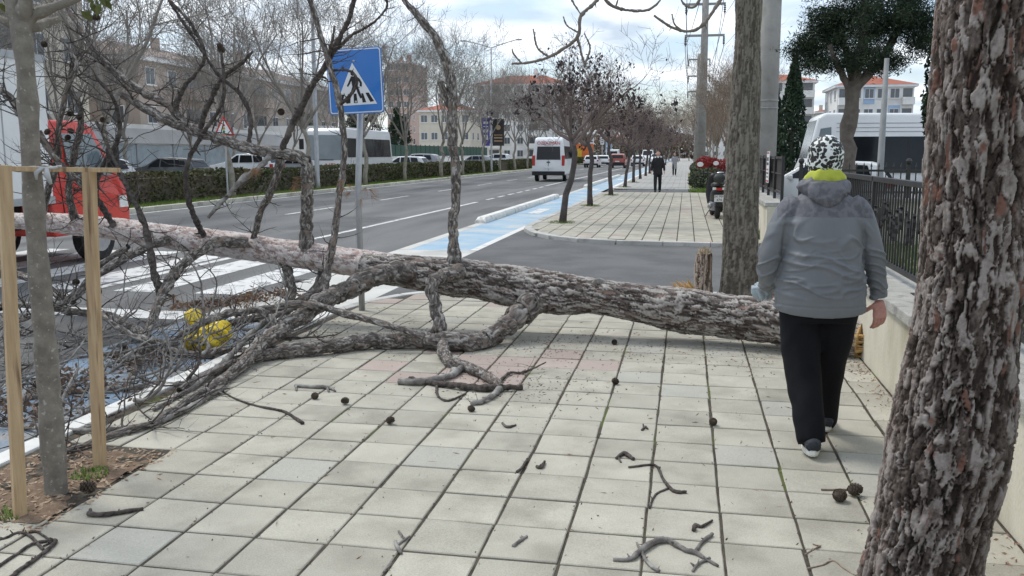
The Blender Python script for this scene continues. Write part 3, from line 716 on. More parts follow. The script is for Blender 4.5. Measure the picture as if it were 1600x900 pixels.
br('sweep', [(292, 200, 8, 7.6), (264, 165, 7.5, 7.62), (230, 147, 7, 7.64), (195, 125, 6.5, 7.66), (155, 90, 6, 7.68), (138, 65, 5.5, 7.7), (115, 28, 5, 7.72), (98, -5, 4.5, 7.75), (80, -50, 3, 7.8)])
br('cross', [(508, 460, 8, 7.1), (512, 425, 7.5, 7.2), (522, 370, 7, 7.3), (530, 300, 6.5, 7.35), (538, 240, 6, 7.4), (532, 172, 6, 7.42), (520, 118, 6, 7.45), (507, 74, 5.5, 7.48), (495, 38, 5, 7.5), (483, -5, 4.5, 7.5), (470, -50, 3, 7.5)], M_TWIG)
br('cross2', [(440, 245, 6.5, 7.66), (449, 212, 6, 7.62), (480, 148, 6, 7.58), (512, 97, 5.5, 7.56), (530, 60, 5, 7.55), (545, 30, 4.5, 7.55), (554, -5, 4, 7.55), (562, -50, 2.5, 7.55)], M_TWIG)
br('cross3', [(528, 76, 3.5, 7.56), (550, 55, 2.8, 7.5), (580, 38, 2.3, 7.45), (603, 14, 2, 7.42), (604, -5, 1.8, 7.4)], M_TWIG)
br('cross4', [(521, 110, 2.6, 7.45), (540, 109, 2.6, 7.4), (555, 118, 2.6, 7.36), (557, 133, 3, 7.36), (546, 150, 3, 7.38), (533, 163, 2.5, 7.42)], M_TWIG)
br('cross5', [(512, 90, 3, 7.47), (520, 62, 2.6, 7.45), (523, 40, 2, 7.45)], M_TWIG)
br('pale', [(425, 240, 6, 7.64), (405, 262, 5.5, 7.5), (380, 280, 5, 7.4), (350, 312, 4, 7.35), (325, 340, 3, 7.3)], M_BRANCH)
br('down', [(438, 248, 7, 7.66), (428, 290, 6.5, 7.7), (408, 330, 6, 7.75), (396, 375, 6, 7.85)])
br('arch', [(385, 380, 11, 7.75), (345, 378, 11, 7.6), (318, 388, 10.5, 7.45), (280, 418, 10, 7.2), (258, 452, 9, 6.95), (244, 485, 8, 6.7), (230, 520, 7, 6.45), (216, 560, 6, 6.2), (195, 610, 4, 5.6)])
br('arch2', [(262, 372, 9, 7.9), (225, 388, 8, 7.7), (180, 412, 7.5, 7.5), (140, 440, 6.5, 7.3), (100, 472, 5, 7.1), (60, 490, 4, 6.9), (10, 510, 3, 6.7)])
br('spike', [(250, 460, 7, 6.95), (238, 410, 6.5, 7.0), (229, 360, 6, 7.05), (212, 318, 5, 7.1), (190, 275, 4, 7.15), (172, 235, 3, 7.2), (150, 190, 2.5, 7.25)], M_TWIG)
br('tan', [(495, 478, 7, 6.75), (455, 476, 7, 6.6), (404, 484, 7, 6.45), (355, 491, 7.5, 6.35), (320, 502, 7, 6.25), (289, 520, 7, 6.2), (264, 534, 6.5, 6.2), (229, 532, 6.5, 6.25), (195, 518, 6, 6.3), (170, 500, 5.5, 6.35), (152, 489, 5.5, 6.4)], M_TAN)
br('tan2', [(404, 484, 8, 6.45), (422, 498, 9, 6.45), (434, 525, 11, 6.4)])
br('stick', [(483, 473, 7, 6.85), (550, 493, 7, 6.75), (607, 508, 6.5, 6.7), (662, 528, 5.5, 6.7)])
br('straight', [(470, 478, 5.5, 6.8), (413, 503, 5.5, 6.5), (355, 560, 5, 5.9), (300, 606, 4.5, 5.4), (240, 640, 3.5, None)])
br('under', [(510, 415, 12, 7.8), (500, 445, 11, 7.7), (470, 470, 9, 7.6), (420, 492, 8, 7.5), (360, 505, 7, 7.3), (300, 520, 6, 7.1), (220, 545, 5, 6.9), (120, 560, 4, 6.7)])
br('under2', [(440, 395, 9, 7.85), (452, 430, 9, 7.75), (455, 460, 8, 7.6), (440, 500, 7, 7.3), (400, 530, 6, 7.0)])
br('floor', [(420, 548, 11, None), (340, 552, 10, None), (260, 548, 9, None), (190, 500, 8, 7.2), (120, 488, 7, 7.2), (60, 480, 6, 7.2), (0, 475, 5, 7.2)])
br('floor2', [(350, 605, 6, None), (270, 650, 5, None), (200, 668, 5, None), (120, 672, 4.5, None), (40, 668, 4, None), (-30, 660, 3, None)])
br('floor3', [(290, 600, 5, None), (200, 606, 6, None), (110, 612, 5, None), (20, 625, 4, None), (-40, 630, 3, None)])
br('left1', [(120, 352, 8, 8.25), (108, 310, 7, 8.1), (112, 260, 6.5, 7.95), (122, 215, 6, 7.85), (126, 170, 5, 7.8), (108, 130, 4, 7.75), (116, 95, 3, 7.7)], M_TWIG)
br('left2', [(60, 350, 7, 8.35), (75, 300, 6.5, 8.0), (90, 250, 6, 7.7), (92, 200, 5.5, 7.5), (105, 140, 5, 7.4), (120, 100, 4, 7.35), (95, 60, 3, 7.3)], M_TWIG)
br('left3', [(150, 300, 7, 7.6), (120, 280, 7, 7.5), (85, 245, 6.5, 7.4), (60, 205, 6, 7.35)], M_TWIG)
br('left4', [(30, 180, 6, 7.4), (15, 150, 6, 7.4), (-20, 130, 6, 7.4), (-60, 100, 5, 7.4)], M_TWIG)
br('left5', [(180, 355, 6, 8.1), (150, 300, 5, 7.9), (165, 250, 4.5, 7.7), (185, 215, 4, 7.6), (180, 160, 3, 7.5), (150, 120, 2.5, 7.45)], M_TWIG)
br('left6', [(0, 420, 7, 7.8), (60, 440, 6.5, 7.4), (110, 470, 6, 7.1), (150, 420, 5.5, 6.9), (200, 385, 5, 6.8)])
br('left7', [(320, 370, 6, 7.9), (300, 330, 5, 7.7), (290, 270, 4.5, 7.6), (310, 220, 4, 7.55), (345, 165, 3.5, 7.5), (350, 120, 3, 7.5), (345, 80, 2, 7.5)], M_TWIG)
br('up1', [(310, 208, 6, 7.6), (325, 165, 5.5, 7.62), (345, 125, 4.5, 7.64), (375, 100, 3.5, 7.66), (395, 80, 2.5, 7.68)], M_TWIG)
br('up2', [(268, 190, 5, 7.6), (285, 140, 4.5, 7.6), (305, 115, 4, 7.6), (320, 85, 3.5, 7.6), (300, 40, 3, 7.6), (265, 0, 2.5, 7.6)], M_TWIG)
br('up3', [(388, 232, 4.5, 7.64), (392, 190, 4.5, 7.66), (378, 150, 4, 7.68), (340, 115, 3.5, 7.7), (310, 70, 3, 7.7), (270, 10, 2.5, 7.7), (255, -20, 2, 7.7)], M_TWIG)
lrng0 = np.random.default_rng(77)
# twigs: crooked, spurred dead shoots along the limbs and piled where the crown struck the road
rt = random.Random(21)
def shoot(mb, p, d, L, r, lev, floor=True):
    st = .055 if lev < 2 else .04; n = max(3, int(L / st)); pts = [p.copy()]; rs = [r]; d = d.normalized()
    curl = Vector((rt.uniform(-1, 1), rt.uniform(-1, 1), rt.uniform(-.5, 1))) * rt.uniform(.1, .5)
    for i in range(n):
        d = (d + curl * .22 + Vector((rt.gauss(0, .16), rt.gauss(0, .16), rt.gauss(0, .16) + .035))).normalized()
        p = p + d * st
        if floor:
            zf = GZ(p) + .012
            if p.z < zf: p.z = zf + rt.uniform(0, .015); d.z = abs(d.z) * .4
        pts.append(p.copy()); rs.append(r * (1 - .75 * (i + 1) / n) * rt.uniform(.9, 1.15))
    mb.tube(pts, rs, 5 if r > .008 else 4)
    if lev < 3:
        for i in range(1, n):
            if rt.random() < (.42, .34, .22)[lev]:
                nd = (d + Vector((rt.gauss(0, 1), rt.gauss(0, 1), rt.gauss(0, .8) + .25)) * .9)
                f = rt.uniform(.3, .65)
                shoot(mb, pts[i], nd, L * f if rt.random() < .7 else .06, rs[i] * .62, lev + 1 if L * f > .1 else 3, floor)
def sprout(key, n, L, r, t0=.1, t1=1.0, out=None):
    S = BR[key]
    for _ in range(n):
        i = int(rt.uniform(t0, t1) * (len(S) - 1)); s = S[i]
        d = Vector((rt.gauss(0, 1), rt.gauss(0, 1), rt.gauss(0, .8) + .2))
        shoot(out, Vector(s[:3]), d, L * rt.uniform(.5, 1.2), min(r, s[3] * .7) * rt.uniform(.6, 1.1), rt.choice((0, 0, 1)))
def twig_part(spec, k=1.8):
    mb = MB()
    for key, n, L, r, a, b in spec: sprout(key, int(n * k), L * 1.2, r, a, b, mb)
    o = reparent(mb.build('twigs', M_TWIG, None, smooth=True), pine); o['kind'] = 'stuff'
twig_part([('stub', 7, .4, .008, .6, 1), ('sweep', 9, .4, .008, .0, 1), ('cross', 7, .3, .006, .1, .95), ('cross2', 6, .3, .006, .1, 1), ('mast', 5, .08, .006, .2, .95), ('cross3', 3, .1, .004, .1, 1), ('up1', 5, .25, .005, .2, 1), ('up2', 5, .3, .005, .2, 1), ('up3', 6, .3, .005, .2, 1)], 2.6)
twig_part([('left1', 18, .5, .008, .05, 1), ('left2', 18, .5, .008, .05, 1), ('left3', 12, .45, .008, .1, 1), ('left4', 14, .5, .008, 0, 1), ('left5', 15, .45, .008, .1, 1), ('left6', 8, .4, .008, .1, 1), ('left7', 6, .3, .006, .2, 1), ('spike', 9, .4, .007, .2, 1)])
twig_part([('arch', 11, .4, .009, .25, 1), ('arch2', 12, .5, .009, .1, 1), ('under', 14, .4, .008, .1, 1), ('under2', 9, .35, .008, .2, 1), ('pale', 5, .3, .006, .2, 1), ('down', 6, .3, .006, .2, 1), ('tan', 7, .3, .006, .2, .9), ('stick', 3, .15, .005, .2, .9), ('straight', 5, .25, .005, .3, 1)])
twig_part([('fork', 16, .4, .008, .55, 1), ('prop', 6, .3, .007, .55, 1), ('floor', 14, .45, .008, .1, 1), ('floor2', 14, .4, .007, 0, 1), ('floor3', 14, .4, .007, 0, 1), ('hang5', 4, .12, .004, .1, 1), ('hang3', 3, .1, .004, .1, .9), ('hang4', 3, .08, .003, .2, 1)], .75)
mb = MB()
for _ in range(80):                              # the crushed crown lying on cycle lane and kerb
    x = rt.uniform(-6.6, -3.1); y = rt.uniform(4.0, 7.6)
    if x > -3.6 and y < 4.5: continue
    if rt.random() < .25: x = rt.uniform(-3.7, -3.0); y = rt.uniform(4.6, 6.2)
    p = Vector((x, y, 0)); p.z = GZ(p) + rt.uniform(.01, .14 if x > -3.7 else .3)
    shoot(mb, p, Vector((rt.gauss(0, 1), rt.gauss(0, 1), rt.gauss(.05, .3))), rt.uniform(.2, .7), rt.uniform(.004, .012), rt.choice((0, 1, 1)))
o = reparent(mb.build('twigs', M_TWIG, None, smooth=True), pine); o['kind'] = 'stuff'
mb = MB()
for _ in range(70):                               # heavier grey sticks in the pile
    x = rt.uniform(-5.6, -3.15); y = rt.uniform(4.3, 7.2); p = Vector((x, y, 0)); p.z = GZ(p) + rt.uniform(.015, .22)
    a = rt.gauss(.6, .7); shoot(mb, p, Vector((math.cos(a), math.sin(a), rt.gauss(.02, .15))), rt.uniform(.4, 1.1), rt.uniform(.008, .015), rt.choice((1, 1, 2)))
o = reparent(mb.build('broken_sticks', M_BRANCH, None, smooth=True), pine); o['kind'] = 'stuff'
hp = []
for px, py, rx, h in ((330, 478, .35, .1), (390, 470, .3, .12), (440, 462, .25, .1), (250, 560, .5, .08), (120, 600, .5, .1), (60, 640, .5, .1), (200, 650, .3, .06)):
    c = gp(px, py, -.09 if py < 600 else -.06); q = lrng0.normal(size=(300, 3)) * np.array([rx * .5, rx * .4, .0]); q[:, 2] = np.abs(lrng0.normal(size=300)) * h * .5 * np.exp(-(q[:, 0] / rx) ** 2 * 2); hp.append(q + np.array(c))
o = reparent(link('bark_debris', leaf_mesh('bark_debris', np.concatenate(hp), .022, pm('brown bark debris', (.13, .08, .055), (.24, .165, .12), scale=9, rough=1), 6, 2.2)), pine); o['kind'] = 'stuff'
# tufts of dead needles
def needle_fan(mb, p, d, L, n, spread):
    d = d.normalized()
    for _ in range(n):
        q = (d + Vector((rt.gauss(0, spread), rt.gauss(0, spread), rt.gauss(0, spread)))).normalized()
        mb.tube([p, p + q * L * rt.uniform(.7, 1.1)], [.0014, .0006], 3, cap=False)
for px, py, Y, L, n in ((540, 292, 7.3, .09, 30), (572, 302, 7.25, .09, 30), (458, 285, 7.55, .1, 36), (395, 265, 7.4, .1, 36), (310, 485, 6.9, .12, 60), (280, 470, 6.95, .12, 60), (385, 470, 7.3, .12, 60)):
    mb = MB(); p = at(px, py, Y)
    for _ in range(4): needle_fan(mb, p + Vector((rt.gauss(0, .03), rt.gauss(0, .03), rt.gauss(0, .03))), Vector((rt.gauss(0, 1), rt.gauss(0, 1), -.8)), L, n // 2, .35)
    reparent(mb.build('needle_tuft', M_NEEDLE, None), pine)
# pine cones
def cone_mesh():
    mb = MB(); mb.lathe([(.004, -.02), (.014, -.014), (.018, -.003), (.015, .012), (.007, .022), (.001, .026)], 8)
    k = 0
    for i in range(58):
        t = i / 58; z = -.021 + t * .046; r = .0245 * math.sin(math.pi * (.12 + .82 * t)) ** .7; a = i * 2.39996
        w = .0075; o = Vector((math.cos(a), math.sin(a), 0)); s = Vector((-math.sin(a), math.cos(a), 0)); up = Vector((0, 0, 1))
        c = o * r * .55 + up * z; tip = o * r + up * (z + .004 + .006 * t)
        mb.add([c - s * w * .6, c + s * w * .6, tip + s * w, tip + up * .004 + o * .002, tip - s * w], [(0, 1, 2, 3, 4)])
        mb.add([tip - s * w, tip + s * w, tip + up * .004 + o * .002, tip - up * .003], [(0, 3, 1), (0, 1, 2)])
    return mb.mesh('pine_cone', M_CONE)
CONE = cone_mesh()
for px, py, Y in ((124, 184, 7.78), (110, 178, 7.75), (68, 68, 7.3), (152, 27, 7.4), (160, 188, 7.5), (105, 215, 7.8), (46, 205, 7.3), (345, 72, 7.5), (347, 78, 7.52), (75, 205, 7.4), (440, 175, 7.4), (112, 205, 7.7), (193, 545, 6.5), (180, 560, 6.4), (120, 440, 7.2), (115, 475, 7.1)):
    o = link('pine_cone', CONE, None); o.location = at(px, py, Y); o.rotation_euler = (rt.uniform(0, 3), rt.uniform(0, 3), 0); o.scale = [rt.uniform(.9, 1.3)] * 3
    reparent(o, pine)
# ------------------------------------------------------------------ standing pine trunk close by the wall
big = empty('standing_pine'); big.location = at(1440, 1000, 2.9); big.location.z = 0
tag(big, 'thick pine trunk with flaking grey and red bark standing beside the low wall', 'tree')
TB = trace([(1425, 1120, 112, 2.9), (1432, 1000, 100, 2.9), (1437, 900, 91, 2.9), (1458, 800, 87, 2.9), (1480, 700, 87, 2.9), (1498, 600, 86, 2.9), (1517, 480, 80, 2.9), (1527, 300, 79, 2.9), (1538, 150, 80, 2.9), (1556, 0, 83, 2.9), (1575, -150, 82, 2.9), (1600, -400, 78, 2.9), (1640, -700, 70, 2.9)], 8)
TB = [np.array([s[0], s[1], max(-.03, s[2]) if i else -.03, s[3]]) for i, s in enumerate(TB)]
reparent(bark_tube('trunk', TB, M_BARK, None, nu=300, step=.0042, cell=(.03, .06), depth=.014, lump=.014, seed=31, pale=.48, redq=.71, lev=5), big)
CR = [((1.3, 3.1, 5.2), 1.4), ((.6, 3.6, 5.8), 1.3), ((1.6, 2.2, 6.2), 1.3)]
mbl = MB()
for c, r_ in CR: mbl.tube([Vector(TB[-1][:3]), Vector(c)], [.1, .04], 7)
reparent(mbl.build('limbs', M_BRANCH, None, smooth=True), big)
prng = np.random.default_rng(2)
pts = np.concatenate([np.array(c) + prng.normal(size=(1600, 3)) * r_ * np.array([.5, .5, .28]) for c, r_ in CR])
M_PINE = pm('pine needles green', (.03, .055, .022), (.065, .095, .04), scale=3, rough=.8)
reparent(link('crown', leaf_mesh('crown', pts, .03, M_PINE, 3, elong=6)), big)
# ------------------------------------------------------------------ grey street tree and the broken stump
M_GBARK = bark_mat('grey ridged bark', (.085, .075, .062), (.145, .13, .108), (.23, .21, .18), (.15, .125, .1))
gt = empty('grey_street_tree'); gt.location = gp(1155, 470)
tag(gt, 'straight grey ridged street tree trunk behind the fallen pine beside the stump', 'tree')
TG = trace([(1155, 480, 36, 9.76), (1156, 455, 32, 9.76), (1157, 400, 29, 9.76), (1158, 300, 27, 9.76), (1163, 200, 24, 9.76), (1167, 100, 21, 9.76), (1170, 0, 20, 9.76), (1172, -150, 18, 9.76), (1160, -330, 14, 9.7), (1180, -520, 9, 9.6)], 8)
reparent(bark_tube('trunk', TG, M_GBARK, None, nu=84, step=.012, cell=(.02, .12), depth=.011, lump=.012, seed=41, pale=.5, redq=.9), gt)
M_GTWIG = pm('grey brown twig', (.15, .125, .105), (.22, .19, .165), scale=12, rough=.9)
def gbr(rows, r0):
    S = trace([(a, b, r0 * (1 - .6 * i / len(rows)), y) for i, (a, b, y) in enumerate(rows)], 6, .1, 3); reparent(limb('branch', S, M_GTWIG, None, 6), gt)
gbr([(1172, -160, 9.7), (1100, -170, 9.4), (1020, -110, 9.1), (960, -45, 8.9), (933, 0, 8.8), (908, 25, 8.7), (903, 57, 8.7), (880, 76, 8.7), (858, 89, 8.7), (835, 96, 8.7), (818, 99, 8.7), (800, 99, 8.7)], 3.7)
gbr([(903, 60, 8.7), (908, 82, 8.7), (914, 104, 8.7)], 2.4); gbr([(890, -6, 8.7), (898, 8, 8.7), (907, 22, 8.7)], 2); gbr([(902, 50, 8.7), (886, 40, 8.7), (880, 26, 8.7)], 1.7)
gbr([(858, 89, 8.7), (840, 75, 8.7), (833, 45, 8.7)], 2); gbr([(815, 99, 8.7), (803, 85, 8.7), (800, 76, 8.7)], 1.7); gbr([(914, 100, 8.7), (922, 75, 8.7), (913, 52, 8.7)], 1.8)
gbr([(960, -45, 8.9), (945, -5, 8.9), (966, 13, 8.9), (1005, 17, 8.9), (1022, 10, 8.9), (1032, 0, 8.9)], 3.2); gbr([(962, 11, 8.9), (967, -5, 8.9)], 1.6)
gbr([(1165, -120, 9.6), (1140, -30, 9.3), (1103, 33, 9.1), (1078, 49, 9.1), (1048, 42, 9.1), (1022, 24, 9.1)], 3.4); gbr([(1064, 47, 9.1), (1054, 38, 9.1), (1050, 22, 9.1)], 1.8)
gbr([(1120, -60, 9.2), (1093, 0, 9.1), (1080, 12, 9.1), (1066, 3, 9.1), (1060, -20, 9.1)], 2.6)
st = empty('broken_stump'); st.location = gp(1098, 466)
tag(st, 'short splintered tree stump standing in front of the grey trunk', 'stump')
TS = trace([(1098, 472, 17, 9.8), (1098, 455, 15, 9.8), (1099, 430, 14, 9.8), (1100, 405, 13.5, 9.8), (1100, 396, 12.5, 9.8)], 6)
reparent(bark_tube('trunk', TS, bark_mat('stump bark', (.07, .05, .04), (.24, .18, .14), (.5, .42, .36), (.34, .2, .13)), None, nu=72, step=.008, cell=(.03, .12), depth=.016, lump=.02, seed=51), st)
mb = MB(); top = Vector(TS[-1][:3]); rs_ = TS[-1][3]
mb.lathe([(rs_ * .9, -.03), (rs_ * .85, .0), (.001, .01)], 16, Matrix.Translation(top))
for i in range(46):
    a = rr.uniform(0, 6.28); q = rs_ * math.sqrt(rr.random()) * .95; c = top + Vector((q * math.cos(a), q * math.sin(a), -.02)); h = rr.uniform(.03, .11); w = rr.uniform(.005, .012)
    mb.tube([c, c + Vector((rr.uniform(-.01, .01), rr.uniform(-.01, .01), h * .6)), c + Vector((rr.uniform(-.02, .02), rr.uniform(-.02, .02), h))], [w, w * .8, w * .1], 4)
reparent(mb.build('splinters', pm('weathered splinter', (.38, .29, .2), (.48, .38, .27), scale=14, rough=.9), None), st)
sp = empty('torn_wood'); sp.location = gp(1068, 460); tag(sp, 'orange torn wood fragment lying against the splintered stump', 'wood')
mb = MB()
for i in range(34):
    c = gp(1085 - rr.random() * 16, 464, 0) + Vector((0, rr.uniform(-.05, .1), rr.uniform(.01, .05))); d = Vector((rr.uniform(-.22, -.03), rr.uniform(-.05, .05), rr.uniform(.02, .16))); w = rr.uniform(.01, .024)
    mb.tube([c, c + d * .6, c + d], [w, w * .8, w * .15], 5)
reparent(mb.build('splinters', M_WOODF, None), sp)
sh = MB(); c = gp(1072, 462); sh.prism([(-.1, -.06), (.09, -.05), (.1, .05), (-.06, .07)], 0, .06, Matrix.Translation(c)); reparent(sh.build('slab', M_WOODF, None, bev=.012), sp)
# ------------------------------------------------------------------ staked young tree
yt = empty('young_tree'); yt.location = gp(90, 768); tag(yt, 'young tree with smooth mottled trunk tied between two timber stakes', 'tree')
M_YB = pm('mottled young bark', (.17, .15, .125), (.27, .245, .205), scale=16, rough=.9, bump=.5, bscale=60, c3=(.4, .38, .33), s3=45, lo3=.62, hi3=.7)
S = trace([(90, 790, 20, 3.52), (88, 765, 18, 3.52), (82, 690, 17, 3.52), (76, 600, 16.5, 3.52), (66, 480, 16, 3.52), (56, 360, 15.5, 3.52), (48, 240, 15, 3.52), (42, 130, 14.5, 3.52), (35, 60, 15, 3.52), (30, 25, 15.5, 3.52)], 6, .015, 2)
reparent(limb('trunk', S, M_YB, None, 20, 0, .12), yt)
for rows in ([(32, 45, 12, 3.52), (20, 10, 10, 3.5), (5, -40, 8, 3.5), (-20, -160, 6, 3.45)], [(34, 50, 11, 3.52), (55, 22, 9.5, 3.54), (90, 10, 8, 3.56), (130, -8, 7, 3.6), (200, -60, 5, 3.65)], [(32, 40, 12, 3.52), (40, 0, 10, 3.5), (50, -60, 8, 3.45), (70, -160, 6, 3.4)], [(36, 45, 8, 3.52), (58, 42, 7, 3.58), (75, 36, 6, 3.66), (92, 30, 5, 3.7)], [(30, 40, 8, 3.52), (10, 34, 7, 3.5), (-20, 20, 6, 3.48)]):
    reparent(limb('branch', trace(rows, 5, .06, 4), M_YB, None, 9, 0), yt)
M_LEAF = pm('olive leaf', (.07, .1, .025), (.16, .16, .05), scale=20, rough=.6)
lm = MB().add([(0, 0, 0), (.012, .018, .004), (.013, .04, .0), (0, .066, -.006), (-.013, .04, 0), (-.012, .018, .004)], [(0, 1, 2, 3, 4, 5)]).mesh('leaf', M_LEAF)
for px, py, a in ((126, 24, 2.4), (138, 22, 3.4), (142, 10, 2.9), (150, 4, 3.3), (158, 12, 3.6), (154, -2, 2.7), (164, 2, 3.0), (132, -6, 2.6), (170, -12, 3.2), (-4, 12, 2.4), (8, -6, 3.5), (62, -14, 3.0), (100, -10, 2.8)):
    o = link('leaf', lm, None); o.location = at(px, py - 8, 3.6); o.rotation_euler = (R(70), 0, 0); o.rotation_euler = (rt.uniform(.9, 1.6), a, rt.uniform(-.6, .6)); reparent(o, yt)
M_TIMB = pm('pale stake timber', (.42, .29, .165), (.55, .4, .24), scale=7, rough=.85, bump=.35, bscale=30, stretch=(6, 6, .5), c3=(.2, .125, .07), s3=4, lo3=.56, hi3=.68)
def post(name, a, b, w, mat, parent, d=None):
    a, b = Vector(a), Vector(b); L = (b - a).length; M_ = Matrix.Translation(a) @ (b - a).to_track_quat('Z', 'Y').to_matrix().to_4x4()
    return reparent(MB().box(-w / 2, w / 2, -(d or w) / 2, (d or w) / 2, 0, L, 0, M_).build(name, mat, None, bev=.003), parent)
sk = empty('timber_stakes'); sk.location = gp(30, 803); tag(sk, 'rough pale timber stakes joined by a crossbar around the young tree', 'stakes')
a = gp(31, 806); a.z = -.03; post('stake', a, at(6, 258, 3.28), .05, M_TIMB, sk, .05)
b = gp(156, 729); b.z = -.03; post('stake', b, at(139, 262, 3.86), .045, M_TIMB, sk, .05)
c = gp(-140, 770); c.z = -.03; post('stake', c, at(-150, 262, 3.6), .05, M_TIMB, sk)
p1 = at(-40, 263, 3.2); p2 = at(174, 266, 3.95); post('crossbar', p1 + Vector((.035, 0, 0)), p2 + Vector((.03, 0, 0)), .046, M_TIMB, sk, .022)
mb = MB(); tp = at(66, 262, 3.52)
mb.tube([tp + Vector((.075 * math.cos(t * .7), .07 * math.sin(t * .7), rr.uniform(-.008, .008))) for t in range(10)], .006, 6)
mb.tube([tp + Vector((.06, -.05, 0)), tp + Vector((.075, -.07, -.03)), tp + Vector((.085, -.06, -.07))], [.008, .014, .006], 6)
mb.tube([tp + Vector((.05, -.06, 0)), tp + Vector((.03, -.08, -.02)), tp + Vector((.035, -.085, -.05))], [.008, .012, .004], 6)
reparent(mb.build('tie_ribbon', pm('grey ribbon', (.4, .4, .4), (.5, .5, .5), scale=9, rough=.7), None, smooth=True), sk)
# ------------------------------------------------------------------ crossing sign
M_SBLUE = pm('sign blue', (.02, .16, .52), (.025, .19, .58), scale=1.2, rough=.35, coat=.3)
M_SWHITE = pm('sign white', (.74, .76, .78), (.8, .81, .82), scale=2, rough=.4)
M_SBLK = pm('sign black', (.012, .012, .014), (.02, .02, .022), scale=4, rough=.5)
sg = empty('crossing_sign', gp(566, 488, -.02)); tag(sg, 'blue square pedestrian crossing sign on a galvanised post behind the fallen trunk', 'sign')
S0 = at(557, 127, 8.3) - sg.location
k_ = mpp(at(557, 127, 8.3)) / 3 * .985
Ms = Matrix.Translation(S0 + Vector((0, -.035, 0))) @ Matrix.Rotation(R(-2), 4, 'Z') @ Matrix.Rotation(R(90), 4, 'X') @ Matrix.Rotation(R(2.2), 4, 'Z')
def s2(pts): return [((x - 469) * k_, -(y - 377) * k_) for x, y in pts]
def rrect(x0, x1, y0, y1, r, n=5):
    out = []
    for cx, cy, a0 in ((x1 - r, y0 + r, -90), (x1 - r, y1 - r, 0), (x0 + r, y1 - r, 90), (x0 + r, y0 + r, 180)):
        for i in range(n + 1): a = R(a0 + 90 * i / n); out.append((cx + r * math.cos(a), cy + r * math.sin(a)))
    return out
sgp = MB().prism(s2(rrect(330, 608, 225, 530, 16))[::-1], -.006, .004, Ms).build('panel', M_SBLUE, sg)
MB().prism(s2(rrect(334.5, 603.5, 229.5, 525.5, 13))[::-1], .0042, .0052, Ms).build('white_border', M_SWHITE, sgp)
MB().prism(s2(rrect(339.5, 598.5, 234.5, 520.5, 10))[::-1], .0055, .0065, Ms).build('blue_field', M_SBLUE, sgp)
MB().prism(s2([(460, 292), (364, 490), (575, 488)]), .0068, .0078, Ms).build('white_triangle', M_SWHITE, sgp)
mb = MB()
def blk(pts): mb.prism(s2(pts), .0081, .0092, Ms)
blk([(460 + 11 * math.cos(t * .6283), 342 + 11 * math.sin(t * .6283)) for t in range(10)])
mb2 = MB()
blk([(449, 355), (478, 355), (484, 372), (482, 404), (455, 404), (452, 380)])
def strip(pts, w):
    a = [];b_ = []
    for i, (x, y) in enumerate(pts):
        x0, y0 = pts[max(0, i - 1)]; x1, y1 = pts[min(len(pts) - 1, i + 1)]; l = math.hypot(x1 - x0, y1 - y0); nx, ny = -(y1 - y0) / l * w, (x1 - x0) / l * w
        a.append((x + nx, y + ny)); b_.append((x - nx, y - ny))
    mb2.prism(s2(a + b_[::-1]), .0093, .0100, Ms)
strip([(476, 360), (490, 372), (499, 388), (497, 404)], 5.5); 
mb.prism(s2([(450, 357), (456, 366), (442, 392), (432, 403), (427, 398), (436, 384)]), .0093, .01, Ms)
strip([(463, 402), (452, 430), (432, 458), (421, 478)], 7); mb.prism(s2([(470, 402), (484, 402), (492, 430), (502, 456), (492, 460), (480, 434)]), .0101, .0108, Ms)
for pl in ([(398, 437), (412, 437), (402, 473), (383, 474)], [(430, 436), (444, 436), (440, 479), (420, 480)], [(459, 436), (473, 436), (477, 479), (458, 480)], [(498, 436), (507, 436), (520, 478), (502, 479)], [(519, 435), (535, 434), (560, 475), (541, 478)]): blk(pl)
fg = MB(); fg.v, fg.f, fg.m = mb.v, mb.f, mb.m; fg.add(mb2.v, mb2.f); fg.build('walking_figure', M_SBLK, sgp)
MB().tube([(0, 0, -.1), (-.012, 0, 1.2), (S0.x + .012, .0, S0.z + .3)], .031, 14).build('post', M_GALV, sg, smooth=True)
for dz in (.19, -.2):
    MB().box(-.06, .06, -.032, -.012, -.015, .015, 0, Matrix.Translation(S0 + Vector((0, 0, dz)))).build('bracket', M_GALV, sg)
    MB().lathe([(.011, 0), (.011, .004), (.006, .006)], 10, Ms @ Matrix.Translation((0, dz * .97, .0066))).build('bolt', M_GALV, sg)
# ------------------------------------------------------------------ yellow bag caught under the branches
def blob_mesh(name, rx, ry, rz, mat, amp=.2, seed=1, n=40, f=2.5):
    th, ph = np.meshgrid(np.linspace(0, 2 * np.pi, n * 2, endpoint=False), np.linspace(.02, np.pi - .02, n))
    d = np.stack([np.sin(ph) * np.cos(th), np.sin(ph) * np.sin(th), np.cos(ph)], -1)
    k = 1 + amp * (vnoise(d[..., 0] * f + d[..., 2] * 1.7 + 9, d[..., 1] * f + 7 + d[..., 2], seed) - .5) * 2 + amp * .6 * (np.abs(vnoise(d[..., 0] * f * 2.3 + d[..., 2] * 4 + 3, d[..., 1] * f * 2.3 + 5, seed + 3) - .5)) * 2
    V = (d * k[..., None] * np.array([rx, ry, rz])).reshape(-1, 3); m = 2 * n
    i = np.arange(n - 1)[:, None] * m; j = np.arange(m)[None, :]; kk = (j + 1) % m
    return np_mesh(name, V, np.stack([i + j, i + m + j, i + m + kk, i + kk], -1).reshape(-1, 4), mat, True)
M_YEL = pm('yellow plastic', (.78, .55, .01), (.85, .63, .03), scale=3, rough=.3, bump=.08, bscale=14, spec=.5)
yb = empty('plastic_bag', gp(322, 548, -.08)); tag(yb, 'crumpled yellow plastic bag under the grey branches on the cycle lane', 'bag')
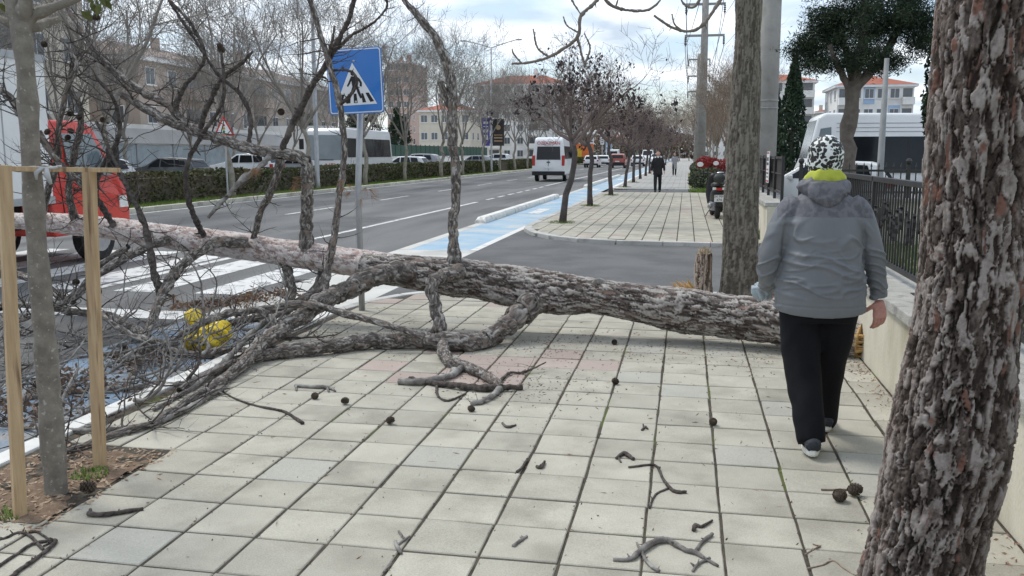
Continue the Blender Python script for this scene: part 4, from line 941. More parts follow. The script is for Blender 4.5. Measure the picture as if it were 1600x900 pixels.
o = link('bag_body', blob_mesh('bag_body', .19, .13, .12, M_YEL, .22, 5, 48, 3.2), yb); o.location = (0, .05, .11); o.rotation_euler = (0, R(-18), .3)
o = link('bag_top', blob_mesh('bag_top', .065, .055, .1, M_YEL, .3, 8, 30, 3), yb); o.location = (-.11, .06, .24); o.rotation_euler = (0, R(-30), 0)
M_DARKP = pm('print on bag', (.03, .05, .03), (.05, .07, .05), scale=20, rough=.6)
for x, z, w in ((-.02, .12, .05), (.04, .1, .03), (-.05, .08, .06), (.0, .065, .04)):
    MB().box(x, x + w, -.098, -.088, z, z + .014).build('print', M_DARKP, yb)
# ------------------------------------------------------------------ loose twigs and cones on the pavers
def ground_twig(lab, paths, mat=M_TWIG, lift=0):
    p0 = gp(*paths[0][0][:2]); root = empty('fallen_twig', p0); tag(root, lab, 'twig', 'broken twigs scattered on the pavement')
    mb = MB(); rr2 = random.Random(len(lab))
    for rows in paths:
        S = trace([(x, y, r, None) for x, y, r in rows], 5, .18, 7); mb.tube([Vector(s[:3]) - p0 for s in S], [s[3] for s in S], 7)
        for s in S[2:-1]:
            if rr2.random() < .16:
                q = Vector(s[:3]) - p0; mb.tube([q, q + Vector((rr2.uniform(-.02, .02), rr2.uniform(-.02, .02), rr2.uniform(.004, .02)))], [s[3] * .6, s[3] * .3], 5)
    mb.build('twig', mat, root, smooth=True)
ground_twig('stout bare twig beside the planting pit of the staked tree', [[(138, 802, 4.5), (160, 804, 4), (190, 800, 3.6), (224, 795, 3)], [(143, 803, 3), (141, 796, 2.6)]])
ground_twig('large pale forked twig lying in the middle of the pavement close to the camera', [[(958, 874, 2.6), (985, 873, 3.6), (1003, 858, 5.2), (1027, 845, 5), (1047, 845, 4.6), (1067, 857, 4), (1090, 865, 3.6), (1122, 884, 2.2)], [(1002, 860, 3.2), (1013, 880, 3), (1030, 892, 2.6)], [(1085, 863, 3), (1098, 846, 3), (1113, 834, 3)], [(1109, 872, 2.6), (1092, 880, 2.4), (1082, 892, 2)], [(1001, 860, 2.4), (995, 848, 1.8)]], M_BRANCH)
ground_twig('small hooked twig just above the large pale forked twig', [[(1084, 828, 3.5), (1086, 820, 3), (1097, 822, 2.4), (1113, 813, 1.8)]])
ground_twig('thin dark twig with two bends on the pavers below the pine cone', [[(982, 730, 1.8), (1023, 727, 2.2), (1037, 750, 2.4), (1053, 767, 3), (1073, 769, 2.6)], [(1046, 762, 2), (1024, 773, 1.8), (1015, 794, 1.6)]])
ground_twig('short knobbly dark twig between the moss line and the thin bent twig', [[(963, 716, 2.4), (975, 708, 3.6), (990, 717, 3)], [(966, 714, 2), (970, 722, 1.6)]])
ground_twig('slender curved twig below the crushed branches ending in a pale knob', [[(345, 610, 1.3), (375, 626, 1.5), (410, 636, 2), (440, 642, 2.2), (457, 650, 2.4), (473, 661, 3.2)]])
ground_twig('pale peeled twig next to two pine cones under the fallen trunk', [[(461, 602, 2.6), (490, 604, 3.2), (513, 605, 3), (524, 611, 1.5)], [(463, 603, 2), (463, 610, 1.6)], [(511, 605, 2), (514, 612, 1.5)]], M_BRANCH)
ground_twig('bundle of short twigs caught in a paver joint at the bottom of the pavement', [[(618, 846, 3), (621, 855, 3.4), (627, 864, 2.6)], [(623, 830, 2), (632, 842, 2.2)], [(640, 838, 2), (622, 850, 2.2)], [(612, 880, 1.6), (600, 893, 1.8)]], M_BRANCH)
ground_twig('tangled dark twig with dry needles at the corner of the pavement below the pit', [[(-20, 900, 2.6), (0, 883, 2.6), (30, 863, 2.4), (50, 850, 2.4), (80, 844, 2.4), (87, 846, 3), (75, 858, 3.2), (50, 877, 3.4), (25, 895, 3.6), (10, 912, 4)], [(-10, 845, 2), (10, 840, 2.2), (28, 832, 2.2), (45, 836, 2.2), (58, 848, 2.2), (68, 859, 2.4)], [(45, 832, 1.8), (58, 831, 1.6), (78, 843, 1.8)], [(68, 853, 1.6), (80, 847, 1.6)]])
ground_twig('tiny pale twig stub lying alone left of the moss line at the bottom', [[(802, 853, 3), (812, 845, 3), (823, 838, 2.6)]], M_BRANCH)
ground_twig('tiny curled dark twig beside the green moss line', [[(838, 729, 2.6), (846, 729, 3), (851, 721, 2.2)]])
ground_twig('short dark twig lying across a joint near the middle of the pavement', [[(808, 737, 2.6), (816, 730, 2.2), (824, 717, 2)]])
ground_twig('little brown twig on the pavers below the hanging branch', [[(785, 661, 2), (793, 667, 2.4), (806, 664, 1.6)]])
ground_twig('small fork of twig on the paver under the grey fragment', [[(1003, 672, 1.8), (1008, 667, 2), (1012, 670, 1.6)], [(1006, 670, 1.4), (1005, 663, 1.2)]])
ground_twig('thin straw twig near the feet of the big pine trunk', [[(1262, 888, 1.4), (1285, 883, 1.5), (1302, 876, 1.4), (1318, 888, 1.3), (1338, 900, 1.2)]], M_TAN)
ground_twig('thin bent dry twig right below the pair of cones', [[(1258, 866, 1.2), (1272, 858, 1.4), (1282, 853, 1.3)], [(1270, 850, 1), (1282, 853, 1.2)]], M_TAN)
def cone_at(px, py, lab, s=1.0):
    o = link('pine_cone', CONE); g = gp(px, py + 6, .024 * s); o.location = g; s *= .92; o.scale = (s, s, s); o.rotation_euler = (rt.uniform(1.1, 2), rt.uniform(-.4, .4), rt.uniform(0, 6)); tag(o, lab, 'pine cone', 'pine cones on the pavement')
for a in ((608, 651, 'pine cone alone in the middle of the pavers below the fallen trunk'), (493, 612, 'pine cone touching the pale peeled twig'), (541, 620, 'pine cone one paver away from the pale peeled twig'), (960, 528, 'small pine cone on the sunless pavers right under the thick trunk', 1.0), (960, 589, 'pine cone on the joint below the small cone under the trunk'), (1115, 653, 'pine cone on a joint to the side of the walking person'), (1310, 768, 'lower pine cone of the pair by the big pine trunk', 1.3), (1333, 759, 'upper pine cone of the pair by the big pine trunk', 1.3), (141, 755, 'pine cone on the soil beside the young tree', 1.4), (735, 632, 'pine cone beside the tip of the hanging branch', .9)): cone_at(*a)
mb = MB(); S = trace([(1283, 765, 1.4, None), (1320, 765, 1.6, None), (1346, 764, 2, None)], 5); mb.tube([s[:3] for s in S], [s[3] for s in S], 6)
o = mb.build('fallen_twig', M_TAN, smooth=True); tag(o, 'short stem between the pair of pine cones', 'twig', 'broken twigs scattered on the pavement')
# litter, needles, chips
lrng = np.random.default_rng(8)
def litter(name, n, fx, fy, mat, size, lab, elong):
    P = np.stack([fx(n), fy(n), np.full(n, .003)], 1)
    th = lrng.random(n) * 6.283; s = size * (.4 + lrng.random(n)); c, s_ = np.cos(th), np.sin(th)
    a = np.stack([c * s * elong, s_ * s * elong, lrng.random(n) * .006], 1); b = np.stack([-s_ * s * .5, c * s * .5, lrng.random(n) * .004], 1)
    V = np.stack([P - a, P + b, P + a, P - b], 1).reshape(-1, 3)
    o = link(name, np_mesh(name, V, np.arange(4 * n).reshape(-1, 4), mat)); tag(o, lab, 'litter', kind='stuff')
M_LIT = pm('brown litter', (.09, .06, .045), (.2, .14, .1), scale=20, rough=1)
litter('leaf_litter', 650, lambda n: lrng.uniform(-3.3, 1.35, n), lambda n: lrng.uniform(2.6, 10, n), M_LIT, .0042, 'scattered brown chips of bark and leaf on the pavers', 1.3)
litter('pine_needles', 260, lambda n: lrng.uniform(-3.3, 1.35, n), lambda n: lrng.uniform(2.6, 9, n), M_NEEDLE, .0013, 'scattered dry pine needles over the pavement', 22)
litter('wall_litter', 900, lambda n: 1.36 - np.abs(lrng.normal(0, .09, n)), lambda n: lrng.uniform(2.6, 10, n), pm('reddish litter', (.2, .1, .07), (.3, .19, .13), scale=20, rough=1), .006, 'reddish needle litter along the foot of the low wall', 2)
litter('pit_litter', 900, lambda n: lrng.uniform(-3.3, -2.6, n), lambda n: lrng.uniform(3.1, 4.15, n), pm('pit litter', (.3, .2, .13), (.42, .33, .24), scale=20, rough=1), .011, 'dry leaf litter on the soil of the planting pit', 1.6)
litter('crown_litter', 1500, lambda n: lrng.uniform(-4.8, -3.0, n), lambda n: lrng.uniform(4.2, 8.0, n), M_LIT, .009, 'broken bark and needle litter below the crushed branches', 1.8)
litter('trunk_litter', 1300, lambda n: lrng.uniform(-3.3, 1.3, n), lambda n: 7.15 + lrng.normal(0, .32, n), pm('bark flakes', (.13, .09, .07), (.27, .21, .17), scale=20, rough=1), .008, 'bark flakes shed on the pavers under the fallen trunk', 1.5)
jx = np.array([PX0 + PITCH * k for k in range(-3, 10)])
litter('joint_litter', 1500, lambda n: lrng.choice(jx, n) + lrng.normal(0, .012, n), lambda n: lrng.uniform(2.6, 9, n), M_LIT, .0045, 'crumbs of soil and needles caught along the paver joints', 1.8)
litter('branch_litter', 420, lambda n: -1.1 + lrng.normal(0, .35, n), lambda n: 5.9 + lrng.normal(0, .3, n), M_LIT, .006, 'chips around the tip of the hanging branch', 1.8)
# grass tufts
def tuft(name, c, n, h, rad, lab, mat=M_GRASS):
    mb = MB(); r2 = random.Random(n)
    for _ in range(n):
        a = r2.uniform(0, 6.28); q = rad * math.sqrt(r2.random()); p = Vector(c) + Vector((q * math.cos(a), q * math.sin(a), 0)); l = h * r2.uniform(.5, 1.1); t = Vector((r2.gauss(0, .5), r2.gauss(0, .5), 1)).normalized() * l; w = .004 * max(1, h / .06)
        s = Vector((-t.y, t.x, 0)); s = s.normalized() * w if s.length > 1e-4 else Vector((w, 0, 0))
        mb.add([p - s, p + s, p + t * .6 + s * .6, p + t, p + t * .6 - s * .6], [(0, 1, 2, 3, 4)])
    o = mb.build(name, mat); tag(o, lab, 'grass', kind='stuff')
tuft('grass_tuft', gp(1165, 468), 160, .1, .16, 'green grass at the foot of the grey street tree')
tuft('grass_tuft', gp(140, 742), 150, .035, .09, 'small weeds beside the rear stake in the planting pit')
tuft('grass_tuft', gp(14, 805), 120, .035, .08, 'small weeds beside the front stake in the planting pit')
tuft('grass_tuft', (1.2, 17.2, 0), 300, .22, .22, 'green weeds growing against the far cream wall')
tuft('grass_tuft', (1.15, 14.8, -.06), 200, .12, .3, 'weedy soil edge between drive and cream wall')
# ------------------------------------------------------------------ people
def loft(mb, rows, n=20, k=5, ref=(1, 0, 0)):
    "rows x, y, z, half width along ref, half depth"
    S = spline(rows, k); pts = [Vector(s[:3]) for s in S]; vs = []; fs = []
    for i, s in enumerate(S):
        t = (pts[min(i + 1, len(pts) - 1)] - pts[max(i - 1, 0)]).normalized(); u = Vector(ref); u = (u - t * u.dot(t)).normalized(); w = t.cross(u)
        for j in range(n):
            a = 2 * math.pi * j / n; vs.append(pts[i] + u * (s[3] * math.cos(a)) + w * (s[4] * math.sin(a)))
    for i in range(len(S) - 1):
        for j in range(n): fs.append((i * n + j, i * n + (j + 1) % n, (i + 1) * n + (j + 1) % n, (i + 1) * n + j))
    fs.append(tuple(range(n - 1, -1, -1))); e = (len(S) - 1) * n; fs.append(tuple(range(e, e + n)))
    mb.add(vs, fs)
def union(name, mb, voxel, mat, parent=None, smooth=6, disp=None):
    "one continuous skin round overlapping lofts"
    tmp = mb.build(name + '_tmp', mat)
    bm = bmesh.new(); bm.from_mesh(tmp.data); bmesh.ops.recalc_face_normals(bm, faces=bm.faces); bm.to_mesh(tmp.data); bm.free()
    m = tmp.modifiers.new('r', 'REMESH'); m.mode = 'VOXEL'; m.voxel_size = voxel; m.use_smooth_shade = True
    if smooth:
        s = tmp.modifiers.new('s', 'SMOOTH'); s.iterations = smooth; s.factor = .5
    dg = bpy.context.evaluated_depsgraph_get(); me = bpy.data.meshes.new_from_object(tmp.evaluated_get(dg))
    bpy.data.objects.remove(tmp)
    me.name = name
    if disp:
        n = len(me.vertices); co = np.zeros(n * 3, np.float32); no = np.zeros(n * 3, np.float32); me.vertices.foreach_get('co', co); me.vertices.foreach_get('normal', no)
        co = co.reshape(-1, 3); no = no.reshape(-1, 3); co += no * disp(co)[:, None]; me.vertices.foreach_set('co', co.ravel()); me.update()
    me.polygons.foreach_set('use_smooth', [True] * len(me.polygons))
    return link(name, me, parent)
M_SKIN = pm('skin', (.50, .27, .2), (.56, .32, .25), scale=14, rough=.55, bump=.15, bscale=90)
M_HANDS = pm('weathered hand skin', (.48, .22, .17), (.56, .3, .25), scale=40, rough=.6, bump=.4, bscale=120)
M_JACK = pm('grey jacket fabric', (.15, .158, .168), (.175, .184, .194), scale=5, rough=.55, bump=.06, bscale=26)
M_YOKE = pm('mottled violet grey yoke fabric', (.105, .106, .118), (.15, .15, .165), scale=34, rough=.7, bump=0, lo=.44, hi=.56)
M_TROU = pm('black trousers', (.006, .006, .008), (.009, .009, .012), scale=6, rough=.85, bump=.15, bscale=9, spec=.2)
M_LIME = pm('lime hood lining', (.42, .46, .05), (.5, .54, .08), scale=5, rough=.8, bump=.4, bscale=12)
def leopard():
    m = bpy.data.materials.new('leopard print scarf'); m.use_nodes = True; t = m.node_tree; L = t.links.new; b = t.nodes['Principled BSDF']
    tcn = N(t, 'ShaderNodeTexCoord'); no = N(t, 'ShaderNodeTexNoise'); no.inputs['Scale'].default_value = 22; mix = N(t, 'ShaderNodeMix', data_type='RGBA', i_0=.035)
    L(tcn.outputs['Object'], no.inputs['Vector']); L(tcn.outputs['Object'], mix.inputs[6]); L(no.outputs['Color'], mix.inputs[7])
    vo = N(t, 'ShaderNodeTexVoronoi'); vo.inputs['Scale'].default_value = 58; L(mix.outputs[2], vo.inputs['Vector'])
    ra = N(t, 'ShaderNodeValToRGB'); e = ra.color_ramp.elements; e[0].position = .57; e[0].color = (.015, .014, .014, 1); e[1].position = .62; e[1].color = (.74, .77, .74, 1)
    L(vo.outputs['Distance'], ra.inputs[0]); L(ra.outputs[0], b.inputs['Base Color']); b.inputs['Roughness'].default_value = .6
    return m
def hand(mb, wrist, d, palm_n, side, curl=.5, s=1.0):
    "palm and five curled fingers; d along the hand, palm_n out of the palm, side towards the thumb"
    d, palm_n, side = Vector(d).normalized(), Vector(palm_n).normalized(), Vector(side).normalized(); w = Vector(wrist)
    loft(mb, [(*w, .024 * s, .019 * s), (*(w + d * .03 * s), .034 * s, .016 * s), (*(w + d * .07 * s), .041 * s, .015 * s), (*(w + d * .092 * s), .038 * s, .013 * s)], 12, 3, side)
    for i, (o, l) in enumerate(((.028, .072), (.0095, .08), (-.0095, .075), (-.028, .06))):
        p = w + d * .085 * s + side * o * s; q = d.copy(); rows = [(*(p - d * .02 * s), .0095 * s, .0095 * s), (*p, .0095 * s, .0095 * s)]
        for j, f in enumerate((.45, .3, .25)):
            q = (q * math.cos(curl * (.7 + .25 * j + .1 * i)) + palm_n * math.sin(curl * (.7 + .25 * j + .1 * i))).normalized(); p = p + q * l * f * s; rr_ = (.0088, .008, .0066)[j] * s; rows.append((*p, rr_, rr_))
            palm_n2 = palm_n
        loft(mb, rows, 8, 3, side)
    p = w + d * .02 * s + side * .026 * s; q = (d * .62 + side * .62 + palm_n * .45).normalized(); rows = [(*(p - side * .012 * s), .012 * s, .012 * s), (*p, .0125 * s, .0125 * s)]
    for l, r_ in ((.032, .0115), (.027, .01), (.02, .008)):
        p = p + q * l * s; rows.append((*p, r_ * s, r_ * s)); q = (q + palm_n * .22 - side * .18).normalized()
    loft(mb, rows, 8, 3, d)
W0 = Vector((.72, 4.95, 0))
person = empty('person', W0); tag(person, 'person in grey hooded jacket, leopard headscarf and black trousers walking away along the wall', 'person')
# body: one skin, mostly under the clothes, right hand bare
mb = MB()
loft(mb, [(0, .0, .8, .16, .12), (0, .0, .95, .15, .11), (0, .02, 1.2, .15, .1), (0, .03, 1.31, .1, .075), (0, .04, 1.39, .055, .055), (0, .055, 1.45, .05, .055)], 18)
loft(mb, [(0, .045, 1.42, .04, .05), (0, .06, 1.46, .06, .075), (0, .062, 1.53, .073, .09), (0, .058, 1.585, .07, .085), (0, .055, 1.625, .04, .05), (0, .055, 1.635, .01, .012)], 18)
loft(mb, [(0, .145, 1.545, .009, .008), (0, .158, 1.525, .012, .012), (0, .16, 1.51, .015, .014), (0, .145, 1.5, .01, .01)], 8)       # nose
loft(mb, [(-.018, .142, 1.478, .006, .006), (0, .148, 1.478, .01, .008), (.018, .142, 1.478, .006, .006)], 8, 3, (0, 0, 1))
for s in (-1, 1):
    loft(mb, [(s * .085, 0, .8, .07, .08), (s * .095, -.01 if s < 0 else .05, .6, .06, .06), (-.078 if s < 0 else .1, -.075 if s < 0 else .145, .38, .045, .05), (-.038 if s < 0 else .1, -.21 if s < 0 else .26, .09, .034, .038)], 14)
SH_R, EL_R, WR_R = (.135, .02, 1.27), (.262, .02, 1.05), (.305, .05, .80)
SH_L, EL_L, WR_L = (-.135, .02, 1.27), (-.262, -.01, 1.02), (-.262, .15, .86)
loft(mb, [(*SH_R, .035, .035), (*EL_R, .032, .032), (*WR_R, .027, .022)], 12); loft(mb, [(*SH_L, .035, .035), (*EL_L, .032, .032), (*WR_L, .027, .022)], 12)
hand(mb, (.312, .052, .785), (.09, .03, -1), (-.5, .85, 0), (-.9, -.42, .0), .4, 1.06)
hand(mb, (-.262, .165, .85), (0, .8, -.5), (.8, -.3, -.4), (.3, .5, .8), .85, .95)
body = union('body', mb, .0042, M_HANDS, person, 2)
# trousers
mb = MB()
loft(mb, [(-.005, .0, .88, .2, .15), (-.005, -.005, .76, .205, .16), (-.005, -.005, .68, .2, .15)], 24)
loft(mb, [(-.095, 0, .78, .118, .135), (-.094, -.01, .6, .11, .112), (-.078, -.055, .42, .098, .1), (-.056, -.14, .25, .085, .09), (-.038, -.215, .085, .073, .08), (-.036, -.222, .07, .072, .078)], 20)
loft(mb, [(.095, 0, .78, .115, .13), (.088, .05, .6, .104, .108), (.088, .13, .42, .09, .096), (.093, .2, .25, .079, .086), (.1, .262, .07, .07, .08), (.1, .265, .055, .069, .078)], 20)
def tdisp(co):
    return .006 * (vnoise(co[:, 0] * 9 + 3, co[:, 2] * 5 + co[:, 1] * 3, 3) - .5) * 2 + .004 * (vnoise(co[:, 0] * 22, co[:, 2] * 14 + co[:, 1] * 9, 5) - .5) * 2
union('trousers', mb, .011, M_TROU, person, 4, tdisp)
# jacket with sleeves
mb = MB()
loft(mb, [(.0, -.005, .735, .236, .175), (.0, -.01, .78, .24, .178), (0, -.012, .9, .226, .17), (0, -.008, 1.02, .205, .155), (0, .0, 1.14, .203, .15), (0, .012, 1.24, .19, .138), (0, .026, 1.31, .166, .118), (0, .035, 1.355, .118, .092), (0, .042, 1.395, .085, .075)], 36)
loft(mb, [(.13, .022, 1.31, .058, .078), (.18, .02, 1.26, .066, .08), (.226, .018, 1.15, .063, .072), (.26, .02, 1.04, .06, .066), (.284, .035, .93, .054, .06), (.303, .046, .84, .052, .056), (.309, .05, .80, .05, .054)], 22)
loft(mb, [(-.13, .022, 1.31, .058, .078), (-.18, .018, 1.26, .066, .08), (-.228, .005, 1.15, .064, .074), (-.264, -.005, 1.02, .062, .07), (-.266, .03, .93, .06, .066), (-.262, .09, .875, .055, .06), (-.262, .14, .85, .05, .052)], 22)
def jdisp(co):
    x, y, z = co[:, 0], co[:, 1], co[:, 2]; arm = np.clip((np.abs(x) - .2) / .05, 0, 1)
    low = np.clip((1.16 - z) / .2, 0, 1)
    sharp = lambda n, w: np.exp(-((n - .5) / w) ** 2)
    wx = x + .05 * (vnoise(x * 6 + 5, z * 6 + 5, 21) - .5); wz = z + .05 * (vnoise(x * 7 + 9, z * 7 + 2, 22) - .5)
    hor = sharp(vnoise(wx * 4.5 + y * 5 + 40, (wz + .22 * wx) * 17 + 20, 11), .07)            # folds across the small of the back
    hor2 = sharp(vnoise(wx * 7 + y * 6 + 10, (wz - .15 * wx) * 27 + 60, 15), .08)
    sgn = np.where(x > 0, 1, -1)
    dia = sharp(vnoise((wx * sgn * .72 - wz * .7) * 5 + 30, (wx * sgn * .7 + wz * .72) * 19 + 30 + sgn * 7, 12), .07)   # from the armholes inwards
    up = np.clip((z - .98) / .12, 0, 1) * np.clip((1.29 - z) / .06, 0, 1) * np.clip((np.abs(x) - .04) / .09, 0, 1)
    arm_f = sharp(vnoise(x * 5 + y * 9 + 3, (wz + .5 * np.abs(wx)) * 24 + 5, 13), .09) * arm * np.clip((1.22 - z) / .1, 0, 1)
    hem = np.where((z > .766) & (z < .774), -.003, 0) + np.where(arm > .5, np.where((z > .845) & (z < .853), -.006, np.where(z <= .845, -.003, 0)), 0)
    seam = -.004 * np.exp(-((np.abs(x) - (.205 - .12 * np.clip(z - 1.12, 0, .2))) / .006) ** 2) * np.clip((z - .9) / .1, 0, 1)
    return (1 - arm) * (.013 * hor * low * np.clip((z - .8) / .06, 0, 1) + .008 * hor2 * low * np.clip((z - .8) / .06, 0, 1) + .011 * dia * up) + .011 * arm_f + hem + seam - .004
jk = union('jacket', mb, .0062, M_JACK, person, 6, jdisp)
# the yoke is a panel of other cloth: split it off the jacket
def split(o, test, name, mat, parent):
    bm = bmesh.new(); bm.from_mesh(o.data); b2 = bm.copy()
    bmesh.ops.delete(bm, geom=[f for f in bm.faces if test(f.calc_center_median())], context='FACES'); bm.to_mesh(o.data); bm.free()
    bmesh.ops.delete(b2, geom=[f for f in b2.faces if not test(f.calc_center_median())], context='FACES'); me = bpy.data.meshes.new(name); b2.to_mesh(me); b2.free()
    me.materials.clear(); me.materials.append(mat); return link(name, me, parent)
split(jk, lambda c: c.z > 1.235 - .1 * max(0, abs(c.x) - .15) and abs(c.x) < .24, 'yoke', M_YOKE, jk)
# folded hood, lime lining, scarf
mb = MB()
loft(mb, [(-.118, .05, 1.39, .032, .02), (-.098, -.02, 1.385, .04, .026), (-.05, -.07, 1.365, .05, .026), (0, -.086, 1.35, .056, .026), (.05, -.07, 1.365, .05, .026), (.098, -.02, 1.385, .04, .026), (.118, .05, 1.39, .032, .02)], 16, 6, (0, 0, 1))
loft(mb, [(0, -.07, 1.41, .085, .03), (0, -.088, 1.36, .1, .03), (.004, -.1, 1.315, .062, .022), (.006, -.102, 1.285, .02, .014)], 18, 5)
loft(mb, [(0, .03, 1.36, .122, .1), (0, .03, 1.40, .116, .098), (0, .034, 1.43, .106, .09)], 22)
union('hood', mb, .0065, M_YOKE, jk, 4, lambda co: .006 * np.exp(-((vnoise(co[:, 0] * 9 + 9, co[:, 2] * 30 + np.abs(co[:, 0]) * 14 + 9, 4) - .5) / .1) ** 2))
mb = MB()
loft(mb, [(0, .03, 1.405, .104, .09), (0, .03, 1.425, .109, .098), (0, .032, 1.444, .103, .095), (0, .036, 1.458, .088, .084)], 26)
union('hood_lining', mb, .007, M_LIME, jk, 4, lambda co: .0035 * np.sin(np.arctan2(co[:, 1] - .03, co[:, 0]) * 9 + 1.3) * np.clip((co[:, 2] - 1.42) / .02, 0, 1) + .003 * (vnoise(co[:, 0] * 25 + 5, co[:, 2] * 40 + 5, 3) - .5))
mb = MB()
loft(mb, [(0, .04, 1.43, .078, .072), (0, .044, 1.47, .083, .085), (0, .046, 1.53, .09, .1), (0, .044, 1.585, .09, .1), (0, .044, 1.625, .07, .08), (0, .044, 1.65, .035, .042), (0, .044, 1.655, .008, .008)], 26)
sc_o = union('headscarf', mb, .007, leopard(), person, 3, lambda co: .003 * (vnoise(co[:, 0] * 16 + 5, co[:, 2] * 20 + 5, 8) - .5) * 2 - np.where((np.abs(co[:, 0]) < .058) & (co[:, 1] > .09) & (co[:, 2] > 1.45) & (co[:, 2] < 1.58), .035, 0))
# shoes
M_SHOE = pm('charcoal mesh shoe', (.03, .034, .042), (.055, .06, .07), scale=60, rough=.85, bump=.4, bscale=150)
M_SOLE = pm('white rubber sole', (.66, .66, .6), (.75, .75, .7), scale=8, rough=.6)
def shoe(loc, pitch, yaw):
    r_ = empty('shoe', loc); r_.parent = person; r_.rotation_euler = (pitch, 0, yaw)
    def outline(k, n=18):
        return [(k * .045 * math.copysign(abs(math.cos(a)) ** .8, math.cos(a)) * (1 + .12 * math.sin(a)), .1 + k * .135 * math.sin(a)) for a in [2 * math.pi * i / n for i in range(n)]]
    m2 = MB(); o1, o2, o3 = outline(.93), outline(1.0), outline(.97); n = len(o1)
    m2.add([(x, y, 0) for x, y in o1] + [(x, y, .014) for x, y in o2] + [(x, y, .032) for x, y in o3], [tuple(range(n - 1, -1, -1)), tuple(range(2 * n, 3 * n))] + [(k * n + i, k * n + (i + 1) % n, k * n + n + (i + 1) % n, k * n + n + i) for k in (0, 1) for i in range(n)])
    m2.build('sole', M_SOLE, r_, smooth=False, bev=.003)
    m3 = MB(); loft(m3, [(0, -.03, .05, .036, .03), (0, .0, .062, .041, .045), (0, .06, .062, .043, .042), (0, .13, .05, .045, .028), (0, .2, .042, .036, .018), (0, .228, .036, .012, .01)], 16, 4)
    m3.build('upper', M_SHOE, r_, smooth=True)
shoe((-.035, -.275, .012), R(-4), R(-2)); shoe((.1, .21, .004), R(2), R(-8))
# plastic bottle wrapped in a thin bag, held in the other hand
M_PBAG = pm('clear blue plastic', (.45, .55, .6), (.62, .7, .74), scale=14, rough=.25, trans=.35, bump=.6, bscale=30)
o = link('plastic_bottle', blob_mesh('plastic_bottle', .055, .05, .05, M_PBAG, .3, 4, 20, 4)); o.location = W0 + Vector((-.275, .2, .80)); tag(o, 'pale blue plastic bottle in the swinging hand of the walking person', 'bottle')

def walker(loc, rz, H, lab, coat, trou, hair, coat_z, scarf=None, shirt=None, stride=.16, arm_fwd=False):
    r0 = empty('person', loc, rz); r0.scale = (H / 1.7,) * 3; tag(r0, lab, 'person')
    mb = MB()
    loft(mb, [(0, 0, .9, .13, .1), (0, 0, 1.2, .14, .1), (0, 0, 1.38, .13, .08), (0, .0, 1.44, .05, .05), (0, .01, 1.5, .05, .055)], 14)
    loft(mb, [(0, .01, 1.46, .045, .055), (0, .02, 1.52, .066, .085), (0, .015, 1.6, .074, .092), (0, .01, 1.67, .05, .065), (0, .01, 1.695, .012, .015)], 14)
    loft(mb, [(0, .105, 1.6, .01, .008), (0, .122, 1.575, .014, .012), (0, .1, 1.565, .01, .01)], 8)
    for s in (-1, 1):
        loft(mb, [(s * .075, .01, 1.6, .012, .02), (s * .085, .0, 1.58, .008, .018)], 6)
        loft(mb, [(s * .09, 0, .9, .08, .08), (s * .09, s * stride * .4 + .02, .5, .055, .055), (s * .085, s * stride, .09, .038, .04), (s * .085, s * stride + .06, .03, .04, .03), (s * .085, s * stride + .15, .02, .035, .018)], 12)
        w_ = (s * .27, .05 if not arm_fwd else .16, .86 if not arm_fwd else 1.05)
        loft(mb, [(s * .17, 0, 1.38, .05, .05), (s * .23, -.02, 1.1, .04, .04), (*w_, .028, .022)], 10)
        hand(mb, w_, (0, .3 if not arm_fwd else .9, -1), (-s, .2, 0), (0, .95, .3), .5)
    union('body', mb, .012, M_SKIN, r0, 2)
    mb = MB()
    for s in (-1, 1): loft(mb, [(s * .07, 0, .95, .1, .11), (s * .09, s * stride * .4 + .02, .5, .075, .08), (s * .085, s * stride, .07, .06, .065)], 14)
    union('trousers', mb, .016, trou, r0, 3)
    for s in (-1, 1):
        mb = MB(); loft(mb, [(s * .085, s * stride - .05, .05, .045, .045), (s * .085, s * stride + .05, .05, .05, .045), (s * .085, s * stride + .19, .035, .042, .032)], 10); mb.build('shoe', M_BLACK, r0, smooth=True)
    mb = MB()
    loft(mb, [(0, 0, coat_z, .2 if coat_z < .8 else .185, .15), (0, 0, 1.0, .175, .135), (0, 0, 1.25, .19, .13), (0, 0, 1.38, .16, .1), (0, .0, 1.455, .075, .07)], 18)
    for s in (-1, 1):
        w_ = (s * .265, .045 if not arm_fwd else .14, .89 if not arm_fwd else 1.06); loft(mb, [(s * .15, 0, 1.4, .06, .07), (s * .235, -.02, 1.12, .058, .06), (*w_, .045, .045)], 12)
    union('coat', mb, .015, coat, r0, 3)
    mb = MB()
    if scarf: loft(mb, [(0, -.0, 1.42, .1, .09), (0, .0, 1.5, .085, .085), (0, -.005, 1.6, .09, .1), (0, -.005, 1.68, .06, .075), (0, .0, 1.705, .02, .02)], 14)
    else: loft(mb, [(0, -.03, 1.56, .07, .06), (0, -.012, 1.62, .08, .092), (0, .0, 1.68, .06, .08), (0, .0, 1.71, .02, .02)], 14)
    union('headscarf' if scarf else 'hair', mb, .012, scarf or hair, r0, 2)
    if shirt:
        mb = MB(); loft(mb, [(0, .06, 1.36, .03, .04), (0, .04, 1.44, .055, .045), (0, .03, 1.47, .056, .05)], 10); union('shirt_collar', mb, .01, shirt, r0, 1)
M_SUIT = pm('black suit cloth', (.012, .012, .013), (.02, .02, .021), scale=8, rough=.8)
M_HAIR = pm('dark hair', (.02, .016, .013), (.035, .028, .024), scale=40, rough=.6)
walker((-1.15, 38.1, -.04), R(180), 1.72, 'man in black suit and white shirt walking towards us on the far pavement', M_SUIT, M_SUIT, M_HAIR, .72, shirt=M_WPLAST)
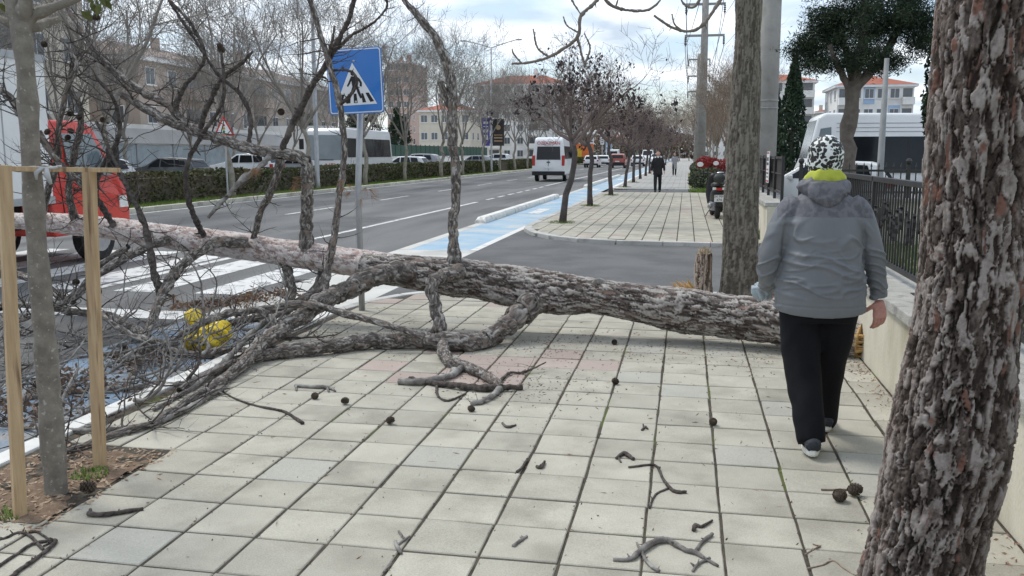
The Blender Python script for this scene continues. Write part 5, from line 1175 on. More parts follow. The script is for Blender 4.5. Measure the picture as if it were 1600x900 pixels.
walker((-.82, 66.5, 0), R(180), 1.6, 'woman in long grey coat and headscarf far behind the man in black', pm('grey wool coat', (.3, .3, .32), (.36, .36, .38), scale=12, rough=.9), M_SUIT, M_HAIR, .5, scarf=pm('dark scarf', (.1, .1, .11), (.16, .16, .17), scale=20, rough=.8), arm_fwd=True)
# ------------------------------------------------------------------ vehicles
def wheels(root, xs, ys, r, w, rim=M_SILV):
    Mw = Matrix.Rotation(R(90), 4, 'Y')
    ty = MB().lathe([(r * .6, -w / 2), (r * .93, -w / 2), (r, -w / 2 + .03), (r, w / 2 - .03), (r * .93, w / 2), (r * .6, w / 2)], 24, Mw).mesh('wheel', M_RUB)
    ri = MB().lathe([(r * .62, -w / 2 - .004), (r * .58, -w / 2 + .02), (r * .2, -w / 2 + .03), (.03, -w / 2 - .004), (.03, w / 2 + .004), (r * .2, w / 2 - .03), (r * .58, w / 2 - .02), (r * .62, w / 2 + .004)], 20, Mw).mesh('rim', rim)
    for y in ys:
        for x in xs:
            o = link('wheel', ty, root); o.location = (x, y, r); link('rim', ri, o)
            MB().lathe([(r * 1.13, -.02), (r * 1.13, .0), (.01, .0)], 24, Mw).build('wheel_arch', M_BLACK, root).location = (x + math.copysign(w / 2 - .045, x), y, r + .02)
class Veh:
    def __init__(s, name, loc, rz, lab, cat, group=None):
        s.r = empty(name, loc, rz); tag(s.r, lab, cat, group)
    def shell(s, prof, hw, mat, name='body', bev=.05):
        n = len(prof); mb = MB(); vs = [(-hw(z), y, z) for y, z in prof] + [(hw(z), y, z) for y, z in prof]
        mb.add(vs, [tuple(range(n)), tuple(range(2 * n - 1, n - 1, -1))] + [(i, n + i, n + (i + 1) % n, (i + 1) % n) for i in range(n)])
        s.hw = hw; o = mb.build(name, mat, s.r, bev=bev, seg=3); o.data.polygons.foreach_set('use_smooth', [True] * len(o.data.polygons))
        try: o.data.set_sharp_from_angle(angle=R(38))
        except Exception: pass
        return o
    def side(s, poly, mat, name='side_window', sides=(-1, 1), t=.008):
        for sd in sides:
            n = len(poly); vs = [(sd * (s.hw(z) - .01), y, z) for y, z in poly] + [(sd * (s.hw(z) + t), y, z) for y, z in poly]
            MB().add(vs, [tuple(range(n)), tuple(range(n, 2 * n))] + [(i, (i + 1) % n, n + (i + 1) % n, n + i) for i in range(n)]).build(name, mat, s.r, bev=.003, seg=1)
    def cross(s, y0, z0, y1, z1, a0, a1, mat, name, t=.012):
        d = Vector((0, y1 - y0, z1 - z0)).normalized(); nrm = Vector((0, -d.z, d.y)); nrm = nrm if nrm.y * (y0 + y1) >= 0 or abs(nrm.y) < .01 else -nrm
        b = [Vector((-a0, y0, z0)), Vector((a0, y0, z0)), Vector((a1, y1, z1)), Vector((-a1, y1, z1))]
        vs = [v - nrm * .02 for v in b] + [v + nrm * t for v in b]
        return MB().add(vs, [(3, 2, 1, 0), (4, 5, 6, 7), (0, 1, 5, 4), (1, 2, 6, 5), (2, 3, 7, 6), (3, 0, 4, 7)]).build(name, mat, s.r, bev=.006)
    def bx(s, name, mat, x0, x1, y0, y1, z0, z1, bev=.01): return MB().box(x0, x1, y0, y1, z0, z1).build(name, mat, s.r, bev=bev)
def tum(W, zb, zt, inset): return lambda z: W / 2 if z <= zb else W / 2 - inset * (z - zb) / (zt - zb)
def car(loc, rz, paint, lab, suv=False, group=None):
    v = Veh('parked_car' if group is None else 'car', loc, rz, lab, 'car', group); h = 1.66 if suv else 1.46; k = h / 1.46; L = 1.08 if suv else 1.0
    pr = [(-2.0, .34), (-2.03, .6), (-1.98, .92), (-1.66, 1.36), (-1.4, 1.43), (-.5, 1.46), (.15, 1.43), (.85, 1.0), (1.7, .84), (1.98, .66), (2.02, .4), (1.95, .28), (-1.9, .28)]
    pr = [(y * L, z * k) for y, z in pr]; v.shell(pr, tum(1.78, .92 * k, 1.46 * k, .2), paint, bev=.06)
    f = lambda P: [(y * L, z * k) for y, z in P]
    v.side(f([(-1.5, 1.02), (-.95, 1.01), (-.85, 1.37), (-1.38, 1.34)]), M_GLASS); v.side(f([(-.87, 1.01), (-.1, .99), (-.1, 1.38), (-.77, 1.38)]), M_GLASS); v.side(f([(-.02, .99), (.68, .98), (.12, 1.36), (-.02, 1.38)]), M_GLASS)
    v.cross(-1.93 * L, .98 * k, -1.7 * L, 1.32 * k, .7, .6, M_GLASS, 'rear_window'); v.cross(.8 * L, 1.04 * k, .22 * L, 1.39 * k, .72, .6, M_GLASS, 'windscreen')
    for s in (-1, 1):
        v.bx('tail_light', M_LAMPR, s * .85 - .12, s * .85 + .05 if s > 0 else s * .85 + .12, -2.05 * L, -1.9 * L, .74 * k, .92 * k) if s > 0 else v.bx('tail_light', M_LAMPR, -.9, -.73, -2.05 * L, -1.9 * L, .74 * k, .92 * k)
        v.bx('headlight', M_LAMPW, *( (.55, .86) if s > 0 else (-.86, -.55) ), 1.78 * L, 1.97 * L, .6 * k, .74 * k); v.bx('mirror', paint, *( (.86, 1.02) if s > 0 else (-1.02, -.86) ), .5 * L, .62 * L, .95 * k, 1.07 * k, .03)
    v.bx('bumper', M_BLACK, -.86, .86, -2.06 * L, -1.85 * L, .3, .5 if not suv else .66, .03); v.bx('number_plate', M_WPLAST, -.25, .25, -2.075 * L, -2.055 * L, .55 if not suv else .72, .67 if not suv else .84, .003)
    wheels(v.r, (-.76, .76), (-1.28 * L, 1.28 * L), .31 * (1.1 if suv else 1), .2)
    return v
M_CWHITE = M_WHITE
M_CGREY = pm('grey car paint', (.3, .31, .33), (.35, .36, .38), scale=2, rough=.35, coat=.4, metal=.2)
M_CORNG = pm('copper red car paint', (.3, .05, .03), (.36, .07, .04), scale=2, rough=.35, coat=.5)
M_CDARK = pm('dark car paint', (.05, .055, .06), (.07, .075, .08), scale=2, rough=.35, coat=.5)
# minibus on the road
v = Veh('minibus', (-8.1, 56.2, ROADZ), R(1), 'white minibus with red lettering above its rear window driving away', 'minibus')
pr = [(-2.95, .42), (-2.98, .9), (-2.95, 1.3), (-2.84, 2.42), (-2.7, 2.58), (-2.2, 2.64), (1.3, 2.62), (1.7, 2.45), (2.35, 1.45), (2.85, 1.15), (2.95, .7), (2.9, .38), (-2.85, .38)]
v.shell(pr, tum(1.98, 1.25, 2.64, .17), M_WHITE, bev=.09)
v.cross(-2.955, 1.3, -2.87, 2.08, .72, .68, M_GLASS, 'rear_window'); v.cross(2.28, 1.52, 1.75, 2.38, .82, .7, M_GLASS, 'windscreen')
v.side([(-2.6, 1.35), (-1.5, 1.35), (-1.5, 2.1), (-2.5, 2.1)], M_GLASS); v.side([(-1.42, 1.35), (-.3, 1.35), (-.3, 2.1), (-1.42, 2.1)], M_GLASS); v.side([(-.22, 1.35), (.75, 1.35), (.75, 2.1), (-.22, 2.1)], M_GLASS); v.side([(.85, 1.3), (2.15, 1.3), (1.75, 2.1), (.85, 2.1)], M_GLASS)
for s in (-1, 1):
    x0, x1 = sorted((s * .8, s * .975)); v.bx('tail_light', M_LAMPR, x0, x1, -3.0, -2.85, .95, 1.55, .02); x0, x1 = sorted((s * .99, s * 1.22)); v.bx('mirror', M_BLACK, x0, x1, 1.75, 1.9, 1.45, 1.85, .03)
v.bx('bumper', M_BLACK, -.98, .98, -3.06, -2.8, .38, .62, .03); v.bx('number_plate', M_WPLAST, -.28, .28, -3.005, -2.985, .78, .9, .003); v.bx('door_seam', M_BLACK, -.006, .006, -2.999, -2.97, .66, 1.28, 0); v.bx('handle', M_BLACK, -.1, .1, -3.02, -2.98, 1.13, 1.19, .01)
wheels(v.r, (-.85, .85), (-1.75, 1.75), .34, .22)
def words(s, size, mat, parent, M_, name='lettering', depth=.004):
    cu = bpy.data.curves.new(name, 'FONT'); cu.body = s; cu.size = size; cu.align_x = 'CENTER'; cu.align_y = 'CENTER'; cu.extrude = depth
    t = bpy.data.objects.new(name, cu); COL.objects.link(t); bpy.context.view_layer.update()
    me = bpy.data.meshes.new_from_object(t.evaluated_get(bpy.context.evaluated_depsgraph_get())); bpy.data.objects.remove(t)
    me.transform(M_); me.materials.clear(); me.materials.append(mat); return link(name, me, parent)
FACE = Matrix.Rotation(R(90), 4, 'X')                  # text facing -Y
words('ÖZDUMAN', .27, M_RED, v.r, Matrix.Translation((0, -2.885, 2.27)) @ Matrix.Rotation(R(-6), 4, 'X') @ FACE)
# truck behind the fallen crown
v = Veh('box_truck', (-10.0, 11.0, ROADZ), 0, 'red cab lorry with white box body stopped behind the fallen crown', 'truck')
v.hw = lambda z: 1.0
BX = MB().box(-1.05, 1.05, -3.9, .5, .95, 3.02).build('box_body', M_WPLAST, v.r, bev=.02)
for y in (-3.2, -2.5, -1.8, -1.1, -.4, .2): MB().box(1.051, 1.056, y, y + .02, 1.0, 2.95).build('panel_joint', M_GALV, BX)
MB().box(1.05, 1.075, -3.9, .5, .95, 1.05).build('side_rail', M_GALV, BX); MB().box(1.05, 1.075, -3.9, .5, 2.93, 3.03).build('top_rail', M_GALV, BX)
v.bx('chassis', M_BLACK, -.45, .45, -3.9, 1.0, .55, .93)
v.shell([(.56, .45), (.56, 1.98), (.68, 2.15), (1.55, 2.16), (1.75, 2.07), (2.12, 1.35), (2.3, 1.18), (2.38, .75), (2.36, .45)], tum(2.0, 1.25, 2.13, .16), M_RED, 'cab', .05)
v.side([(.98, 1.32), (1.98, 1.32), (1.67, 1.96), (.98, 1.96)], M_GLASSB); v.cross(2.11, 1.4, 1.79, 2.02, .85, .72, M_GLASSB, 'windscreen')
v.side([(.8, .62), (.812, .62), (.812, 1.95), (.8, 1.95)], M_BLACK, 'door_seam', t=.002); v.side([(1.02, 1.1), (1.2, 1.1), (1.2, 1.14), (1.02, 1.14)], M_BLACK, 'door_handle', t=.02)
v.side([(2.1, .8), (2.32, .8), (2.28, .98), (2.1, 1.0)], M_LAMPW, 'headlight', t=.012); v.bx('bumper', M_BLACK, -1.0, 1.0, 2.22, 2.44, .35, .6, .04)
for s in (-1, 1):
    x0, x1 = sorted((s * 1.02, s * 1.2)); v.bx('mirror', M_BLACK, x0, x1, 1.8, 1.9, 1.4, 1.75, .03)
wheels(v.r, (-.86, .86), (-2.6, 1.6), .37, .26)
# coach on the opposite carriageway
v = Veh('coach', (-20.4, 53.4, ROADZ), R(180), 'white coach with red lettering on its front coming down the opposite carriageway', 'bus')
pr = [(-4.2, .4), (-4.25, 1.2), (-4.15, 2.9), (-3.95, 3.1), (4.0, 3.12), (4.25, 2.95), (4.5, 1.35), (4.52, .6), (4.4, .35), (-4.1, .35)]
v.shell(pr, tum(2.45, 1.3, 3.12, .12), M_WHITE, bev=.1); v.cross(4.505, 1.3, 4.29, 2.72, 1.1, 1.05, M_GLASSB, 'windscreen')
for k in range(5): v.side([(-3.9 + k * 1.55, 1.45), (-2.42 + k * 1.55, 1.45), (-2.42 + k * 1.55, 2.55), (-3.9 + k * 1.55, 2.55)], M_GLASS)
words('NEX', .42, M_RED, v.r, Matrix.Translation((-.5, 4.535, .95)) @ Matrix.Rotation(R(180), 4, 'Z') @ FACE)
v.bx('bumper', M_CGREY, -1.2, 1.2, 4.4, 4.6, .35, .6, .05); v.bx('wiper', M_BLACK, -.6, .6, 4.5, 4.53, 1.28, 1.33)
for s in (-1, 1):
    x0, x1 = sorted((s * .75, s * 1.1)); v.bx('headlight', M_LAMPW, x0, x1, 4.4, 4.56, .66, .85, .02); x0, x1 = sorted((s * 1.22, s * 1.45)); v.bx('mirror', M_BLACK, x0, x1, 4.4, 4.6, 1.9, 2.5, .04)
wheels(v.r, (-1.05, 1.05), (-2.5, 2.9), .45, .28)
# white bus in the car park, its side towards the street
v = Veh('parked_bus', (7.35, 30.0, -.09), R(90), 'white bus with a long dark window band parked behind the spiked fence', 'bus')
pr = [(-3.7, .4), (-3.75, 1.2), (-3.6, 2.45), (-3.4, 2.6), (-.6, 2.62), (.3, 2.85), (3.2, 2.88), (3.45, 2.75), (3.72, 1.5), (3.88, 1.1), (3.92, .6), (3.85, .38), (-3.6, .38)]
v.shell(pr, tum(2.3, 1.0, 2.88, .16), M_WHITE, bev=.1)
v.side([(-3.55, 1.08), (2.6, 1.08), (2.6, 2.16), (-3.45, 2.16)], M_GLASS); v.side([(3.0, 1.25), (3.58, 1.25), (3.36, 2.4), (3.05, 2.45)], M_GLASSB, 'quarter_window')
for z in (2.3, 2.42, 2.55): v.side([(-3.4, z), (2.9, z), (2.9, z + .02), (-3.4, z + .02)], M_CGREY, 'roof_rib', t=.012)
for y in (-2.2, -.7, .8): v.side([(y, 1.2), (y + .05, 1.2), (y + .05, 2.16), (y, 2.16)], M_BLACK, 'pillar', t=.012)
v.cross(3.71, 1.5, 3.47, 2.66, 1.0, .9, M_GLASSB, 'windscreen'); v.bx('bumper', M_CGREY, -1.1, 1.1, 3.8, 4.0, .35, .65, .05); wheels(v.r, (-1.0, 1.0), (-2.3, 2.6), .42, .26)
car((3.6, 26.5, -.09), R(75), M_CWHITE, 'white car parked nose to the street beside the white bus')
car((7.8, 25.6, -.09), R(92), M_CWHITE, 'white car with dark windows parked in front of the white bus')
# cars on the road and beyond the hedge
car((-11.2, 110, ROADZ), 0, M_CWHITE, 'white hatchback first in the queue on the inner lane', group='cars queueing on the road'); car((-11.0, 124, ROADZ), 0, M_CWHITE, 'second white hatchback behind the first on the inner lane', group='cars queueing on the road')
car((-7.75, 106, ROADZ), 0, M_CORNG, 'copper red sport utility car braking on the outer lane', True, 'cars queueing on the road'); car((-6.3, 122, ROADZ), 0, M_CWHITE, 'white car partly hidden behind the copper red car', group='cars queueing on the road')
car((-11.1, 150, ROADZ), 0, M_CGREY, 'grey car far along the inner lane', group='cars queueing on the road'); car((-7.4, 142, ROADZ), 0, M_CORNG, 'dark red car far along the outer lane', group='cars queueing on the road')
car((-4.9, 150, ROADZ), R(180), M_CWHITE, 'white car far off coming out towards us beside the plum trees', True, 'cars queueing on the road'); car((-8.2, 175, ROADZ), 0, M_CWHITE, 'tiny white car furthest along the road', group='cars queueing on the road')
car((-21.5, 67, ROADZ), R(90), M_CWHITE, 'white hatchback just behind the coach beyond the hedge', group='cars beyond the hedge'); car((-23.0, 75.5, ROADZ), R(90), M_CGREY, 'grey hatchback beyond the hedge in front of the red shop', True, 'cars beyond the hedge')
car((-23.5, 99, ROADZ), R(90), M_CGREY, 'grey car beyond the hedge near the lamp with banners', group='cars beyond the hedge'); car((-23.0, 108, ROADZ), R(90), M_CWHITE, 'white van beyond the hedge below the purple banner', True, 'cars beyond the hedge')
car((-24, 33, ROADZ), R(180), M_CWHITE, 'white car beyond the hedge behind the fallen crown', group='cars beyond the hedge')
car((-26.6, 43, ROADZ), R(90), M_CDARK, 'dark car beyond the hedge in front of the showroom windows', group='cars beyond the hedge'); car((-26.4, 51, ROADZ), R(90), M_CWHITE, 'white car beyond the hedge before the middle of the showroom', True, 'cars beyond the hedge'); car((-26.6, 59, ROADZ), R(90), M_CGREY, 'grey car beyond the hedge by the far end of the showroom', group='cars beyond the hedge')
def far_van(x, y, rz, lab):
    v = Veh('van', (x, y, ROADZ), rz, lab, 'van', 'cars queueing on the road'); v.shell([(-2.4, .35), (-2.45, 1.2), (-2.35, 2.2), (1.2, 2.3), (1.9, 1.3), (2.4, 1.0), (2.45, .4)], tum(1.95, 1.2, 2.3, .15), M_WHITE, bev=.08)
    v.cross(-2.43, 1.25, -2.37, 2.0, .8, .75, M_GLASS, 'rear_window'); v.cross(1.85, 1.4, 1.3, 2.15, .85, .75, M_GLASS, 'windscreen'); v.side([(.3, 1.25), (1.75, 1.25), (1.25, 2.0), (.3, 2.0)], M_GLASS); v.bx('bumper', M_BLACK, -.95, .95, -2.5, -2.3, .35, .6, .03); wheels(v.r, (-.82, .82), (-1.4, 1.5), .33, .22)
far_van(-10.9, 138, 0, 'white van behind the two white hatchbacks'); far_van(-6.6, 160, R(180), 'white van facing us far down the road')
# ------------------------------------------------------------------ scooter by the far wall
def scooter(loc, rz, lab, seat_m, plate=None, helmet=False):
    r0 = empty('motor_scooter', loc, rz); tag(r0, lab, 'scooter')
    v = Veh.__new__(Veh); v.r = r0
    Mw = Matrix.Rotation(R(90), 4, 'Y')
    for y in (-.6, .62):
        o = MB().lathe([(.13, -.05), (.22, -.055), (.25, -.03), (.255, 0), (.25, .03), (.22, .055), (.13, .05)], 22, Mw).build('wheel', M_RUB, r0, smooth=True); o.location = (0, y, .255); MB().lathe([(.14, -.03), (.03, -.06), (.03, .06), (.14, .03)], 18, Mw).build('rim', M_SILV, o)
    mb = MB(); loft(mb, [(0, -.86, .68, .09, .07), (0, -.75, .64, .15, .13), (0, -.5, .58, .17, .17), (0, -.25, .5, .15, .17), (0, -.05, .36, .14, .1), (0, .2, .3, .15, .05), (0, .4, .33, .14, .05)], 16); mb.build('body', M_BLACK, r0, smooth=True)
    mb = MB(); loft(mb, [(0, .42, .32, .15, .06), (0, .5, .6, .19, .07), (0, .52, .85, .15, .08), (0, .5, 1.0, .12, .1), (0, .5, 1.07, .06, .05)], 16); mb.build('leg_shield', M_BLACK, r0, smooth=True)
    mb = MB(); loft(mb, [(0, -.78, .82, .1, .04), (0, -.6, .83, .15, .06), (0, -.3, .8, .15, .06), (0, .0, .76, .1, .05)], 16); mb.build('seat', seat_m, r0, smooth=True)
    mb = MB(); loft(mb, [(0, -.82, .88, .1, .05), (0, -.84, .98, .14, .06), (0, -.8, 1.06, .1, .05)], 14); mb.build('backrest', seat_m, r0, smooth=True)
    MB().tube([(-.33, .42, 1.08), (-.15, .5, 1.06), (.15, .5, 1.06), (.33, .42, 1.08)], .016, 8).build('handlebar', M_BLACK, r0)
    for s in (-1, 1):
        MB().tube([(s * .25, .46, 1.08), (s * .32, .44, 1.25)], .006, 6).build('mirror_stem', M_BLACK, r0)
        o = MB().lathe([(.001, -.01), (.055, -.01), (.06, .0), (.055, .01), (.001, .01)], 14, Matrix.Scale(1.35, 4, (1, 0, 0)) @ FACE).build('mirror', M_LAMPW, r0); o.location = (s * .35, .43, 1.29)
        x0, x1 = sorted((s * .07, s * .15)); v.bx('tail_light', M_LAMPW, x0, x1, -.9, -.8, .70, .76, .015)
    v.bx('brake_light', M_LAMPR, -.07, .07, -.91, -.8, .69, .75, .01); v.bx('mudguard', M_BLACK, -.07, .07, -.9, -.72, .3, .6, .02); v.bx('engine', M_CGREY, -.16, -.05, -.75, -.2, .2, .4, .03)
    if plate:
        pl = v.bx('number_plate', M_WPLAST, -.115, .115, -.93, -.915, .42, .585, .004)
        for i, t in enumerate(plate): words(t, .085, M_SBLK, pl, Matrix.Translation((0, -.932, .545 - .08 * i)) @ FACE, depth=.001)
    MB().tube([(-.17, -.35, .25), (-.2, -.6, .3), (-.2, -.85, .34)], [.03, .045, .05], 10).build('exhaust', M_GALV, r0, smooth=True); MB().tube([(-.1, -.1, .25), (-.27, -.3, .015)], .012, 6).build('kickstand', M_BLACK, r0)
scooter((.73, 22.9, 0), R(4), 'black scooter with white number plate parked on the far pavement beside the grey trunk', pm('scooter seat', (.03, .035, .03), (.05, .055, .05), scale=8, rough=.6), ('34 MN', '474'))
scooter((1.08, 25.6, 0), R(-12), 'second dark scooter with pale cover standing behind the first', M_CGREY)
# ------------------------------------------------------------------ bare trees
def bare_tree(seed, H, r0, th, nl, spread, lv=4, up=.25, twr=.008, dens=1.0, lean=0, wan=.03):
    rg = random.Random(seed); tr = MB(); cr = MB(); tips = []
    S = [(rg.gauss(0, wan) * i + lean * i * .1, rg.gauss(0, wan) * i, th * i / 6) for i in range(7)]
    tr.tube([(x, y, z - .15 if i == 0 else z) for i, (x, y, z) in enumerate(S)], [r0 * (1.25 if i == 0 else 1 - .05 * i) for i in range(7)], 9)
    def grow(p, d, L, r, l):
        n = 4 if l < 2 else 3; pts = [p]; rs = [r]
        for i in range(n):
            d = (d + Vector((rg.gauss(0, .13), rg.gauss(0, .13), rg.gauss(0, .1) + up * .35))).normalized(); p = p + d * (L / n); pts.append(p); rs.append(max(twr * .6, r * (1 - .6 * (i + 1) / n)))
        cr.tube(pts, rs, 6 if l == 0 else (4 if l == 1 else 3), cap=False)
        if l >= lv: tips.append(p); return
        nc = max(2, int(round((5, 6, 5, 4, 3)[l] * dens * rg.uniform(.8, 1.2))))
        for c in range(nc):
            t = .3 + .7 * (c + rg.random()) / nc; i = min(n - 1, int(t * n)); q = pts[i].lerp(pts[i + 1], t * n - i) if i < n else pts[-1]
            a = rg.uniform(0, 6.283); o = d.orthogonal().normalized(); o.rotate(Quaternion(d, a)); nd = d * rg.uniform(.5, .9) + o * rg.uniform(.5, .95)
            grow(q, nd.normalized(), L * rg.uniform(.45, .7), max(twr, rs[i] * .55), l + 1)
    top = Vector(S[-1])
    for k in range(nl):
        a = 6.283 * k / nl + rg.uniform(-.4, .4); e = rg.uniform(*spread); grow(top - Vector((0, 0, rg.uniform(0, th * .12))), Vector((math.cos(a) * math.cos(e), math.sin(a) * math.cos(e), math.sin(e))), (H - th) * rg.uniform(.5, .72), r0 * .55, 0)
    return tr, cr, tips
M_PLT = pm('pale plane bark', (.22, .2, .165), (.32, .3, .25), scale=5, rough=.9, bump=.3, bscale=14, c3=(.15, .14, .11), s3=4)
M_PLC = pm('grey brown twigs', (.2, .18, .158), (.29, .265, .24), scale=3, rough=.95)
M_PUT = pm('dark plum bark', (.06, .05, .048), (.1, .085, .08), scale=9, rough=.9, bump=.4, bscale=30)
M_PUC = pm('plum twigs', (.12, .088, .078), (.18, .14, .125), scale=3, rough=.95)
M_WARM = pm('warm brown twigs', (.2, .15, .11), (.27, .21, .16), scale=3, rough=.95)
M_PLEAF = pm('withered plum leaves', (.03, .022, .026), (.06, .042, .046), scale=6, rough=.8)
VAR = [bare_tree(s, 9.2, .12, 2.7, 5, (.8, 1.25), 4, .3, .008, .9) for s in (1, 2, 3)]
VARM = [(t.mesh('trunk', M_PLT, True), c.mesh('crown', M_PLC), None) for t, c, _ in VAR]
VARW = [(a.copy(), b.copy(), None) for a, b, _ in VARM]
for a, b, _ in VARW: b.materials[0] = M_WARM
def plant(name, var, loc, rz, s, lab, group):
    r0 = empty(name, loc, rz); r0.scale = (s, s, s); tag(r0, lab, 'tree', group); link('trunk', var[0], r0); link('crown', var[1], r0); return r0
ORD = ['first', 'second', 'third', 'fourth', 'fifth', 'sixth', 'seventh', 'eighth', 'ninth', 'tenth', 'eleventh', 'twelfth', 'thirteenth', 'fourteenth', 'fifteenth', 'sixteenth', 'seventeenth', 'eighteenth', 'nineteenth', 'twentieth']
rg = random.Random(12)
for i, y in enumerate((22.9, 30.0, 36.6, 43.4, 50.4, 57.6, 64.4, 71.0, 77.8, 84.9, 91.8, 99.5, 108, 118, 130)):
    plant('plane_tree', VARM[i % 3], (-15.95 + rg.uniform(-.15, .15), y, 0), rg.uniform(0, 6.28), rg.uniform(.88, 1.08), f'bare plane tree on the median hedge, {ORD[i]} along the row going away', 'bare plane trees on the median')
for i, y in enumerate((34, 40, 46, 51, 57, 62, 68, 78, 88)):
    plant('plane_tree', VARM[(i + 1) % 3], (-30.6 + rg.uniform(-.8, .8), y + rg.uniform(-1.5, 1.5), -.06), rg.uniform(0, 6.28), rg.uniform(.9, 1.2), f'bare tree across the opposite carriageway, {ORD[i]} along the far row going away', 'bare trees on the far side')
for i, (x, y, s) in enumerate(((2.6, 52, .8), (1.9, 62, .85), (3.0, 75, .9), (2.2, 90, .9), (3.2, 108, 1.0), (2.0, 125, 1.0), (3.5, 150, 1.1))):
    plant('verge_tree', VARW[i % 3], (x, y, 0), rg.uniform(0, 6.28), s, f'bare warm brown tree behind the power poles, {ORD[i]} along the verge going away', 'bare brown trees on the verge')
for i in range(20):
    plant('distant_tree', (VARM if i % 2 else VARW)[i % 3], (-26 + i * 2.0 + rg.uniform(-1, 1), 190 + rg.uniform(-18, 40), -.1), rg.uniform(0, 6.28), rg.uniform(.9, 1.3), f'bare tree closing the far end of the road, {ORD[i]} from the median side', 'bare trees closing the end of the road')
PL = [bare_tree(s, 4.7, .085, 2.0, 6, (.4, 1.15), 4, .2, .005, .8, lean=le, wan=.012) for s, le in ((7, .55), (8, .1), (9, .16))]
def plum(i, loc, rz, s):
    t, c, tips = PL[i % 3]; r0 = empty('plum_tree', loc, rz); r0.scale = (s, s, s)
    tag(r0, f'dark purple plum tree with withered leaf bunches, {ORD[i]} from the side drive' if i < 3 else f'dark plum tree in the pavement row, {ORD[i]} from the side drive', 'tree', 'plum trees along the cycle lane')
    link('trunk', PLM[i % 3][0], r0); link('crown', PLM[i % 3][1], r0); link('leaf_bunches', PLM[i % 3][2], r0)['kind'] = 'stuff'
PLM = []
for k, (t, c, tips) in enumerate(PL):
    rg2 = np.random.default_rng(k); sel = [tips[j] for j in rg2.choice(len(tips), 30, replace=False)]
    P = np.concatenate([np.array(p) + np.array([0, 0, -.1]) + rg2.normal(size=(16, 3)) * np.array([.05, .05, .1]) for p in sel] + [np.array(tips)[rg2.choice(len(tips), 110)] + rg2.normal(size=(110, 3)) * .05])
    PLM.append((t.mesh('trunk', M_PUT, True), c.mesh('crown', M_PUC), leaf_mesh('leaf_bunches', P, .06, M_PLEAF, k, 1.6, .5)))
for i, (x, y, rz, s) in enumerate(((-2.75, 20.3, 0, .95), (-2.8, 27.0, 2.0, 1.0), (-2.76, 34.2, 3.6, 1.0), (-2.8, 42.5, .9, .95), (-2.8, 49.8, 1.7, 1.0), (-2.8, 57, 4.0, 1.0), (-2.8, 64.5, 5.1, 1.02), (-2.8, 72, 2.4, 1.0), (-2.8, 80, .4, 1.0), (-2.8, 89, 1.3, 1.05), (-2.8, 100, 3.3, 1.1), (-2.8, 112, 4.4, 1.1), (-2.8, 126, 5.5, 1.15))):
    plum(i, (x, y, 0), rz, s)
    if i < 5: tuft('grass_tuft', (x, y, 0), 220, .07, .32, f'grass round the foot of the {ORD[i]} plum tree')
# ------------------------------------------------------------------ evergreens
M_CYP = pm('cypress green', (.012, .028, .014), (.035, .06, .028), scale=2.5, rough=.85)
M_DPINE = pm('dark pine green', (.009, .02, .01), (.03, .05, .023), scale=2.5, rough=.85)
M_DTR = pm('dark evergreen bark', (.11, .09, .075), (.17, .145, .12), scale=8, rough=.95, bump=.6, bscale=20)
def cypress(loc, h, r, lab, z0=.3, seed=1, n=5200, size=.09):
    r0 = empty('cypress_tree', loc); tag(r0, lab, 'tree'); g = np.random.default_rng(seed); t = g.random(n); a = g.random(n) * 6.283
    env = r * np.clip(1.15 * (1 - t) ** .62 * np.clip(t * 6 + .5, 0, 1), .02, 1) * (.8 + .35 * vnoise(a * 3 + 9, t * 16, seed)); q = env * g.random(n) ** .35
    P = np.stack([q * np.cos(a), q * np.sin(a), z0 + t * (h - z0)], 1)
    MB().tube([(0, 0, -.2), (0, 0, h * .9)], [r * .16, .02], 8).build('trunk', M_DTR, r0); link('crown', leaf_mesh('crown', P, size, M_CYP, seed, 2.2, -.5), r0)
p = at(1236, 240, 45); cypress((p.x, 45, -.09), 6.2, .8, 'dark pointed cypress behind the parked bus next to the concrete pole', seed=2)
p = at(1206, 240, 47); cypress((p.x, 47, -.09), 5.2, .75, 'second dark cypress half hidden behind the concrete pole', seed=3)
p = at(1466, 200, 24); cypress((p.x, 24, -.09), 7.5, .42, 'narrow dark cypress behind the big pine trunk', z0=2.0, seed=4, n=4200, size=.07)
pr0 = empty('umbrella_pine', at(1322, 322, 21)); pr0.location.z = -.09; tag(pr0, 'dark evergreen tree with forked trunk in front of the white bus', 'tree')
def lim(rows, n=10): reparent(limb('limb', trace(rows, 5, .08, 5), M_DTR, None, n, 0), pr0)
tg = trace([(1322, 335, 14, 21), (1323, 300, 13, 21), (1324, 230, 12, 21), (1327, 190, 11.5, 21), (1331, 150, 11.5, 21), (1334, 128, 11, 21)], 5); reparent(limb('trunk', tg, M_DTR, None, 14, 0), pr0)
for rows in ([(1330, 145, 6, 21), (1318, 120, 5, 20.9), (1308, 100, 4.5, 20.7), (1296, 70, 3, 20.6)], [(1335, 138, 8, 21), (1360, 112, 7, 21.1), (1380, 92, 6, 21.2), (1400, 50, 5, 21.3), (1420, 20, 3, 21.4)], [(1334, 140, 8, 21), (1342, 100, 7, 20.9), (1350, 50, 6, 20.9), (1350, 0, 4, 20.9)], [(1333, 130, 6, 21), (1325, 90, 5, 21.2), (1310, 50, 4, 21.4), (1290, 30, 3, 21.6)]): lim(rows)
g = np.random.default_rng(4); P = []
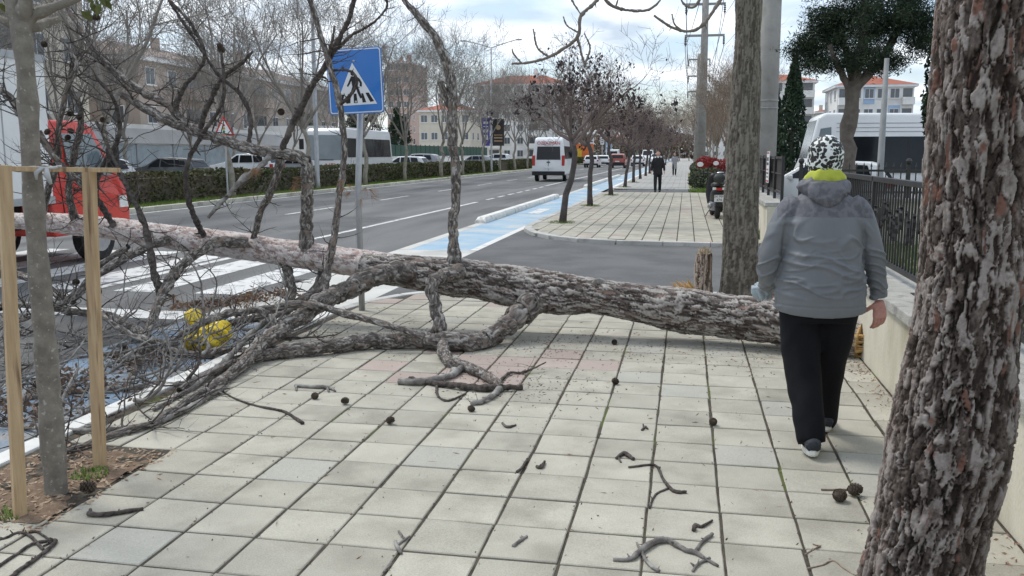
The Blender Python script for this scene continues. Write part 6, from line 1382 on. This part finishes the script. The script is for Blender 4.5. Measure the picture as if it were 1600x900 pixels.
for px, py, rp, dy, w in ((1285, 70, 36, 0, 20), (1265, 70, 20, 0, 8), (1310, 30, 48, .3, 26), (1350, 45, 55, -.4, 30), (1352, 5, 60, .3, 30), (1400, 30, 45, 0, 24), (1425, 50, 26, 0, 12), (1420, 5, 34, .3, 14), (1300, 100, 20, -.2, 8), (1395, 90, 16, 0, 7), (1320, -30, 50, .5, 20), (1390, -40, 55, 0, 22), (1352, 85, 22, .5, 8), (1290, 25, 22, 0, 8), (1378, 105, 12, 0, 5), (1252, 82, 14, .2, 6), (1262, 100, 12, 0, 5), (1440, 30, 18, 0, 8), (1436, 75, 14, .2, 6), (1330, 95, 16, -.5, 6)):
    c = np.array(at(px, py, 21 + dy)); m = rp * .0155
    for _ in range(w):
        d = g.normal(size=3); d /= np.linalg.norm(d); cc_ = c + d * m * g.random() ** .4 * np.array([1, 1.1, .95]); P.append(cc_ + g.normal(size=(230, 3)) * np.array([.14, .14, .09]))
P = np.concatenate(P); me = leaf_mesh('crown', P, .017, M_DPINE, 5, 5); reparent(link('crown', me), pr0)
def conifer(loc, h, r, lab, seed):
    r0 = empty('conifer', loc); tag(r0, lab, 'tree', 'dark conifers across the road'); g = np.random.default_rng(seed); P = []
    for k in range(60):
        t = g.random() ** .8; a = g.random() * 6.283; L = r * (1 - t) * g.uniform(.6, 1.1) + .15
        for q in np.linspace(.2, 1, 7): P.append(np.array([L * q * math.cos(a), L * q * math.sin(a), .12 * h + t * h * .88 - L * q * .25]) + g.normal(size=(14, 3)) * .16)
    MB().tube([(0, 0, -.2), (0, 0, h)], [.16, .02], 8).build('trunk', M_DTR, r0); link('crown', leaf_mesh('crown', np.concatenate(P), .13, M_CYP, seed, 1.8), r0)
for i, (x, y, h, r_) in enumerate(((-35, 92, 6.5, 2.4), (-36, 101, 8.5, 2.6), (-34.5, 108, 6, 2.3), (-37, 84, 5.5, 2.0), (-38, 116, 7.5, 2.6))):
    conifer((x, y, -.06), h, r_, f'dark conifer behind the green fence, {ORD[i]} of the clump counting from the tallest side' if False else f'dark conifer in the clump behind the green fence, {["beside the tallest", "the tallest", "low and broad", "the smallest", "the far one"][i]}', 30 + i)
# ------------------------------------------------------------------ hedges and shrubs
M_HEDGE = pm('clipped hedge', (.05, .066, .026), (.105, .115, .05), scale=2.2, rough=.85, c3=(.12, .095, .05), s3=.7, lo3=.5, hi3=.75)
def hedge(name, x0, x1, y0, y1, z0, z1, lab, n, mat, size=.085, seed=0, core=M_DTR, cat='hedge'):
    c = Vector(((x0 + x1) / 2, (y0 + y1) / 2, z0)); r0 = empty(name, c); tag(r0, lab, cat)
    g = np.random.default_rng(seed); a, b, h = (x1 - x0) / 2, (y1 - y0) / 2, z1 - z0
    P = np.stack([g.uniform(-a, a, n), g.uniform(-b, b, n), g.uniform(0, h, n)], 1); k = g.random(n); face = g.random(n)
    P[:, 0] = np.where((face < .6), np.sign(P[:, 0] + .2 * a) * a * (1 - .12 * k), P[:, 0]); P[:, 2] = np.where(face >= .6, h * (1 - .12 * k), P[:, 2])
    bump = (vnoise(P[:, 1] * .9 + 50, P[:, 2] * 1.5 + 5, seed) - .5) * .3; P[:, 2] += bump * P[:, 2] / h * .6; P[:, 0] += bump * .5
    MB().box(-a * .75, a * .75, -b * .98, b * .98, -.1, h * .82).build('stems', core, r0); link('foliage', leaf_mesh('foliage', P, size, mat, seed, 1.3), r0)
hedge('hedge', -17.5, -16.6, 16, 45, 0, .95, 'clipped hedge on the median behind the fallen crown', 15000, M_HEDGE, seed=1); hedge('hedge', -17.5, -16.6, 45.3, 80, 0, .95, 'long clipped median hedge behind the crossing sign', 13000, M_HEDGE, .1, seed=2)
hedge('hedge', -17.5, -16.6, 84, 104, 0, .95, 'short clipped median hedge just beyond the gap', 5000, M_HEDGE, .12, seed=3); hedge('hedge', -17.5, -16.6, 107, 170, 0, 1.0, 'distant clipped median hedge beside the orange hoarding', 8000, M_HEDGE, .16, seed=4)
M_SHRUB = pm('dark shrub leaves', (.04, .055, .03), (.1, .11, .06), scale=4, rough=.8); M_REDL = pm('red photinia leaves', (.25, .03, .035), (.36, .06, .05), scale=4, rough=.7)
def shrub(name, blobs, lab, n, mat, size, seed):
    r0 = empty(name, (blobs[0][0], blobs[0][1], 0)); tag(r0, lab, 'shrub'); g = np.random.default_rng(seed); P = []
    for x, y, z, rx, rz in blobs:
        d = g.normal(size=(n, 3)); d /= np.linalg.norm(d, axis=1)[:, None]; q = d * (.45 + .6 * g.random((n, 1)) ** .5) * np.array([rx, rx * 1.2, rz]) + np.array([x - blobs[0][0], y - blobs[0][1], z]); P.append(q[q[:, 2] > .02])
        MB().tube([(x - blobs[0][0], y - blobs[0][1], -.1), (x - blobs[0][0] + .1, y - blobs[0][1], z)], [.05, .02], 6).build('stem', M_DTR, r0)
    link('foliage', leaf_mesh('foliage', np.concatenate(P), size, mat, seed, 1.5), r0)
shrub('shrub', [(.8, 40, .4, .5, .42), (.55, 41.5, .35, .45, .4), (1.15, 42.5, .45, .5, .5), (.7, 44.5, .4, .5, .45), (1.2, 38.5, .35, .4, .4)], 'dark green shrub behind the scooters', 900, M_SHRUB, .075, 5)
shrub('red_shrub', [(1.2, 46, .95, .5, .42), (1.75, 46.5, .9, .5, .4), (.9, 47, 1.05, .4, .4), (2.2, 46, .8, .4, .35)], 'red leaved shrub behind the dark green shrub', 800, M_REDL, .075, 6)
shrub('shrub', [(.9, 53 + 4 * k, .4, .6, .45) for k in range(8)], 'far green shrubs along the verge beneath the power poles', 400, M_SHRUB, .11, 7)
tuft('verge_grass', (.75, 37.6, 0), 900, .2, .62, 'bright green grass patch at the corner of the second drive')
tuft('median_grass', (-15.75, 24, 0), 10, .1, .1, 'grass on the median strip')
g = np.random.default_rng(3); n = 9000; V = np.stack([g.uniform(-16.5, -15.5, n), 16 + 60 * g.random(n) ** 1.5, np.zeros(n)], 1); tip = V + np.stack([g.normal(0, .03, n), g.normal(0, .03, n), g.uniform(.04, .11, n)], 1)
o = link('median_grass', np_mesh('median_grass', np.stack([V - [.012, 0, 0], V + [.012, 0, 0], tip], 1).reshape(-1, 3), np.arange(3 * n).reshape(-1, 3), M_GRASS)); tag(o, 'short grass on the median strip in front of the hedge', 'grass', kind='stuff')
g = np.random.default_rng(4); n = 9000; V = np.stack([g.uniform(1.85, 6, n), g.uniform(6, 15.8, n), np.full(n, .06)], 1); tip = V + np.stack([g.normal(0, .03, n), g.normal(0, .03, n), g.uniform(.05, .13, n)], 1)
o = link('garden_grass', np_mesh('garden_grass', np.stack([V - [.008, 0, 0], V + [.008, 0, 0], tip], 1).reshape(-1, 3), np.arange(3 * n).reshape(-1, 3), M_GRASS)); tag(o, 'green lawn behind the black iron fence', 'grass', kind='stuff')
# ------------------------------------------------------------------ poles, lamps, signs
M_POLE = pm('pole concrete', (.27, .26, .24), (.34, .33, .3), scale=3, rough=.9, bump=.3, bscale=30, c3=(.2, .19, .17), s3=1.5)
def lamp(loc, h, lab, arms, banners=False, r=.09, pm_=M_GALV):
    r0 = empty('street_lamp', loc); tag(r0, lab, 'street lamp'); MB().tube([(0, 0, -.1), (0, 0, .3), (0, 0, h)], [r * 1.3, r, r * .6], 10).build('pole', pm_, r0, smooth=True)
    for dx in arms:
        MB().tube([(0, 0, h - .05), (dx * .5, 0, h + .28), (dx, 0, h + .55)], .04, 6).build('arm', M_GALV, r0); MB().box(min(dx, dx * 1.22), max(dx, dx * 1.22), -.12, .12, h + .5, h + .6).build('lamp_head', M_CGREY, r0, bev=.03)
    return r0
lm_ = lamp((-16.0, 74, 0), 10.2, 'tall twin armed street lamp with two banners on the median', (-2.1, 2.1))
M_PURP = pm('purple banner', (.07, .06, .3), (.1, .09, .36), scale=1.5, rough=.7); M_DBAN = pm('dark banner', (.03, .028, .03), (.06, .05, .05), scale=1.2, rough=.7)
for x0, x1, z0, z1, m_, lines, lab in ((-.78, -.12, 2.2, 4.5, M_PURP, ((.5, .9), (1.1, 1.35), (1.55, 1.62), (1.8, 2.0)), 'purple banner with white lettering hanging on the lamp post'), (.12, 1.1, 2.2, 4.4, M_DBAN, ((.35, .45), (.6, .72), (.85, .92)), 'dark banner with a small emblem hanging on the lamp post')):
    b0 = empty('banner', (-16.0, 73.94, 0)); tag(b0, lab, 'banner'); MB().box(x0, x1, -.03, 0, z0, z1).build('cloth', m_, b0)
    for a_, b_ in lines: MB().box(x0 + .12, x1 - .15, -.04, -.031, z0 + a_, z0 + b_).build('print', M_WPLAST if m_ is M_PURP else pm('tan print', (.4, .27, .16), (.5, .36, .22), scale=9), b0)
    if m_ is M_DBAN: MB().lathe([(.001, 0), (.2, 0), (.2, .01), (.001, .01)], 16, Matrix.Translation(((x0 + x1) / 2, -.031, z0 + 1.5)) @ FACE).build('emblem', pm('tan print', (.4, .27, .16)), b0)
lamp((-16.1, 37.8, 0), 10.5, 'grey lamp post on the median behind the crossing sign', (2.0, -2.0), r=.11)
lamp((-16.0, 112, 0), 10.2, 'distant twin armed street lamp on the median', (-2.0, 2.0))
p = at(1372, 320, 18.6); lamp((p.x, 18.6, -.09), 3.45, 'slim steel lamp post in front of the parked bus', (), r=.075, pm_=pm('dull grey pole', (.2, .21, .21), (.27, .28, .28), scale=5, rough=.7))
p = at(1196, 300, 25.5); pc = empty('concrete_pole', (p.x - .06, 25.5, -.09)); tag(pc, 'thick plain concrete utility pole behind the grey street tree', 'pole'); MB().lathe([(.31, 0), (.3, 2), (.24, 11)], 12).build('shaft', M_POLE, pc, smooth=True)
for z in (2.85, 3.05): MB().lathe([(.305, z), (.31, z), (.31, z + .025), (.305, z + .025)], 16).build('band', M_GALV, pc)
M_INS = pm('brown insulator', (.05, .04, .04), (.08, .07, .07), scale=9, rough=.4)
def pylon(px, Y, h, arms, lab, w0, w1):
    p = at(px, 250, Y); r0 = empty('power_pole', (p.x, Y, 0)); tag(r0, lab, 'power pole', 'concrete power poles'); MB().lathe([(w0, 0), (w1, h)], 10).build('shaft', M_POLE, r0, smooth=True)
    for z, L in arms:
        a = MB().box(-L, L, -.08, .08, z, z + .16).build('crossarm', M_POLE, r0)
        for s in (-1, 1):
            MB().lathe([(.03, 0), (.1, -.08), (.03, -.12), (.11, -.22), (.03, -.26), (.11, -.36), (.03, -.4), (.1, -.5), (.03, -.6), (.02, -.75)], 8, Matrix.Translation((s * (L - .05), 0, z))).build('insulator', M_INS, a)
    return Vector((p.x, Y, 0))
A1 = [(12.4, 1.45), (10.15, 1.45), (14.6, 1.45)]; A2 = [(11.8, 1.2), (10.0, 1.2), (8.3, 1.2)]
q1 = pylon(1095, 70, 17, A1, 'tall concrete power pole with crossarms beyond the scooters', .34, .2); q2 = pylon(1088, 104, 12.5, A2, 'second concrete power pole further along behind the first', .33, .2)
cb = 0
for (z1, L1), (z2, L2) in zip(A1, A2):
    for s in (-1, 1):
        a = Vector((q1.x + s * 1.4, 70, z1 - .75)); b = Vector((q2.x + s * 1.15, 104, z2 - .75)); e = Vector((3.4 + s * 1.6, 12, z1 - 2 + 4))
        mb = MB(); mb.tube([a.lerp(b, t / 8) - Vector((0, 0, 1.0 * 4 * (t / 8) * (1 - t / 8) * .5)) for t in range(9)], .022, 4); mb.tube([a.lerp(e, t / 10) - Vector((0, 0, 3.0 * 4 * (t / 10) * (1 - t / 10) * .4)) for t in range(11)], .016, 4)
        o = mb.build('power_line', M_BLACK); cb += 1; tag(o, f'overhead power line on the {["middle", "lowest", "upper"][A1.index((z1, L1))]} crossarm end {"over the verge" if s > 0 else "over the pavement"}', 'cable', 'overhead power lines')
tr_ = empty('warning_sign', (-15.75, 29.1, 0)); tag(tr_, 'red bordered triangular traffic light warning sign on the median', 'sign'); MB().tube([(0, 0, -.1), (0, 0, 2.75)], .035, 8).build('post', M_GALV, tr_)
def tri(s, y0, y1, m_, n_): MB().prism([(-s / 2, -s * .289), (s / 2, -s * .289), (0, s * .577)], y0, y1, Matrix.Translation((0, -.05, 2.4)) @ FACE).build(n_, m_, tr_)
tri(.8, 0, .01, M_RED, 'red_border'); tri(.58, .0103, .0143, M_SWHITE, 'white_field')
for z, m_ in ((.13, M_LAMPR), (.02, pm('amber lens', (.6, .35, .03), scale=9)), (-.09, pm('green lens', (.02, .25, .08), scale=9))): MB().lathe([(.048, 0), (.048, .003)], 14, Matrix.Translation((0, -.0648, 2.4 + z)) @ FACE).build('symbol', m_, tr_)
# ------------------------------------------------------------------ buildings
def wmesh(w, h, f=.07):
    mb = MB(); mb.box(-w / 2, w / 2, -.06, .05, 0, h, 0); 
    for x0, x1 in ((-w / 2 + f, -f / 2), (f / 2, w / 2 - f)): mb.box(x0, x1, -.075, -.04, f, h - f, 1)
    mb.box(-w / 2 - .08, w / 2 + .08, -.16, .02, -.08, -.001, 0); return mb
M_BW = pm('white facade', (.74, .73, .7), (.82, .81, .78), scale=.8, rough=.9, c3=(.64, .62, .58), s3=.3); M_BPINK = pm('pink facade', (.5, .36, .3), (.56, .42, .36), scale=.8, rough=.9); M_BBR = pm('brown facade', (.37, .305, .26), (.44, .37, .32), scale=.7, rough=.9, c3=(.52, .47, .41), s3=.25)
M_BCR = pm('cream facade', (.55, .5, .42), (.62, .57, .48), scale=.8, rough=.9); M_BRROOF = pm('brown roof tile', (.22, .175, .15), (.28, .225, .195), scale=5, rough=.9); M_ROOF = pm('red roof tile', (.3, .095, .06), (.38, .14, .09), scale=5, rough=.9, stretch=(1, 6, 1)); M_BLUEP = pm('pale blue panel', (.32, .45, .62), (.38, .5, .66), scale=2, rough=.8)
M_BGL = glass('facade glass', (.07, .08, .09), .15)
def block(lab, loc, rz, w, d, st, sh, wallm, cols, balc=(), roof=True, name='apartment_block', winw=1.3, winh=1.4, side_cols=0, panels=(), over=.5, grd=0, roofm=None):
    r0 = empty(name, loc, rz); tag(r0, lab, 'building'); h = st * sh + grd; MB().box(0, w, 0, d, -1, h).build('wall', wallm, r0)
    win = wmesh(winw, winh).mesh('window', [M_WPLAST, M_BGL])
    for s in range(st):
        z = grd + s * sh + .9
        for c in range(cols):
            if c in balc: continue
            o = link('window', win, r0); o.location = (w * (c + .5) / cols, 0, z)
        for c in range(side_cols):
            for xx, rr_ in ((w, R(90)), (0, R(-90))): o = link('window', win, r0); o.location = (xx, d * (c + .5) / side_cols, z); o.rotation_euler = (0, 0, rr_)
        for c in balc:
            x = w * (c + .5) / cols; bw = w / cols * .46
            o = MB().box(x - bw, x + bw, -1.15, 0, z - .95, z - .8).box(x - bw, x + bw, -1.15, -1.05, z - .8, z + .1).box(x - bw, x - bw + .1, -1.05, 0, z - .8, z + .1).box(x + bw - .1, x + bw, -1.05, 0, z - .8, z + .1).build('balcony', wallm, r0); MB().box(x - bw * .8, x + bw * .8, -.03, .02, z - .78, z + 1.4).build('balcony_door', M_BGL, o)
    for s, c in panels: MB().box(w * c / cols + .1, w * (c + 1) / cols - .1, -.045, .0, grd + s * sh + .1, grd + s * sh + sh - .1).build('painted_panel', M_BLUEP, r0)
    if roof:
        e = over; rh = min(w, d) * .16; ins = min(w, d) * .42
        r_ = MB().add([(-e, -e, h), (w + e, -e, h), (w + e, d + e, h), (-e, d + e, h), (ins, d / 2, h + rh), (w - ins, d / 2, h + rh)], [(0, 1, 5, 4), (1, 2, 5), (2, 3, 4, 5), (3, 0, 4), (3, 2, 1, 0)]).build('roof', roofm or M_ROOF, r0); MB().box(w * .6, w * .6 + .8, d * .35, d * .35 + .8, h + .2, h + rh + 1.2).build('chimney', wallm, r_); MB().box(w * .25, w * .25 + .6, d * .4, d * .4 + .6, h + .2, h + rh + .8).build('chimney', wallm, r_)
        MB().box(-e + .05, w + e - .05, -e + .05, d + e - .05, h - .35, h - .004).build('eaves', M_WPLAST, r0)
    return r0
def px_block(lab, x0, x1, ytop, Y, d, st, **kw):
    a, b = at(x0, 200, Y), at(x1, 200, Y); h = at(x0, ytop, Y).z; return block(lab, (a.x, Y, 0), 0, b.x - a.x, d, st, h / st, **kw)
px_block('white apartment block with red hipped roof seen down the road', 742, 885, 132, 185, 14, 6, wallm=M_BW, cols=7, balc=(1, 4), side_cols=3)
px_block('tall pink apartment block behind the crossing sign', 606, 642, 97, 200, 14, 8, wallm=M_BPINK, cols=3, side_cols=3)
px_block('low block with red roof behind the conifers', 655, 735, 172, 165, 12, 3, wallm=M_BCR, cols=5, side_cols=3)
px_block('white apartment block with red roof and balconies behind the cypresses', 1180, 1270, 127, 150, 11, 5, wallm=M_BW, cols=4, balc=(3,), side_cols=3)
px_block('long pale apartment block with blue painted panels behind the parked bus', 1306, 1425, 133, 140, 12, 4, wallm=M_BW, cols=6, balc=(5, 0), panels=((3, 2), (2, 4), (1, 2)), side_cols=3)
px_block('small red roofed house between the two white apartment blocks', 1276, 1304, 174, 170, 9, 2, wallm=M_BCR, cols=2)
px_block('white apartment block far behind the big pine trunk', 1500, 1640, 120, 130, 12, 4, wallm=M_BW, cols=6, balc=(2,))
px_block('far pale block at the end of the road', 960, 1060, 214, 330, 14, 3, wallm=M_BCR, cols=6)
px_block('far grey block behind the verge trees', 1085, 1170, 190, 300, 14, 4, wallm=M_BW, cols=6)
# facades along the far side of the road (their fronts face the road)
def road_block(lab, x, y0, y1, d, st, sh, **kw): return block(lab, (x, y0, 0), R(90), y1 - y0, d, st, sh, **kw)
road_block('long brown terrace with pitched roof behind the bare trees', -43, 66, 108, 12, 3, 3.1, wallm=M_BBR, roofm=M_BRROOF, cols=13, balc=(2, 6, 10), side_cols=3)
road_block('cream apartment block with orange shutters behind the lorry', -36, 30, 50, 12, 5, 3.0, wallm=M_BCR, cols=7, balc=(1, 4), side_cols=3)
road_block('white apartment block behind the fallen crown', -46, 47, 63, 12, 4, 3.0, wallm=M_BW, cols=6, balc=(2,), side_cols=3)
def shop(lab, x, y0, y1, h, fascia, text=None, n=8, glassm=M_GLASSB):
    r0 = empty('shop', (x, y0, -.06)); tag(r0, lab, 'shop'); L = y1 - y0; MB().box(-8, 0, 0, L, 0, h).build('wall', M_BW, r0); MB().box(0, .25, 0, L, h * .66, h * .92).build('fascia', fascia, r0)
    for k in range(n):
        a, b = L * k / n, L * (k + 1) / n; MB().box(.001, .05, a + .08, b - .08, .3, h * .63).build('shop_window', glassm, r0); MB().box(.0, .09, a - .05, a + .05, 0, h * .65).build('mullion', M_CGREY, r0)
    if text: words(text, h * .2, M_WPLAST, r0, Matrix.Translation((.262, L * .5, h * .79)) @ Matrix.Rotation(R(90), 4, 'Z') @ FACE)
shop('glass fronted showroom behind the lorry and fallen crown', -33, 38, 70, 3.4, pm('pale grey fascia', (.5, .5, .5), (.58, .58, .58), scale=1, rough=.6), glassm=glass('showroom glass', (.3, .35, .38), .12)); shop('red fascia shop behind the grey hatchback', -33, 80, 92, 4.2, pm('pinkish red fascia', (.5, .05, .08), (.58, .08, .1), scale=2, rough=.5), 'Z TT', 5)
hb = empty('hoarding', (-27.8, 128, 0)); tag(hb, 'orange hoarding with white boards down the road', 'hoarding'); M_OR = pm('orange sheet', (.6, .13, .03), (.68, .2, .05), scale=1, rough=.6)
p = at(893, 245, 150)
hb.location = (p.x, 150, 0); MB().box(0, 3.6, 0, .3, .4, 3.2).build('orange_panel', M_OR, hb); MB().box(.9, 1.7, -.05, -.001, .9, 2.3).build('emblem', pm('yellow print', (.7, .45, .05), scale=4), hb)
for px0, px1, y0, y1, m_, lab in ((916, 928, 207, 226, M_WPLAST, 'white stacked shop board over the queue of cars'), (938, 944, 214, 226, M_WPLAST, 'small white shop board beside the plum trunk'), (946, 956, 218, 240, M_BLUEP, 'pale blue shop board above the queue of cars'), (900, 906, 222, 234, M_WPLAST, 'little white board over the orange hoarding')):
    a, b = at(px0, y1, 156), at(px1, y0, 156); s0 = empty('shop_board', (a.x, 156, 0)); tag(s0, lab, 'sign'); MB().box(0, b.x - a.x, 0, .3, a.z, b.z).build('panel', m_, s0); MB().tube([((b.x - a.x) / 2, .15, -.1), ((b.x - a.x) / 2, .15, a.z)], .1, 8).build('post', M_GALV, s0)
    for k in range(3): z = a.z + (b.z - a.z) * (.2 + .27 * k); MB().box(.15, b.x - a.x - .15, -.02, -.001, z, z + (b.z - a.z) * .1).build('print', M_INK if m_ is M_WPLAST else M_SWHITE, s0)
g = np.random.default_rng(9); n = 26000; X = g.uniform(-70, 60, n); P = np.stack([X, 300 + g.uniform(0, 12, n), (5 + 5 * fbm(X * .06 + 50, X * 0, 5)) * g.random(n) ** .8], 1)
o = link('far_wood', leaf_mesh('far_wood', P, .45, M_WARM, 3, 2.5)); tag(o, 'bare brown wood closing the horizon at the end of the road', 'wood', kind='stuff')
# white wall and green fence across the road
ww = empty('white_wall', (-32, 96, -.06)); tag(ww, 'long white garden wall across the opposite carriageway', 'wall'); MB().box(-.15, .15, 0, 50, 0, 1.25).build('wall_face', M_BW, ww)
for k in range(25): MB().box(-.19, .19, k * 2 + .005, k * 2 + 1.995, 1.251, 1.32).build('coping', M_WPLAST, ww)
gf = empty('green_fence', (-32.3, 96, -.06)); tag(gf, 'dark green sheet fence above the long white wall', 'fence'); M_GSH = pm('green sheet', (.02, .07, .045), (.035, .09, .06), scale=1, rough=.6)
for k in range(25): MB().box(-.03, .03, k * 2 + .03, k * 2 + 1.97, 1.0, 2.6).build('sheet_panel', M_GSH, gf); MB().box(-.06, .06, k * 2 - .03, k * 2 + .03, 0, 2.7).build('post', M_IRON, gf)
# low rail between hedge and far road, pedestrians' bench of colour left out where nothing shows
for o in [o for o in bpy.data.objects if o.type == 'EMPTY' and not o.children and o.parent is None and 'label' in o]:
    bpy.data.objects.remove(o)
